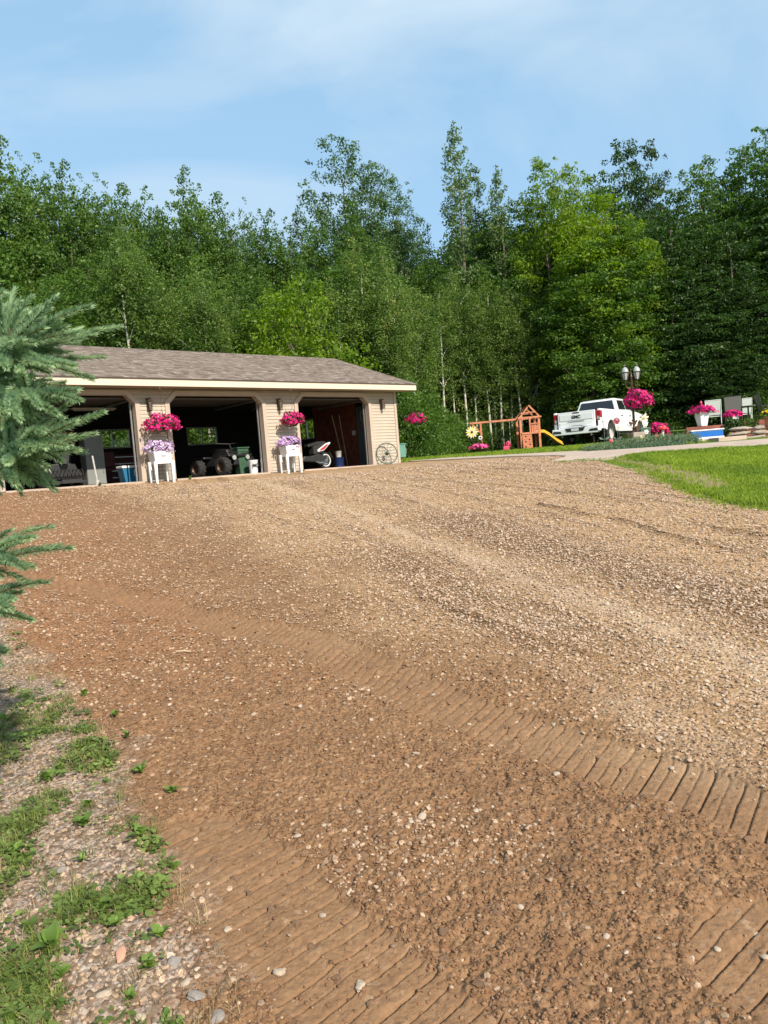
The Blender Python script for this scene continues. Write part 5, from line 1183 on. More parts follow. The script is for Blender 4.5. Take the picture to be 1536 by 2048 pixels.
# single stones and clods big enough to pick out
M['bigstone'] = pbr('pale_stone', (.38, .30, .22), .8, .25, 9); M['bigstone2'] = pbr('grey_stone', (.23, .20, .175), .8, .3, 9); M['pinkstone'] = pbr('pink_stone', (.52, .27, .18), .8, .15, 9)
M['clod1'] = pbr('clod_soil', (.235, .135, .075), .95, .3, 30, bump=.003)
bs = [stone_data('big_stone%d' % i, 60+i, M['bigstone'], .6, 2, .2) for i in range(4)]; bs2 = [stone_data('grey_stone%d' % i, 70+i, M['bigstone2'], .55, 2, .22) for i in range(3)]
cl1 = [stone_data('big_clod%d' % i, 80+i, M['clod1'], .7, 2, .45) for i in range(4)]
def lay(parent, name, data, x, y, s, sx=1, sy=1, sink=.25, rz=None):
    o = put(D.objects.new(name, data), parent); o.location = (x, y, gz_at(x, y)+s*sink); o.scale = (s*sx, s*sy, s); o.rotation_euler = (rnd.uniform(-.25, .25), rnd.uniform(-.25, .25), rnd.uniform(0, 6.28) if rz is None else rz); return o
rs = random.Random(19)
SV = [(-1.02,2.10),(-.93,2.12),(-.80,2.04),(-.66,2.10),(-.70,2.16),(-1.0,2.02),(-1.18,2.48),(-1.3,2.3),(-.90,2.55),(-1.32,2.75),(-1.45,2.15),(-.86,2.3),(-.76,2.24),(-1.12,1.98),(-.62,1.98),(-.58,2.03),(-1.55,2.5),(-1.22,2.08),(-.95,1.92),(-.80,1.9)]
for i, (x, y) in enumerate(SV): lay(vergeo, 'stone', rs.choice(bs if i % 3 else bs2), x, y, rs.uniform(.010, .022), rs.uniform(.8, 1.5), rs.uniform(.8, 1.2))
lay(vergeo, 'stone', stone_data('flat_pink_stone', 99, M['pinkstone'], .35, 2, .15), -.93, 2.27, .026, .6, 1.3, rz=.3)
for i in range(46):
    r = rs.uniform(2.1, 5.2); t = rs.uniform(-.42, .45); x, y = r*math.sin(t), r*math.cos(t)
    if x < float(VX(y))+.1: continue
    lay(drive, 'stone', rs.choice(bs), x, y, rs.uniform(.010, .017), rs.uniform(.8, 1.4), 1)
for P, hw, _ in TRACKS:                                          # broken lumps down the middle of each track
    for a, b in zip(P[:-1], P[1:]):
        l = math.hypot(b[0]-a[0], b[1]-a[1]); nn = max(1, int(l/.13))
        for k in range(nn):
            q = (k+rs.random()*.5)/max(nn, 1); x = a[0]+(b[0]-a[0])*q+rs.gauss(0, .018); y = a[1]+(b[1]-a[1])*q+rs.gauss(0, .018); r = math.hypot(x, y)
            if r < 1.7 or r > 6.2 or abs(math.atan2(x, y)) > .62 or y < .5 or rs.random() < (.25 if P is not TR_A else .35): continue
            for _ in range(2): lay(drive, 'clod', rs.choice(cl1), x+rs.gauss(0, .012), y+rs.gauss(0, .012), rs.uniform(.007, .016), rs.uniform(.8, 1.3), rs.uniform(.8, 1.3), -.1)
for i in range(70):
    r = rs.uniform(1.95, 3.6); t = rs.uniform(-.15, .62); x, y = r*math.sin(t), r*math.cos(t)
    if float(track(np.array([x]), np.array([y]))[0][0]) > .3: continue
    lay(drive, 'clod', rs.choice(cl1), x, y, rs.uniform(.008, .019), rs.uniform(.8, 1.4), rs.uniform(.8, 1.2), -.1)
def stick(label, x, y, L0, rz, r=.006):
    t = thing('stick', label, 'stick', (x, y, gz_at(x, y)+r), rz); m = MB(); m.tube([(-L0/2, 0, 0), (0, L0*.04, .003), (L0/2, 0, 0)], [r*.8, r, r*.7], 6); m.obj('wood', pbr('bare_wood', (.55, .42, .27), .8, .2, 20), t)
stick('short pale splinter of wood lying on the soil below the upper track', -1.5, 5.28, .12, -.35, .007)
stick('thin dry stick among the weeds at the lower left', -1.06, 2.07, .11, 1.9, .004)

# ------------------------------------------------------------------ grass and weeds
def blade_mesh(name, nb, h, w, spread, lean, mat, seed):
    r = np.random.default_rng(seed); V = []; F = []
    for i in range(nb):
        a = r.random()*6.28; d = r.random()*spread; x, y = d*math.cos(a), d*math.sin(a); hh = h*(.6+.6*r.random()); b = r.random()*6.28; ln = lean*(.3+r.random()); dx, dy = math.cos(b), math.sin(b); k = len(V)
        V += [(x-dy*w, y+dx*w, 0), (x+dy*w, y-dx*w, 0), (x+dx*hh*ln*.35+dy*w*.8, y+dy*hh*ln*.35-dx*w*.8, hh*.6), (x+dx*hh*ln*.35-dy*w*.8, y+dy*hh*ln*.35+dx*w*.8, hh*.6), (x+dx*hh*ln, y+dy*hh*ln, hh*.95), (x+dx*hh*ln, y+dy*hh*ln, hh*.95)]
        F += [(k, k+1, k+2, k+3), (k+3, k+2, k+4, k+5)]
    return np_mesh(name, V, [f if i % 2 == 0 else f for i, f in enumerate(F)], mat)
def blade_mesh3(name, nb, h, w, spread, lean, mat, seed):
    r = np.random.default_rng(seed); V = []; F = []
    for i in range(nb):
        a = r.random()*6.28; d = r.random()*spread; x, y = d*math.cos(a), d*math.sin(a); hh = h*(.6+.6*r.random()); b = r.random()*6.28; ln = lean*(.3+r.random()); dx, dy = math.cos(b), math.sin(b); k = len(V)
        mx_, my_ = x+dx*hh*ln*.35, y+dy*hh*ln*.35
        V += [(x-dy*w, y+dx*w, 0), (x+dy*w, y-dx*w, 0), (mx_+dy*w*.8, my_-dx*w*.8, hh*.6), (mx_-dy*w*.8, my_+dx*w*.8, hh*.6), (x+dx*hh*ln, y+dy*hh*ln, hh*.95)]
        F += [(k, k+1, k+2), (k, k+2, k+3), (k+3, k+2, k+4)]
    return np_mesh(name, V, F, mat)
tufts = [blade_mesh3('tuft', 9, .055, .0035, .05, .7, M['grass'], i) for i in range(4)]
def round_leaves(name, n, r, s, h, mat, seed):
    g = np.random.default_rng(seed); V = []; F = []
    for i in range(n):
        a = g.random()*6.28; d = r*g.random()**.6; x, y, z = d*math.cos(a), d*math.sin(a), h*(.4+.6*g.random()); nrm = np.array([g.normal()*.35, g.normal()*.35, 1]); nrm /= np.linalg.norm(nrm); u = np.cross(nrm, [math.cos(a+1.57), math.sin(a+1.57), 0]); u /= np.linalg.norm(u); v = np.cross(nrm, u); ss = s*(.5+.6*g.random()); b = len(V)
        for k in range(6): q = 6.283*k/6; V.append(np.array([x, y, z])+u*ss*math.cos(q)+v*ss*.7*math.sin(q)+nrm*ss*(.15 if k in (0, 3) else 0))
        F.append(tuple(range(b, b+6)))
    return np_mesh(name, V, F, mat)
def put_tufts(name, n, box, cond, s0, s1, meshes, seed, label, cat, zf=None, tf=None):
    g = np.random.default_rng(seed); x = g.uniform(box[0], box[1], n); y = g.uniform(box[2], box[3], n); k = cond(x, y, g); x, y = x[k], y[k]; n = len(x)
    z = (zf or gz_arr)(x, y); s = g.uniform(s0, s1, n); t = g.random(n) if tf is None else tf(x, y, g)
    return scatter(name, np.stack([x, y, z-.004], 1), np.stack([g.normal(size=n)*.12, g.normal(size=n)*.12, g.random(n)*6.28], 1), np.stack([s, s, s], 1), t, g.integers(0, len(meshes), n), meshes, label=label, cat=cat)
def lawn_cond(x, y, g):
    k = inpoly(x, y, LAWN) & (g.random(len(x)) > baldness(x, y)*1.1); return k & (g.random(len(x)) < np.clip(9/np.hypot(x, y), .35, 1)) & (np.abs(np.arctan2(x, y)) < .62)
put_tufts('lawn_grass', 150000, (3.8, 16, 5.5, 17), lawn_cond, .6, 1.25, tufts, 31, 'short bright green grass on the lawn right of the driveway', 'grass', tf=lambda x, y, g: np.clip(g.normal(.5, .2, len(x))+(fbm(x*1.2, y*1.2, 3, 6)-.5)*.9, 0, 1))
def edge_cond(x, y, g):
    d = polydist(x, y, LAWN); return (~inpoly(x, y, LAWN)) & (~inpoly(x, y, WALK)) & (d < .05+.5*g.random(len(x))**2*(fbm(x*2, y*2, 3, 3))) & (x < 7)
put_tufts('lawn_edge_grass', 26000, (3.2, 7, 5.5, 16.5), edge_cond, .5, .9, tufts, 32, 'sparse grass creeping over the gravel at the lawn edge', 'grass')
far_tufts = [blade_mesh3('long_tuft', 12, .11, .009, .12, .6, M['grass'], 40+i) for i in range(3)]
def yard_cond(x, y, g):
    edge = np.interp(x, [1, 2.4, 3.6, 4.9, 5.6, 6.5], [27.2, 26.7, 24.2, 21.4, 19.9, 19.2]); return (y > edge) & (np.abs(np.arctan2(x, y)) < .62) & ~((x > 8.6) & (y < 31) & (x > 8.6+(31-y)*.0) & (y < 30)) & ((x-.66)*.748+(y-25.6)*.664 > .9) & (y < 44)
put_tufts('back_yard_grass', 30000, (.5, 26, 19, 46), yard_cond, .5, 1.0, far_tufts, 33, 'mown grass round the swing set and the truck', 'grass', zf=lambda x, y: H(x, y))
# verge: ground cover, clover and grass
clov = [round_leaves('clover', 16, .05, .011, .022, M['weedi'], i) for i in range(4)]
grs = [blade_mesh3('verge_tuft', 14, .05, .0015, .03, 1.3, M['vgrass'], 60+i) for i in range(3)]
dry = [blade_mesh3('dry_tuft', 10, .05, .0011, .03, 1.8, M['dry'], 70+i) for i in range(3)]
def patch(x, y): return (1-sstep(3.9, 4.9, y))*sstep(.43, .64, fbm(x*3.6+1.7, y*3.6, 4, 300)+np.clip((-1.25-x)*.10, -.1, .06))
def vc(x, y, g): return (x < VX(y)-.02) & (g.random(len(x)) < patch(x, y)+.05) & (np.abs(np.arctan2(x, y)) < .66) & (g.random(len(x)) < np.clip(2.6/np.hypot(x, y), .25, 1))
put_tufts('clover_patches', 46000, (-6, -.5, 1.5, 9), vc, .6, 1.4, clov, 34, 'bright green clover and creeping weeds on the gravel verge', 'weeds')
put_tufts('verge_grass', 26000, (-6, -.5, 1.5, 9), vc, .5, 1.3, grs, 35, 'thin green grass in the weedy verge', 'grass')
def vd(x, y, g): return (x < VX(y)+.05) & (g.random(len(x)) < .25+.5*patch(x, y)) & (np.abs(np.arctan2(x, y)) < .66)
put_tufts('dry_grass', 16000, (-6, -.5, 1.5, 9), vd, .5, 1.2, dry, 36, 'dry straw coloured grass on the verge', 'grass')
def wl(name, Lf, Wf, curl, seed):
    """a broad leaf, folded at the rib and arching"""
    V = []; F = []; n = 5
    for i in range(n+1):
        u = i/n; w = Wf*math.sin(math.pi*(u*.86+.10))**.8*(1+.12*(i % 2)); z = curl*Lf*math.sin(u*2.3); V += [(u*Lf, -w, z+.18*w), (u*Lf, 0, z), (u*Lf, w, z+.18*w)]
    for i in range(n):
        for j in (0, 1): a = i*3+j; F.append((a, a+1, a+4, a+3))
    return np_mesh(name, V, F, M['weed'], {'tint': ('FACE', np.full(len(F), .35+.35*(seed % 3)/2))})
LFS = [wl('leaf_shape', 1, .22+.05*(i % 3), .28+.1*(i % 2), i) for i in range(6)]
WEEDS = [(-1.17,2.32,.085,'bushy broadleaf weed at the inner edge of the verge, level with the pink stone'),(-1.42,2.08,.09,'tall leafy weed in the lower left corner patch'),(-1.60,2.62,.08,'bright green weed at the left edge above the pebbly hollow'),
 (-1.02,2.62,.06,None),(-1.35,3.05,.075,'upright light green weed halfway up the verge'),(-1.08,2.95,.07,'broad dark leaved weed near the soil edge'),(-.83,2.22,.05,None),(-.72,2.02,.05,'small broadleaf rosette by the pale stones at the bottom'),
 (-1.7,3.5,.06,None),(-1.45,3.9,.06,None),(-2.1,3.6,.07,None),(-2.3,4.3,.07,None),(-1.95,4.6,.06,None),(-1.05,3.3,.05,None),(-1.25,3.5,.06,None),(-1.75,3.0,.07,None),(-1.7,2.2,.07,None),(-1.3,1.95,.06,None),(-1.55,1.9,.07,None),(-2.6,4.7,.07,None),(-1.0,2.42,.05,None),(-1.5,2.85,.05,None),(-.9,2.75,.045,None),(-1.62,4.2,.055,None)]+[(VX(y_)-d_, y_, s_, None) for y_, d_, s_ in ((2.1,.25,.045),(2.35,.12,.05),(2.5,.3,.06),(2.65,.15,.04),(2.8,.35,.05),(3.0,.1,.045),(3.2,.25,.05),(3.4,.12,.04),(3.6,.3,.05),(3.8,.15,.05),(2.2,.45,.05),(2.42,.55,.055),(2.0,.12,.04),(2.05,.6,.06),(4.1,.3,.05),(2.9,.6,.06),(3.3,.65,.06),(2.6,.75,.06))]
rs = random.Random(44)
for x, y, s, lab in WEEDS:
    if not lab:
        e = float(VX(y))-x; lab2 = '%s weed rosette %s, %s' % ('small' if s < .052 else 'leafy', 'on the soil edge of the verge' if e < .2 else ('in the middle of the verge' if e < .5 else 'on the outer verge'),
            'at the very bottom' if y < 2.15 else ('level with the pink stone' if y < 2.45 else ('just above the pink stone' if y < 2.85 else ('halfway up' if y < 3.45 else 'towards the spruce'))))
    t = thing('weed', lab or lab2, 'weed', (x, y, gz_at(x, y)), rs.random()*6, None if lab else lab2)
    for k in range(rs.randint(7, 11)):
        o = put(D.objects.new('leaf', rs.choice(LFS)), t); L0 = s*rs.uniform(.42, .95); o.scale = (L0, L0, L0); o.rotation_euler = (rs.uniform(-.3, .3), -rs.uniform(.05, .95), k*2.4+rs.uniform(-.3, .3)); o.location = (0, 0, .004)
# little weeds at the thresholds
for tt, l in ((-7.9, 'tuft of weeds at the left end of the middle threshold'), (-10.35, 'small weed at the left bay threshold'), (-9.0, 'weeds at the foot of the left pier')):
    t = thing('weed', l, 'weed', gw(tt, -.2, -.03), 0)
    for k in range(9): o = put(D.objects.new('leaf', rs.choice(LFS)), t); L0 = rs.uniform(.06, .12); o.scale = (L0, L0, L0); o.rotation_euler = (0, -rs.uniform(.3, 1.2), k*2.4)

# ------------------------------------------------------------------ spruce in the left foreground
def twig(name, pts, nr, nlen, seed, dens=520):
    g = np.random.default_rng(seed); P = np.array(pts, float); seg = np.linalg.norm(np.diff(P, axis=0), axis=1); cum = np.r_[0, np.cumsum(seg)]; Ltot = cum[-1]
    n = int(Ltot*dens*3.0); u = g.random(n)*Ltot; i = np.clip(np.searchsorted(cum, u)-1, 0, len(seg)-1); f = (u-cum[i])/seg[i]; p = P[i]+(P[i+1]-P[i])*f[:, None]; d = (P[i+1]-P[i])/seg[i][:, None]
    a = g.normal(size=(n, 3))+np.array([0, 0, .35]); a -= d*(a*d).sum(1)[:, None]; a /= np.linalg.norm(a, axis=1)[:, None]; tip = u/Ltot
    w = a*(.95-.3*tip[:, None])+d*(.50+.45*tip[:, None]); w /= np.linalg.norm(w, axis=1)[:, None]; s = np.cross(d, a); ln = nlen*(.8+.4*g.random(n))*(1-.25*tip**4)
    hw = .0013; q0 = p-s*hw; q1 = p+s*hw; m0 = p+w*(ln*.55)[:, None]+s*hw*1.3; m1 = p+w*(ln*.55)[:, None]-s*hw*1.3; t_ = p+w*ln[:, None]
    V = np.stack([q0, q1, m0, m1, t_], 1).reshape(-1, 3); b = np.arange(n)[:, None]*5; F = np.concatenate([b+[0, 1, 2], b+[0, 2, 3], b+[3, 2, 4]]); T = np.clip(g.normal(.45, .24, n)+tip*.25-.1, 0, 1); T = np.concatenate([T, T, T])
    me = np_mesh(name, V, F, [M['needle'], M['sprucebark']], {'tint': ('FACE', T)})
    bm = MB(); bm.tube(pts, [.0035*(1-.6*k/(len(pts)-1)) for k in range(len(pts))], 5); return me, bm
sp = thing('spruce_tree', 'blue green spruce whose branches reach in from the left edge', 'spruce', (-2.75, 2.75, Hz(-2.75, 2.75)))
so = Vector(sp.location)
m = MB(); m.tube([(0, 0, -.1), (.01, .0, 1.0), (0, .01, 2.0), (.0, 0, 3.1)], [.075, .06, .035, .008], 10); m.obj('trunk', M['sprucebark'], sp, smooth=True)
TIPS = [((-1.2,2.55,1.97),[((-1.22,2.66,2.23),0.033),((-1.31,2.76,2.18),0.009),((-1.23,2.68,2.19),0.012),((-1.13,2.58,2.18),0.035),((-1.11,2.49,2.1),0.001),((-1.2,2.63,2.08),0.017),((-0.98,2.41,2.13),0.001),((-1.12,2.51,2.05),0.005),((-1.05,2.54,2.08),0.024),((-0.89,2.45,2.1),0.034),((-0.99,2.49,2.05),0.016),((-0.95,2.46,2.02),0.026),((-0.86,2.64,2.07),0.016),((-0.94,2.6,2.04),0.01),((-1.06,2.81,2.11),0.009),((-1.02,2.66,2.03),0.025),((-1.09,2.65,2.01),0.006),((-1.11,2.8,2.08),0.022),((-0.93,2.64,1.97),0.007),((-1.04,2.61,1.99),0.026),((-1.06,2.6,1.99),0.026),((-1.0,2.47,2.07),0.025),((-1.06,2.4,1.99),0.029),((-1.12,2.62,2.06),0.005),((-0.88,2.39,1.86),0.024),((-0.97,2.3,1.9),0.01),((-0.9,2.3,1.89),0.013),((-1.06,2.59,1.97),0.026),((-1.09,2.63,1.96),0.007),((-1.19,2.75,2.01),0.004),((-1.15,2.53,1.89),0.014),((-1.23,2.61,1.94),0.013),((-1.12,2.44,1.94),0.005),((-1.17,2.36,2.06),0.022),((-1.1,2.33,1.99),0.013),((-1.19,2.48,2.02),0.008),((-1.19,2.47,2.15),0.018),((-1.26,2.59,2.14),0.007),((-1.22,2.53,2.1),0.014),((-1.04,2.44,2.04),0.022),((-1.07,2.47,2.01),0.015),((-1.09,2.39,2.0),0.003),((-1.16,2.6,2.02),0.013),((-1.23,2.8,2.06),0.011),((-1.24,2.76,2.05),0.02),((-1.19,2.34,1.94),0.016),((-1.12,2.26,1.91),0.009),((-1.1,2.29,1.9),0.017),((-1.05,2.46,1.9),0.016),((-1.05,2.39,1.94),0.026),((-1.09,2.56,1.97),0.023)]),((-1.11,2.45,1.83),[((-1.01,2.48,1.87),0.017),((-1.08,2.53,1.89),0.014),((-1.01,2.47,1.83),0.007),((-0.95,2.4,1.82),0.009),((-1.05,2.54,1.84),0.003),((-0.93,2.32,1.82),0.003),((-1.02,2.53,1.82),0.035),((-1.13,2.64,1.87),0.02),((-1.14,2.72,1.85),0.023),((-0.88,2.26,1.78),0.018),((-0.99,2.37,1.8),0.012),((-0.9,2.3,1.82),0.001),((-1.06,2.43,1.8),0.031),((-1.13,2.55,1.83),0.028),((-1.13,2.56,1.84),0.02),((-1.12,2.49,1.77),0.03),((-1.2,2.68,1.81),0.019),((-1.18,2.58,1.77),0.024),((-1.08,2.24,1.75),0.033),((-1.02,2.17,1.73),0.024),((-1.06,2.19,1.76),0.024),((-0.96,2.28,1.75),0.021),((-0.99,2.24,1.77),0.029),((-1.08,2.37,1.76),0.023),((-1.11,2.39,1.9),0.024),((-1.08,2.32,1.9),0.023),((-1.12,2.5,1.9),0.024),((-1.28,2.52,1.86),0.005),((-1.18,2.43,1.85),0.017),((-1.28,2.56,1.87),0.026),((-1.16,2.33,1.73),0.023),((-1.19,2.48,1.8),0.009),((-1.18,2.49,1.78),0.003)]),((-1.16,2.45,1.64),[((-0.98,2.45,1.8),0.014),((-1.01,2.44,1.75),0.007),((-1.04,2.38,1.69),0.025),((-0.85,2.36,1.75),0.013),((-1.0,2.39,1.74),0.009),((-0.95,2.54,1.7),0.01),((-0.9,2.26,1.72),0.008),((-1.02,2.4,1.7),0.007),((-0.94,2.27,1.65),0.026),((-1.03,2.54,1.7),0.018),((-1.11,2.71,1.67),0.028),((-1.08,2.65,1.67),0.011),((-0.94,2.36,1.64),0.006),((-0.98,2.32,1.61),0.029),((-1.14,2.54,1.67),0.026),((-0.97,2.49,1.64),0.015),((-1.05,2.47,1.65),0.019),((-1.05,2.43,1.67),0.006),((-1.02,2.32,1.59),0.015),((-1.1,2.4,1.63),0.01),((-1.1,2.47,1.64),0.013),((-1.08,2.49,1.52),0.005),((-1.12,2.58,1.55),0.012),((-1.11,2.49,1.55),0.025),((-1.12,2.43,1.72),0.021),((-1.11,2.47,1.67),0.012),((-1.14,2.37,1.64),0.028),((-1.19,2.46,1.72),0.032),((-1.16,2.39,1.73),0.011),((-1.3,2.65,1.75),0.019),((-0.99,2.25,1.7),0.031),((-1.04,2.3,1.71),0.002),((-1.03,2.35,1.69),0.026),((-1.11,2.28,1.55),0.017),((-1.08,2.19,1.61),0.006),((-1.15,2.39,1.54),0.015),((-1.18,2.54,1.55),0.006),((-1.17,2.55,1.6),0.009),((-1.27,2.69,1.56),0.017),((-1.2,2.39,1.6),0.01),((-1.2,2.5,1.6),0.02),((-1.2,2.46,1.64),0.019),((-1.26,2.44,1.67),0.026),((-1.31,2.59,1.64),0.025),((-1.31,2.53,1.7),0.016),((-1.04,2.29,1.65),0.033),((-1.0,2.26,1.65),0.025),((-1.08,2.32,1.64),0.012),((-1.27,2.47,1.55),0.016),((-1.36,2.65,1.6),0.006),((-1.32,2.65,1.58),0.006),((-1.09,2.49,1.65),0.024),((-1.13,2.53,1.66),0.008),((-1.16,2.56,1.65),0.009)]),((-1.37,2.75,1.81),[((-1.18,2.59,1.84),0.021),((-1.31,2.75,1.83),0.02),((-1.2,2.49,1.83),0.026),((-1.16,2.6,1.75),0.011),((-1.25,2.63,1.78),0.013),((-1.21,2.54,1.79),0.018),((-1.26,2.66,1.71),0.002),((-1.31,2.8,1.75),0.027),((-1.29,2.62,1.69),0.021),((-1.43,2.83,1.88),0.021),((-1.38,2.75,1.87),0.02),((-1.51,3.02,1.89),0.012),((-1.19,2.69,1.7),0.013),((-1.25,2.62,1.71),0.028),((-1.3,2.75,1.75),0.003),((-1.26,2.7,1.62),0.018),((-1.26,2.67,1.65),0.001),((-1.35,2.76,1.73),0.018),((-1.3,2.75,1.9),0.033),((-1.35,2.78,1.85),0.004),((-1.32,2.76,1.83),0.01),((-1.25,2.84,1.94),0.021),((-1.35,2.93,1.86),0.024),((-1.28,2.85,1.96),0.025),((-1.08,2.53,1.74),0.024),((-1.12,2.59,1.79),0.018),((-1.11,2.45,1.77),0.018)]),((-1.35,2.75,2.06),[((-1.27,2.86,2.17),0.029),((-1.31,2.83,2.19),0.024),((-1.34,2.94,2.21),0.002),((-1.12,2.61,2.02),0.007),((-1.25,2.7,2.07),0.002),((-1.14,2.55,1.98),0.013),((-1.22,2.69,2.2),0.013),((-1.25,2.72,2.16),0.029),((-1.21,2.62,2.11),0.011),((-1.12,2.54,1.93),0.025),((-1.14,2.57,1.98),0.014),((-1.27,2.72,1.98),0.025),((-1.29,2.74,1.93),0.001),((-1.32,2.81,1.97),0.021),((-1.32,2.78,1.96),0.02),((-1.13,2.72,2.17),0.019),((-1.18,2.77,2.15),0.027),((-1.2,2.8,2.2),0.019),((-1.33,2.68,2.17),0.034),((-1.39,2.79,2.14),0.011),((-1.39,2.78,2.13),0.012),((-1.11,2.7,2.07),0.035),((-1.19,2.72,2.07),0.019),((-1.14,2.72,2.05),0.001)]),((-1.45,2.85,1.96),[((-1.25,2.78,2.01),0.004),((-1.28,2.74,1.96),0.025),((-1.44,2.96,2.03),0.013),((-1.22,2.66,1.92),0.001),((-1.28,2.66,1.96),0.014),((-1.24,2.73,1.92),0.007),((-1.25,2.84,1.87),0.006),((-1.32,2.88,1.88),0.008),((-1.4,3.03,1.9),0.005),((-1.27,2.71,2.03),0.028),((-1.4,2.87,2.06),0.018),((-1.34,2.72,2.0),0.005),((-1.22,2.7,1.78),0.025),((-1.19,2.64,1.79),0.006),((-1.28,2.66,1.82),0.006),((-1.33,2.76,1.83),0.029),((-1.36,2.81,1.87),0.004),((-1.4,2.8,1.83),0.029),((-1.34,2.65,2.03),0.005),((-1.45,2.79,2.03),0.009),((-1.28,2.59,1.98),0.018),((-1.17,2.79,1.89),0.007),((-1.29,2.76,1.94),0.019),((-1.2,2.73,1.87),0.028),((-1.12,2.64,2.01),0.004),((-1.29,2.83,1.98),0.029),((-1.19,2.6,1.97),0.017),((-1.27,2.64,2.12),0.001),((-1.25,2.58,2.04),0.022),((-1.23,2.56,2.05),0.019),((-1.4,2.96,1.77),0.004),((-1.36,2.9,1.81),0.009),((-1.47,3.14,1.9),0.017)]),((-1.47,2.85,1.73),[((-1.34,2.89,1.8),0.008),((-1.45,2.92,1.78),0.02),((-1.4,2.9,1.78),0.006),((-1.34,2.96,1.73),0.023),((-1.47,3.08,1.75),0.007),((-1.48,3.11,1.79),0.022),((-1.25,2.69,1.62),0.023),((-1.3,2.74,1.67),0.007),((-1.31,2.69,1.69),0.012),((-1.39,2.82,1.58),0.026),((-1.38,2.76,1.66),0.029),((-1.33,2.75,1.67),0.009),((-1.23,2.77,1.66),0.0),((-1.24,2.68,1.7),0.024),((-1.31,2.75,1.71),0.008),((-1.41,2.71,1.58),0.018),((-1.5,2.86,1.64),0.023),((-1.47,2.78,1.64),0.016),((-1.34,2.83,1.83),0.011),((-1.46,2.86,1.79),0.003),((-1.35,2.77,1.78),0.007),((-1.26,2.91,1.74),0.026),((-1.34,2.96,1.71),0.027),((-1.43,2.96,1.79),0.022),((-1.37,2.86,1.52),0.008),((-1.47,2.92,1.56),0.009),((-1.46,3.04,1.54),0.017),((-1.48,2.91,1.53),0.018),((-1.55,3.0,1.67),0.012),((-1.52,2.91,1.62),0.009)]),((-1.31,2.6,2.12),[((-1.26,2.71,2.23),0.023),((-1.42,2.9,2.25),0.013),((-1.27,2.73,2.2),0.007),((-1.21,2.51,2.22),0.024),((-1.19,2.46,2.15),0.024),((-1.15,2.42,2.16),0.011),((-1.26,2.71,2.14),0.023),((-1.33,2.8,2.12),0.018),((-1.43,2.87,2.16),0.023),((-1.2,2.68,2.16),0.001),((-1.38,2.86,2.19),0.027),((-1.27,2.71,2.15),0.007)]),((-1.29,2.45,1.31),[((-1.12,2.53,1.4),0.032),((-1.17,2.5,1.37),0.007),((-1.09,2.3,1.38),0.023),((-1.24,2.49,1.4),0.017),((-1.03,2.45,1.33),0.01),((-1.13,2.59,1.33),0.007),((-1.1,2.27,1.29),0.017),((-1.23,2.41,1.33),0.017),((-1.17,2.45,1.22),0.01),((-1.16,2.45,1.28),0.003),((-1.24,2.39,1.26),0.023),((-1.36,2.59,1.25),0.013),((-1.27,2.45,1.41),0.003),((-1.24,2.39,1.36),0.014)]),((-1.32,2.4,1.18),[((-1.09,2.39,1.23),0.017),((-1.23,2.42,1.2),0.006),((-1.11,2.29,1.13),0.011),((-1.12,2.2,1.18),0.027),((-1.11,2.2,1.21),0.004),((-1.11,2.16,1.19),0.025),((-1.14,2.19,1.17),0.004),((-1.26,2.38,1.15),0.023),((-1.2,2.43,1.2),0.006),((-1.25,2.55,1.21),0.016),((-1.26,2.36,1.11),0.009),((-1.31,2.48,1.13),0.003)]),((-1.32,2.35,1.04),[((-1.23,2.36,1.02),0.001),((-1.34,2.4,0.98),0.019),((-1.24,2.33,0.99),0.029),((-1.31,2.5,1.01),0.008)])]
nb = 0
for hub, tips in TIPS:
    h = Vector(hub)-so; m = MB(); st = Vector((0, 0, max(.3, h.z-.25))); mid = (st+h)*.5+Vector((0, 0, -.05)); m.tube([tuple(st), tuple(mid), tuple(h)], [.022, .015, .008], 7); bo = m.obj('bough', M['sprucebark'], sp, smooth=True)
    for tip, bend in tips:
        t_ = Vector(tip)-so; b = h+(mid-h)*rnd.uniform(0, .12); pts = []
        for k in range(9): u = k/8; pts.append(tuple(b.lerp(t_, u)+Vector((0, 0, bend))*math.sin(math.pi*u)))
        me, wb = twig('branchlet', pts, 0, .028, 1000+nb); nb += 1; o = put(D.objects.new('branchlet', me), bo)
        w = wb.obj('twig_wood', M['sprucebark'], bo); 


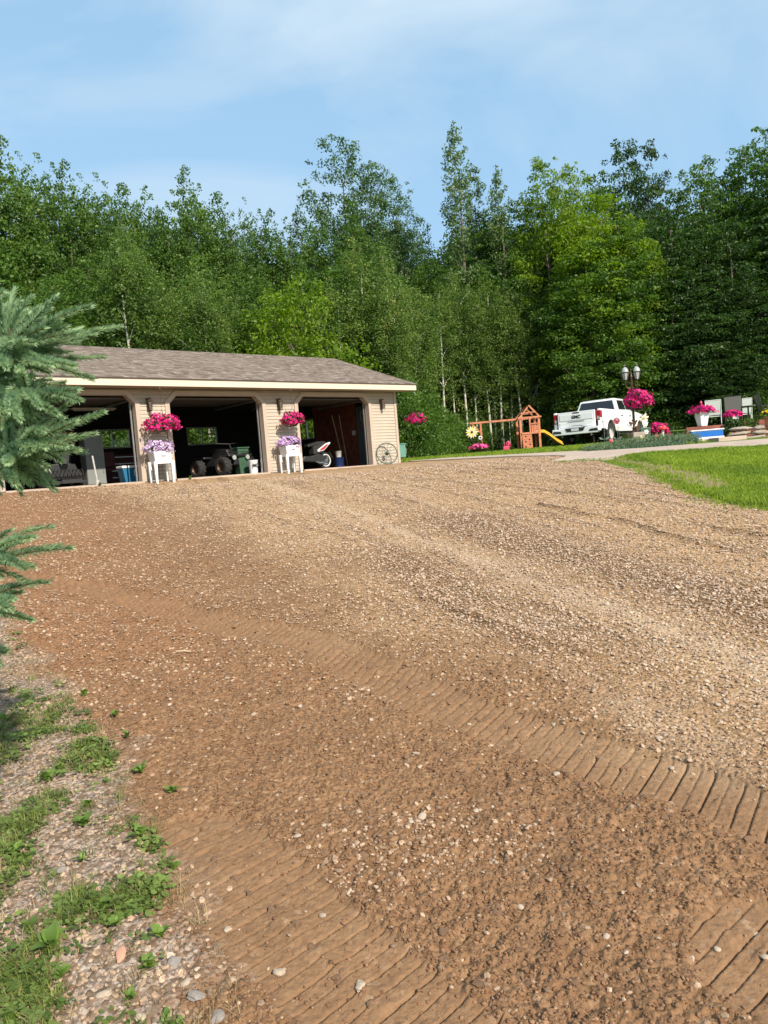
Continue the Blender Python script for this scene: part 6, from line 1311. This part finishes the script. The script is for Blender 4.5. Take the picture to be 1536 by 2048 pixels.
# ------------------------------------------------------------------ woods
def crown(name, H0, R, z0, prof, nclump, per, leaf, cl, flat, mat, seed, up_=.4, droop=0, gap=.0, aspect=.55):
    """crown of leaf faces gathered in clumps through an envelope; prof(u) radius share at height share u"""
    g = np.random.default_rng(seed); u = g.random(nclump*3); rp = np.array([prof(x) for x in u]); k = g.random(len(u)) < (rp/rp.max())**1.2; u = u[k][:nclump]; rp = rp[k][:nclump]; n = len(u)
    a = g.random(n)*6.283; rad = R*rp*np.sqrt(.06+.94*g.random(n)); rad *= 1+.22*np.sin(a*3+u*9+seed); z = z0+(H0-z0)*u-droop*(rad/R)
    C = np.stack([rad*np.cos(a), rad*np.sin(a), z], 1); cs = cl*(.55+.8*g.random(n))*(.34+.66*rp/rp.max())
    ct = np.clip(g.normal(.42, .17, n), 0, 1); m = np.maximum(6, (per*(cs/cl)**1.5).astype(int)); idx = np.repeat(np.arange(n), m); N_ = len(idx)
    o = g.normal(size=(N_, 3)); o /= np.linalg.norm(o, axis=1)[:, None]; rr_ = g.random(N_)**.45; P = C[idx]+o*(rr_*cs[idx])[:, None]*np.array([1, 1, flat]); P[:, 2] -= droop*.6*(rr_*rr_)*cs[idx]
    Nn = o*.55+g.normal(size=(N_, 3))*.55+np.array([0, 0, up_]); Nn /= np.linalg.norm(Nn, axis=1)[:, None]; L0 = leaf*(.6+.7*g.random(N_))
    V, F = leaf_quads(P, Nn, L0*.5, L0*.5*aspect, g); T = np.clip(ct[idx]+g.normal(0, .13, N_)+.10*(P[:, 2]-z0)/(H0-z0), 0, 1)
    return np_mesh(name, V, F, mat, {'tint': ('FACE', T)}), C, g
def trunk(name, H0, r0, C, g, mat, lean=.3, nl=16, fork=None, zmin=.0):
    m = MB(); bx, by = g.normal(size=2)*lean; path = [(bx*math.sin(u*2.5)*u, by*math.sin(u*2)*u, -.3+(H0*.86+.3)*u) for u in np.linspace(0, 1, 9)]
    m.tube(path, [r0*(1-.86*u)+.008 for u in np.linspace(0, 1, 9)], 7)
    for c in C[g.permutation(len(C))[:nl]]:
        zb = max(zmin, c[2]-abs(np.hypot(c[0], c[1]))*.9-.3); u = min(.95, max(.05, (zb+.3)/(H0*.86+.3))); b = Vector((bx*math.sin(u*2.5)*u, by*math.sin(u*2)*u, zb)); r1 = r0*(1-.86*u)*.45+.01
        m.tube([tuple(b), tuple(b.lerp(Vector(c), .5)+Vector((0, 0, .15))), tuple(c)], [r1, r1*.7, .01], 5)
    return m.mesh(name, mat, True)
PROF = {
 'aspen': lambda u: (.55+.45*math.sin(math.pi*u*.9)) if u < .55 else (.98-.93*((u-.55)/.45)**1.1),
 'birch': lambda u: .35+.65*math.sin(math.pi*min(1, u*.8+.1)) if u < .7 else .95-.85*(u-.7)/.3,
 'poplar': lambda u: (.75+.25*math.sin(u*9))*(1-u)**.62+.04,
 'feather': lambda u: math.sin(math.pi*min(1, u*.75+.18))**.7,
 'maple': lambda u: math.sin(math.pi*min(1, u*.80+.16))**.6,
 'shrub': lambda u: math.sin(math.pi*min(1, u*.55+.40))**.6,
}
#        H    R   z0   clumps per leaf clump flat mat bark
KIND = {
 'aspen':   (16, 2.0, 2.5, 520, 60, .165, .58, .8, 'leaf_aspen', 'bark', .15, .35, 'aspen'),
 'aspen2':  (15, 1.9, 1.5, 520, 60, .16, .55, .9, 'leaf_aspen', 'bark', .14, .30, 'aspen'),
 'birch':   (11, 1.6, 1.0, 360, 56, .13, .42, 1.0, 'leaf_birch', 'paleb', .07, .15, 'birch'),
 'birch2':  (12, 1.4, 1.4, 320, 56, .13, .42, 1.1, 'leaf_birch', 'paleb', .065, .1, 'birch'),
 'polebirch': (13, 1.3, 5.0, 230, 54, .14, .45, 1.0, 'leaf_birch', 'paleb', .085, .1, 'birch'),
 'poplar':  (18, 2.0, 3.0, 560, 56, .165, .50, .9, 'leaf_poplar', 'bark', .17, .3, 'poplar'),
 'feather': (22, 3.4, 7.0, 360, 66, .19, .68, .55, 'leaf_feather', 'bark', .2, .5, 'feather'),
 'maple':   (17, 3.0, 2.0, 400, 80, .20, .85, .40, 'leaf_maple', 'bark', .2, .9, 'maple'),
 'bright':  (17, 2.8, 3.0, 400, 80, .20, .80, .45, 'leaf_bright', 'bark', .18, .9, 'maple'),
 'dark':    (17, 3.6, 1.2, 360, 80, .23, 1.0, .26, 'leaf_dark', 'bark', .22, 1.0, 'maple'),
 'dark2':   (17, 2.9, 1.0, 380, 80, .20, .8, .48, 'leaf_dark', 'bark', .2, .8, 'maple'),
 'shrub':   (3.2, 1.8, .1, 190, 64, .115, .45, .8, 'leaf_maple', 'bark', .03, 0, 'shrub'),
 'brightshrub': (6.5, 2.4, .6, 230, 62, .15, .6, .7, 'leaf_bright', 'bark', .06, 0, 'shrub'),
}
PROTO = {}
for i, (kn, (h0, R, z0, nc, per, leaf, cl, flat, lm, bk, r0, dr, pf)) in enumerate(KIND.items()):
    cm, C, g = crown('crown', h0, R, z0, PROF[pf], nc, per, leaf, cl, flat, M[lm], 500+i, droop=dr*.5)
    tm = trunk('trunk', h0, r0, C, g, M[bk], .25 if bk == 'bark' else .18, 26 if pf in ('maple', 'feather') else 14, zmin=z0*.6)
    PROTO[kn] = (h0, R, cm, tm)
SH = {'aspen': 1, 'aspen2': 1, 'birch': 1, 'birch2': 1, 'poplar': 1, 'feather': 1, 'maple': 1, 'bright': 1, 'dark': 1, 'dark2': 1}
def tree(kind, x, y, h, label=None, wide=1, group=None, nm=None):
    h0, R, cm, tm = PROTO[kind]; s = h/h0; w = s**.6*wide
    nm = nm or {'aspen': 'aspen_tree', 'aspen2': 'aspen_tree', 'birch': 'birch_tree', 'birch2': 'birch_tree', 'polebirch': 'birch_tree', 'poplar': 'poplar_tree', 'feather': 'ash_tree', 'maple': 'maple_tree', 'bright': 'maple_tree', 'dark': 'maple_tree', 'dark2': 'maple_tree', 'shrub': 'shrub', 'brightshrub': 'young_maple'}[kind]
    cat = 'shrub' if kind == 'shrub' else 'tree'
    lab2, grp2 = (label, None) if label else where(kind, x, y)
    t = thing(nm, lab2, cat, (x, y, Hz(x, y)), (x*7.3+y*3.1) % 6.28, group or grp2); t.scale = (w, w, s)
    put(D.objects.new('trunk', tm), t); put(D.objects.new('crown', cm), t); return t
GLAB = {
 'aspen': ('mid green aspen in the massed woods behind the garage and yard', 'aspens in the woods'), 'aspen2': ('bushy low branched aspen in the massed woods', 'bushy aspens in the woods'),
 'birch': ('slender young birch with a thin pale trunk at the edge of the woods', 'young birches along the edge of the woods'), 'birch2': ('very narrow young birch at the edge of the woods', 'narrow birches along the edge of the woods'),
 'poplar': ('narrow pale leaved poplar in the woods', 'poplars in the woods'), 'feather': ('loose feathery crowned tree in the woods', 'feathery trees in the woods'),
 'maple': ('layered green maple in the woods', 'green maples in the woods'), 'bright': ('yellow green maple in the woods right of centre', 'yellow green maples'),
 'dark': ('dark layered maple filling the shaded woods on the right', 'dark maples on the right'), 'dark2': ('dark bushy maple in the shaded woods', 'dark bushy maples'),
 'shrub': ('low green shrub at the foot of the woods', 'shrubs at the foot of the woods'), 'brightshrub': ('bright green bushy young maple at the edge of the woods', 'bright young maples')}
REG = [(-.46, 'above the spruce at the far left'), (-.33, 'above the left bay'), (-.20, 'above the middle of the garage roof'), (-.10, 'above the right bay'), (.02, 'above the right roof slope'), (.11, 'between the garage and the golden spinner'),
 (.19, 'behind the swing set'), (.275, 'behind the truck tailgate'), (.345, 'behind the truck cab'), (.41, 'right of the lamp post'), (.47, 'behind the white petunia pot'), (9, 'behind the patio chairs at the right edge')]
ADJ = {'aspen': 'mid green aspen', 'aspen2': 'bushy aspen', 'birch': 'young pale trunked birch', 'birch2': 'very narrow young birch', 'polebirch': 'bare stemmed pale birch', 'poplar': 'pale leaved poplar', 'feather': 'feathery tree', 'maple': 'layered green maple', 'bright': 'yellow green maple', 'dark': 'dark layered maple', 'dark2': 'dark bushy maple', 'shrub': 'low green shrub', 'brightshrub': 'bright green young maple'}
def where(kind, x, y):
    q = x/y; r = next(n for a, n in REG if q <= a); k = 'at the woods edge' if y < 43 else ('in mid woods' if y < 47.5 else 'at the back')
    if kind == 'shrub': k = 'edging the woods'
    l = '%s %s, %s' % (ADJ[kind], k, r); return l, l
for a in [
('aspen2', -20.93, 48.0, 21.9, None, 0.85),
('aspen2', -19.07, 48.0, 21.1, None, 0.85),
('aspen2', -16.2, 45.0, 18.9, None, 0.85),
('aspen2', -14.66, 45.0, 18.1, None, 0.85),
('aspen2', -13.93, 47.0, 18.4, None, 0.85),
('aspen2', -11.75, 44.0, 16.8, None, 0.85),
('aspen2', -11.24, 47.0, 18.1, None, 0.85),
('aspen2', -9.64, 46.0, 17.9, None, 0.85),
('aspen2', -7.67, 44.0, 16.0, None, 0.85),
('aspen2', -6.18, 46.0, 16.1, None, 0.85),
('aspen2', -4.72, 47.0, 15.9, None, 0.85),
('aspen', -3.15, 46.0, 15.2, None, 0.85),
('aspen', -20.07, 44.0, 20.7, 'tall aspen at the far left end of the tree line', 1.0),
('aspen2', -19.12, 46.0, 20.8, None, 1.1),
('aspen', -16.65, 44.0, 19.1, None, 1),
('aspen2', -15.7, 46.0, 19.0, None, 1),
('aspen', -13.34, 43.0, 17.0, None, 1),
('aspen2', -12.92, 46.0, 18.1, None, 1),
('aspen2', -10.92, 43.0, 15.8, None, 1),
('aspen', -9.8, 44.0, 17.9, 'pointed aspen standing above its neighbours behind the garage roof', 1.0),
('aspen', -8.64, 46.0, 17.2, None, 1),
('aspen2', -7.17, 48.0, 17.6, 'dark narrow tree with a spiky top left of the gap in the woods', 0.7),
('aspen', -5.45, 46.0, 15.8, None, 1),
('poplar', -4.13, 50.0, 17.1, None, 1),
('aspen', -2.47, 46.0, 15.3, None, 1),
('feather', -1.09, 52.0, 22.6, 'tall loose feathery tree, highest left of centre', 0.95),
('feather', 0.79, 53.0, 21.0, 'feathery tree leaning against the highest one on its right', 0.8),
('feather', 2.49, 54.0, 20.4, 'feathery tree sloping down to the notch at centre', 0.7),
('aspen', -0.53, 45.0, 15.7, None, 1.1),
('aspen2', 0.8, 44.0, 13.8, None, 1.1),
('aspen', 4.17, 50.0, 15.5, None, 0.8),
('poplar', 6.12, 48.0, 20.8, 'tallest narrow poplar with pale shimmering leaves, just right of centre', 1.0),
('poplar', 7.54, 50.0, 18.9, 'shorter poplar directly right of the tallest one', 1.0),
('poplar', 8.63, 48.0, 17.9, 'pale poplar two places right of the tallest one', 0.9),
('maple', 10.16, 50.0, 16.7, None, 0.9),
('bright', 11.57, 47.0, 18.2, 'open crowned maple with sky showing between its layered yellow green boughs', 0.75),
('bright', 13.61, 48.0, 18.2, 'small topped yellow green maple right of the open crowned one', 0.6),
('bright', 13.27, 44.0, 14.7, 'broad yellow green maple catching the sun above the truck', 1.15),
('bright', 15.2, 44.0, 13.3, 'spreading yellow green maple reaching right over the dark woods', 0.95),
('dark2', 18.44, 53.0, 21.1, 'dark round topped tree rising behind the yellow green maples', 0.8),
('dark2', 19.99, 53.0, 20.8, None, 0.7),
('maple', 15.8, 50.0, 17.8, None, 1),
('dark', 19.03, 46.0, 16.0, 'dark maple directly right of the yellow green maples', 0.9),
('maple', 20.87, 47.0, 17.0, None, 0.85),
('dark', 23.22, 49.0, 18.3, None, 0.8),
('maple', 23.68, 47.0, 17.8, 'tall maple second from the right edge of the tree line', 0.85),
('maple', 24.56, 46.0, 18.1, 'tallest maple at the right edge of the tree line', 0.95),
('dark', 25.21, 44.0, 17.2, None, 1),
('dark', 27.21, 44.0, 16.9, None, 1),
('maple', -21.89, 44.0, 21.1, None, 1),
('aspen', -22.82, 42.0, 20.0, None, 1),
('aspen', -23.8, 39.62, 10.6, None, 1.0),
('aspen', -28.76, 49.51, 14.2, None, 1.0),
('aspen2', -22.98, 41.31, 12.4, None, 1.0),
('aspen2', -26.28, 49.01, 15.4, None, 1.0),
('aspen', -20.11, 39.21, 10.4, None, 1.0),
('aspen', -25.05, 50.82, 14.3, None, 1.0),
('aspen2', -17.63, 39.11, 10.7, None, 1.0),
('aspen2', -22.03, 51.17, 15.6, None, 1.0),
('aspen', -16.37, 39.52, 10.3, None, 1.0),
('aspen2', -20.15, 51.14, 13.4, None, 1.0),
('aspen', -13.94, 38.92, 10.6, None, 1.0),
('aspen2', -17.37, 51.39, 13.3, None, 1.0),
('aspen', -12.13, 39.11, 10.1, None, 1.0),
('aspen', -14.19, 48.9, 15.3, None, 1.0),
('aspen', -10.81, 40.11, 10.5, None, 1.0),
('aspen', -12.4, 49.69, 13.9, None, 1.0),
('aspen', -8.57, 38.94, 12.2, None, 1.0),
('aspen2', -9.73, 48.66, 13.8, None, 1.0),
('aspen', -7.01, 40.71, 11.3, None, 1.0),
('aspen2', -7.43, 48.86, 13.8, None, 1.0),
('aspen', -5.47, 40.01, 11.0, None, 1.0),
('maple', -5.97, 51.1, 11.9, None, 1.0),
('aspen', -3.33, 39.71, 11.0, None, 1.0),
('aspen', -3.18, 49.64, 12.6, None, 1.0),
('maple', -1.46, 39.14, 10.3, None, 1.0),
('maple', -0.88, 50.94, 14.1, None, 1.0),
('aspen', 0.15, 48.5, 14.8, None, 1.0),
('aspen2', 1.14, 49.64, 14.5, None, 1.0),
('aspen2', 2.81, 48.5, 12.5, None, 1.0),
('aspen2', 3.91, 50.2, 11.0, None, 1.0),
('maple', 4.7, 48.5, 13.0, None, 1.0),
('aspen2', 6.01, 51.37, 14.4, None, 1.0),
('aspen2', 7.53, 48.5, 13.1, None, 1.0),
('maple', 8.52, 48.59, 15.3, None, 1.0),
('maple', 9.42, 48.5, 12.6, None, 1.0),
('maple', 10.78, 50.32, 12.4, None, 1.0),
('aspen2', 11.88, 48.5, 14.8, None, 1.0),
('aspen2', 13.34, 50.33, 15.9, None, 1.0),
('maple', 12.4, 42.96, 11.8, None, 1.0),
('dark', 15.66, 50.74, 13.5, None, 1.0),
('maple', 14.21, 42.9, 12.7, None, 1.0),
('dark', 17.66, 50.26, 15.4, None, 1.0),
('dark', 17.17, 43.76, 12.2, None, 1.0),
('dark2', 21.15, 51.27, 13.3, None, 1.0),
('dark2', 18.49, 43.26, 11.0, None, 1.0),
('maple', 22.86, 51.08, 13.6, None, 1.0),
('dark2', 20.7, 43.12, 12.2, None, 1.0),
('dark', 25.08, 50.15, 14.7, None, 1.0),
('maple', 23.2, 43.88, 11.4, None, 1.0),
('dark', 27.51, 50.13, 14.5, None, 1.0),
('dark', 25.14, 43.15, 13.6, None, 1.0),
('dark', 30.53, 50.67, 15.3, None, 1.0),
('maple', -15.78, 34.0, 9.5, None, 1),
('aspen2', -14.81, 36.0, 11.3, None, 1),
('maple', -12.73, 35.0, 10.4, None, 1),
('birch', -10.82, 35.0, 12.7, 'birch with a bare pale trunk just above the left part of the garage roof', 1),
('birch', -9.81, 36.0, 10.5, None, 1),
('birch2', -8.67, 35.0, 9.2, None, 1),
('birch', -7.87, 35.5, 10.2, 'twin trunked looking birch rising behind the middle of the garage roof', 1),
('birch', -6.85, 36.0, 9.3, None, 1),
('aspen2', -5.34, 35.0, 8.3, None, 1),
('brightshrub', -3.2, 34.5, 8.4, 'bright green rounded young maple above the garage ridge', 1),
('brightshrub', -4.33, 35.0, 8.0, None, 1),
('birch', -1.72, 37.0, 9.2, None, 1),
('birch', -0.48, 38.0, 11.3, None, 1),
('birch', 0.89, 38.0, 10.7, 'birch with a pale trunk just right of the roof slope', 1),
('birch2', 2.27, 39.0, 9.4, None, 1),
('birch', 3.8, 46.0, 9.8, None, 1),
('birch', 5.11, 46.0, 11.1, 'birch with a white trunk left of the golden spinner', 1),
('birch2', 6.1, 46.0, 10.2, None, 1),
('birch', 7.19, 46.0, 11.3, None, 1),
('birch2', 8.26, 46.0, 10.6, None, 1),
('birch', 9.55, 46.0, 9.6, None, 1),
('birch2', 10.74, 46.0, 9.2, None, 1),
('birch', 12.14, 46.0, 12.0, 'birch rising above the play tower and the truck tailgate', 1),
('birch', 13.69, 46.0, 10.2, None, 1),
('birch', 15.37, 45.5, 13.0, 'tall yellowish birch above the truck cab', 1),
('birch', 16.23, 45.5, 9.9, None, 1),
('birch2', 13.98, 45.5, 7.7, None, 1),
('dark2', 17.17, 45.5, 8.0, None, 1),
('dark', 18.02, 43.0, 9.1, None, 1),
('dark2', 19.19, 42.0, 7.7, None, 1),
('dark', 21.18, 42.0, 8.6, None, 1),
('dark2', 22.87, 42.0, 9.0, None, 1),
('dark2', 16.94, 43.0, 5.3, None, 1),
('dark2', 19.4, 41.0, 4.8, None, 1),
('shrub', 1.24, 33.0, 3.4, None, 1.0),
('shrub', 2.0, 36.0, 2.2, None, 1.0),
('shrub', 2.78, 37.5, 2.6, None, 1.0),
('shrub', 4.19, 44.5, 2.4, None, 1.0),
('shrub', 6.09, 45.5, 1.6, None, 1.0),
('shrub', 7.3, 45.5, 1.8, None, 1.0),
('shrub', 8.51, 45.5, 1.6, None, 1.0),
('shrub', 10.2, 45.0, 2.2, None, 1.0),
('shrub', 11.96, 46.0, 2.6, None, 1.0),
('shrub', 16.32, 43.0, 2.2, None, 1.0),
('shrub', 18.04, 43.0, 2, None, 1.0),
('shrub', 0.67, 34.0, 3.8, None, 1.0),
('shrub', 19.29, 42.0, 2.4, None, 1.0),
('shrub', 20.47, 41.0, 2.6, None, 1.0),
('shrub', 4.98, 45.0, 2.6, None, 1.0),
('shrub', 2.44, 40.0, 3.0, None, 1.0),
('shrub', 13.49, 45.0, 3, None, 1.0),
('shrub', 15.28, 45.0, 3, None, 1.0),
('polebirch', 3.86, 43.0, 10.2, None, 1),
('polebirch', 4.67, 45.0, 9.2, None, 1),
('polebirch', 5.32, 44.5, 11.1, None, 1),
('polebirch', 5.93, 45.0, 8.2, None, 1),
('polebirch', 6.8, 45.2, 10.0, None, 1),
('polebirch', 7.45, 45.3, 9.4, None, 1),
('polebirch', 8.13, 45.6, 10.6, None, 1),
('polebirch', 8.73, 45.2, 8.6, None, 1),
('polebirch', 9.98, 46.0, 10.5, None, 1),
('polebirch', 10.78, 45.4, 9.1, None, 1),
('polebirch', 11.49, 45.0, 9.6, None, 1),
('polebirch', 12.55, 45.5, 10.2, None, 1),
('polebirch', 12.89, 45.0, 8.3, None, 1),
('polebirch', 13.51, 44.6, 10.4, None, 1),
('polebirch', -10.41, 33.6, 11.5, None, 1),
('polebirch', -7.58, 33.8, 9.3, None, 1),
('polebirch', -7.49, 34.2, 8.9, None, 1),
('polebirch', 0.88, 36.5, 9.3, None, 1),
('polebirch', 0.99, 36.0, 7.8, None, 1),
('polebirch', 2.51, 40.0, 8.6, None, 1),
('shrub', -16.0, 33.6, 4.1, None, 1.1),
('shrub', -13.9, 33.6, 4.8, None, 1.1),
('shrub', -11.8, 34.6, 4.4, None, 1.1),
('shrub', -9.7, 33.5, 3.6, None, 1.1),
('shrub', -7.6, 34.2, 3.9, None, 1.1),
('shrub', -5.5, 34.9, 4.2, None, 1.1),
('shrub', -3.4, 34.2, 3.6, None, 1.1),
('shrub', -1.3, 34.4, 3.4, None, 1.1)]: tree(*a)
SKY_A = [-0.456, -0.416, -0.378, -0.341, -0.31, -0.281, -0.254, -0.223, -0.188, -0.149, -0.118, -0.083, -0.054, -0.021, 0.002, 0.034, 0.055, 0.01, 0.083, 0.128, 0.151, 0.18, 0.208, 0.246, 0.285, 0.31, 0.348, 0.377, 0.407, 0.441, 0.468, 0.501, 0.534, 0.567]
SKY_E = [0.37, 0.37, 0.37, 0.37, 0.37, 0.37, 0.345, 0.37, 0.354, 0.346, 0.324, 0.324, 0.314, 0.37, 0.37, 0.37, 0.365, 0.338, 0.307, 0.37, 0.37, 0.37, 0.348, 0.37, 0.37, 0.354, 0.37, 0.37, 0.346, 0.361, 0.37, 0.37, 0.37, 0.37]
# woodland behind them all, read as one mass
def clump_mesh(name, n, r, leaf, mat, seed, flat=.7):
    g = np.random.default_rng(seed); o = g.normal(size=(n, 3)); o /= np.linalg.norm(o, axis=1)[:, None]; P = o*(g.random(n)**.4*r)[:, None]*np.array([1, 1, flat]); Nn = o*.6+g.normal(size=(n, 3))*.6+np.array([0, 0, .4]); Nn /= np.linalg.norm(Nn, axis=1)[:, None]
    V, F = leaf_quads(P, Nn, leaf*.5*(.6+.7*g.random(n)), leaf*.28, g); return np_mesh(name, V, F, mat)
cms = [clump_mesh('leaf_clump', 220, 1.1, .22, M['woodsleaf'], 900+i) for i in range(4)]
g = np.random.default_rng(55); n = 3800; t = g.uniform(-.72, .72, n); y = g.uniform(57, 66, n); x = y*np.tan(t); z = 1.8+g.random(n)**.9*np.interp(x/y, SKY_A, SKY_E)*y*.80
o = scatter('distant_woods', np.stack([x, y, z], 1), np.stack([g.normal(size=n)*.3, g.normal(size=n)*.3, g.random(n)*6.28], 1), np.stack([g.uniform(.8, 1.5, n)]*3, 1), g.random(n), g.integers(0, 4, n), cms, label='dense shaded foliage deep in the woods', cat='woods')
n = 1500; t = g.uniform(-.66, .66, n); y = g.uniform(41, 54, n); x = y*np.tan(t); hz = 1.9+g.random(n)**1.6*4.2
k = ~((x < 1) & (y < 38)) & ~((x > 2.5) & (x < 14.5) & (y < 48)) & (rng.random(n) < np.where((x > 2) & (x < 15), .45, 1)); x, y, hz = x[k], y[k], hz[k]; n = len(x)
scatter('undergrowth', np.stack([x, y, hz], 1), np.stack([g.normal(size=n)*.3, g.normal(size=n)*.3, g.random(n)*6.28], 1), np.stack([g.uniform(.5, 1.0, n)]*3, 1), g.random(n)*.8, g.integers(0, 4, n), cms, label='leafy undergrowth between the trunks', cat='undergrowth')
put(D.objects.new('leaf_litter', None), None).name = 'tmp'
D.objects.remove(D.objects['tmp'])
for o in S.objects:                                             # soft edge of no depth: every empty small
    if o.type == 'EMPTY': o.empty_display_size = .1
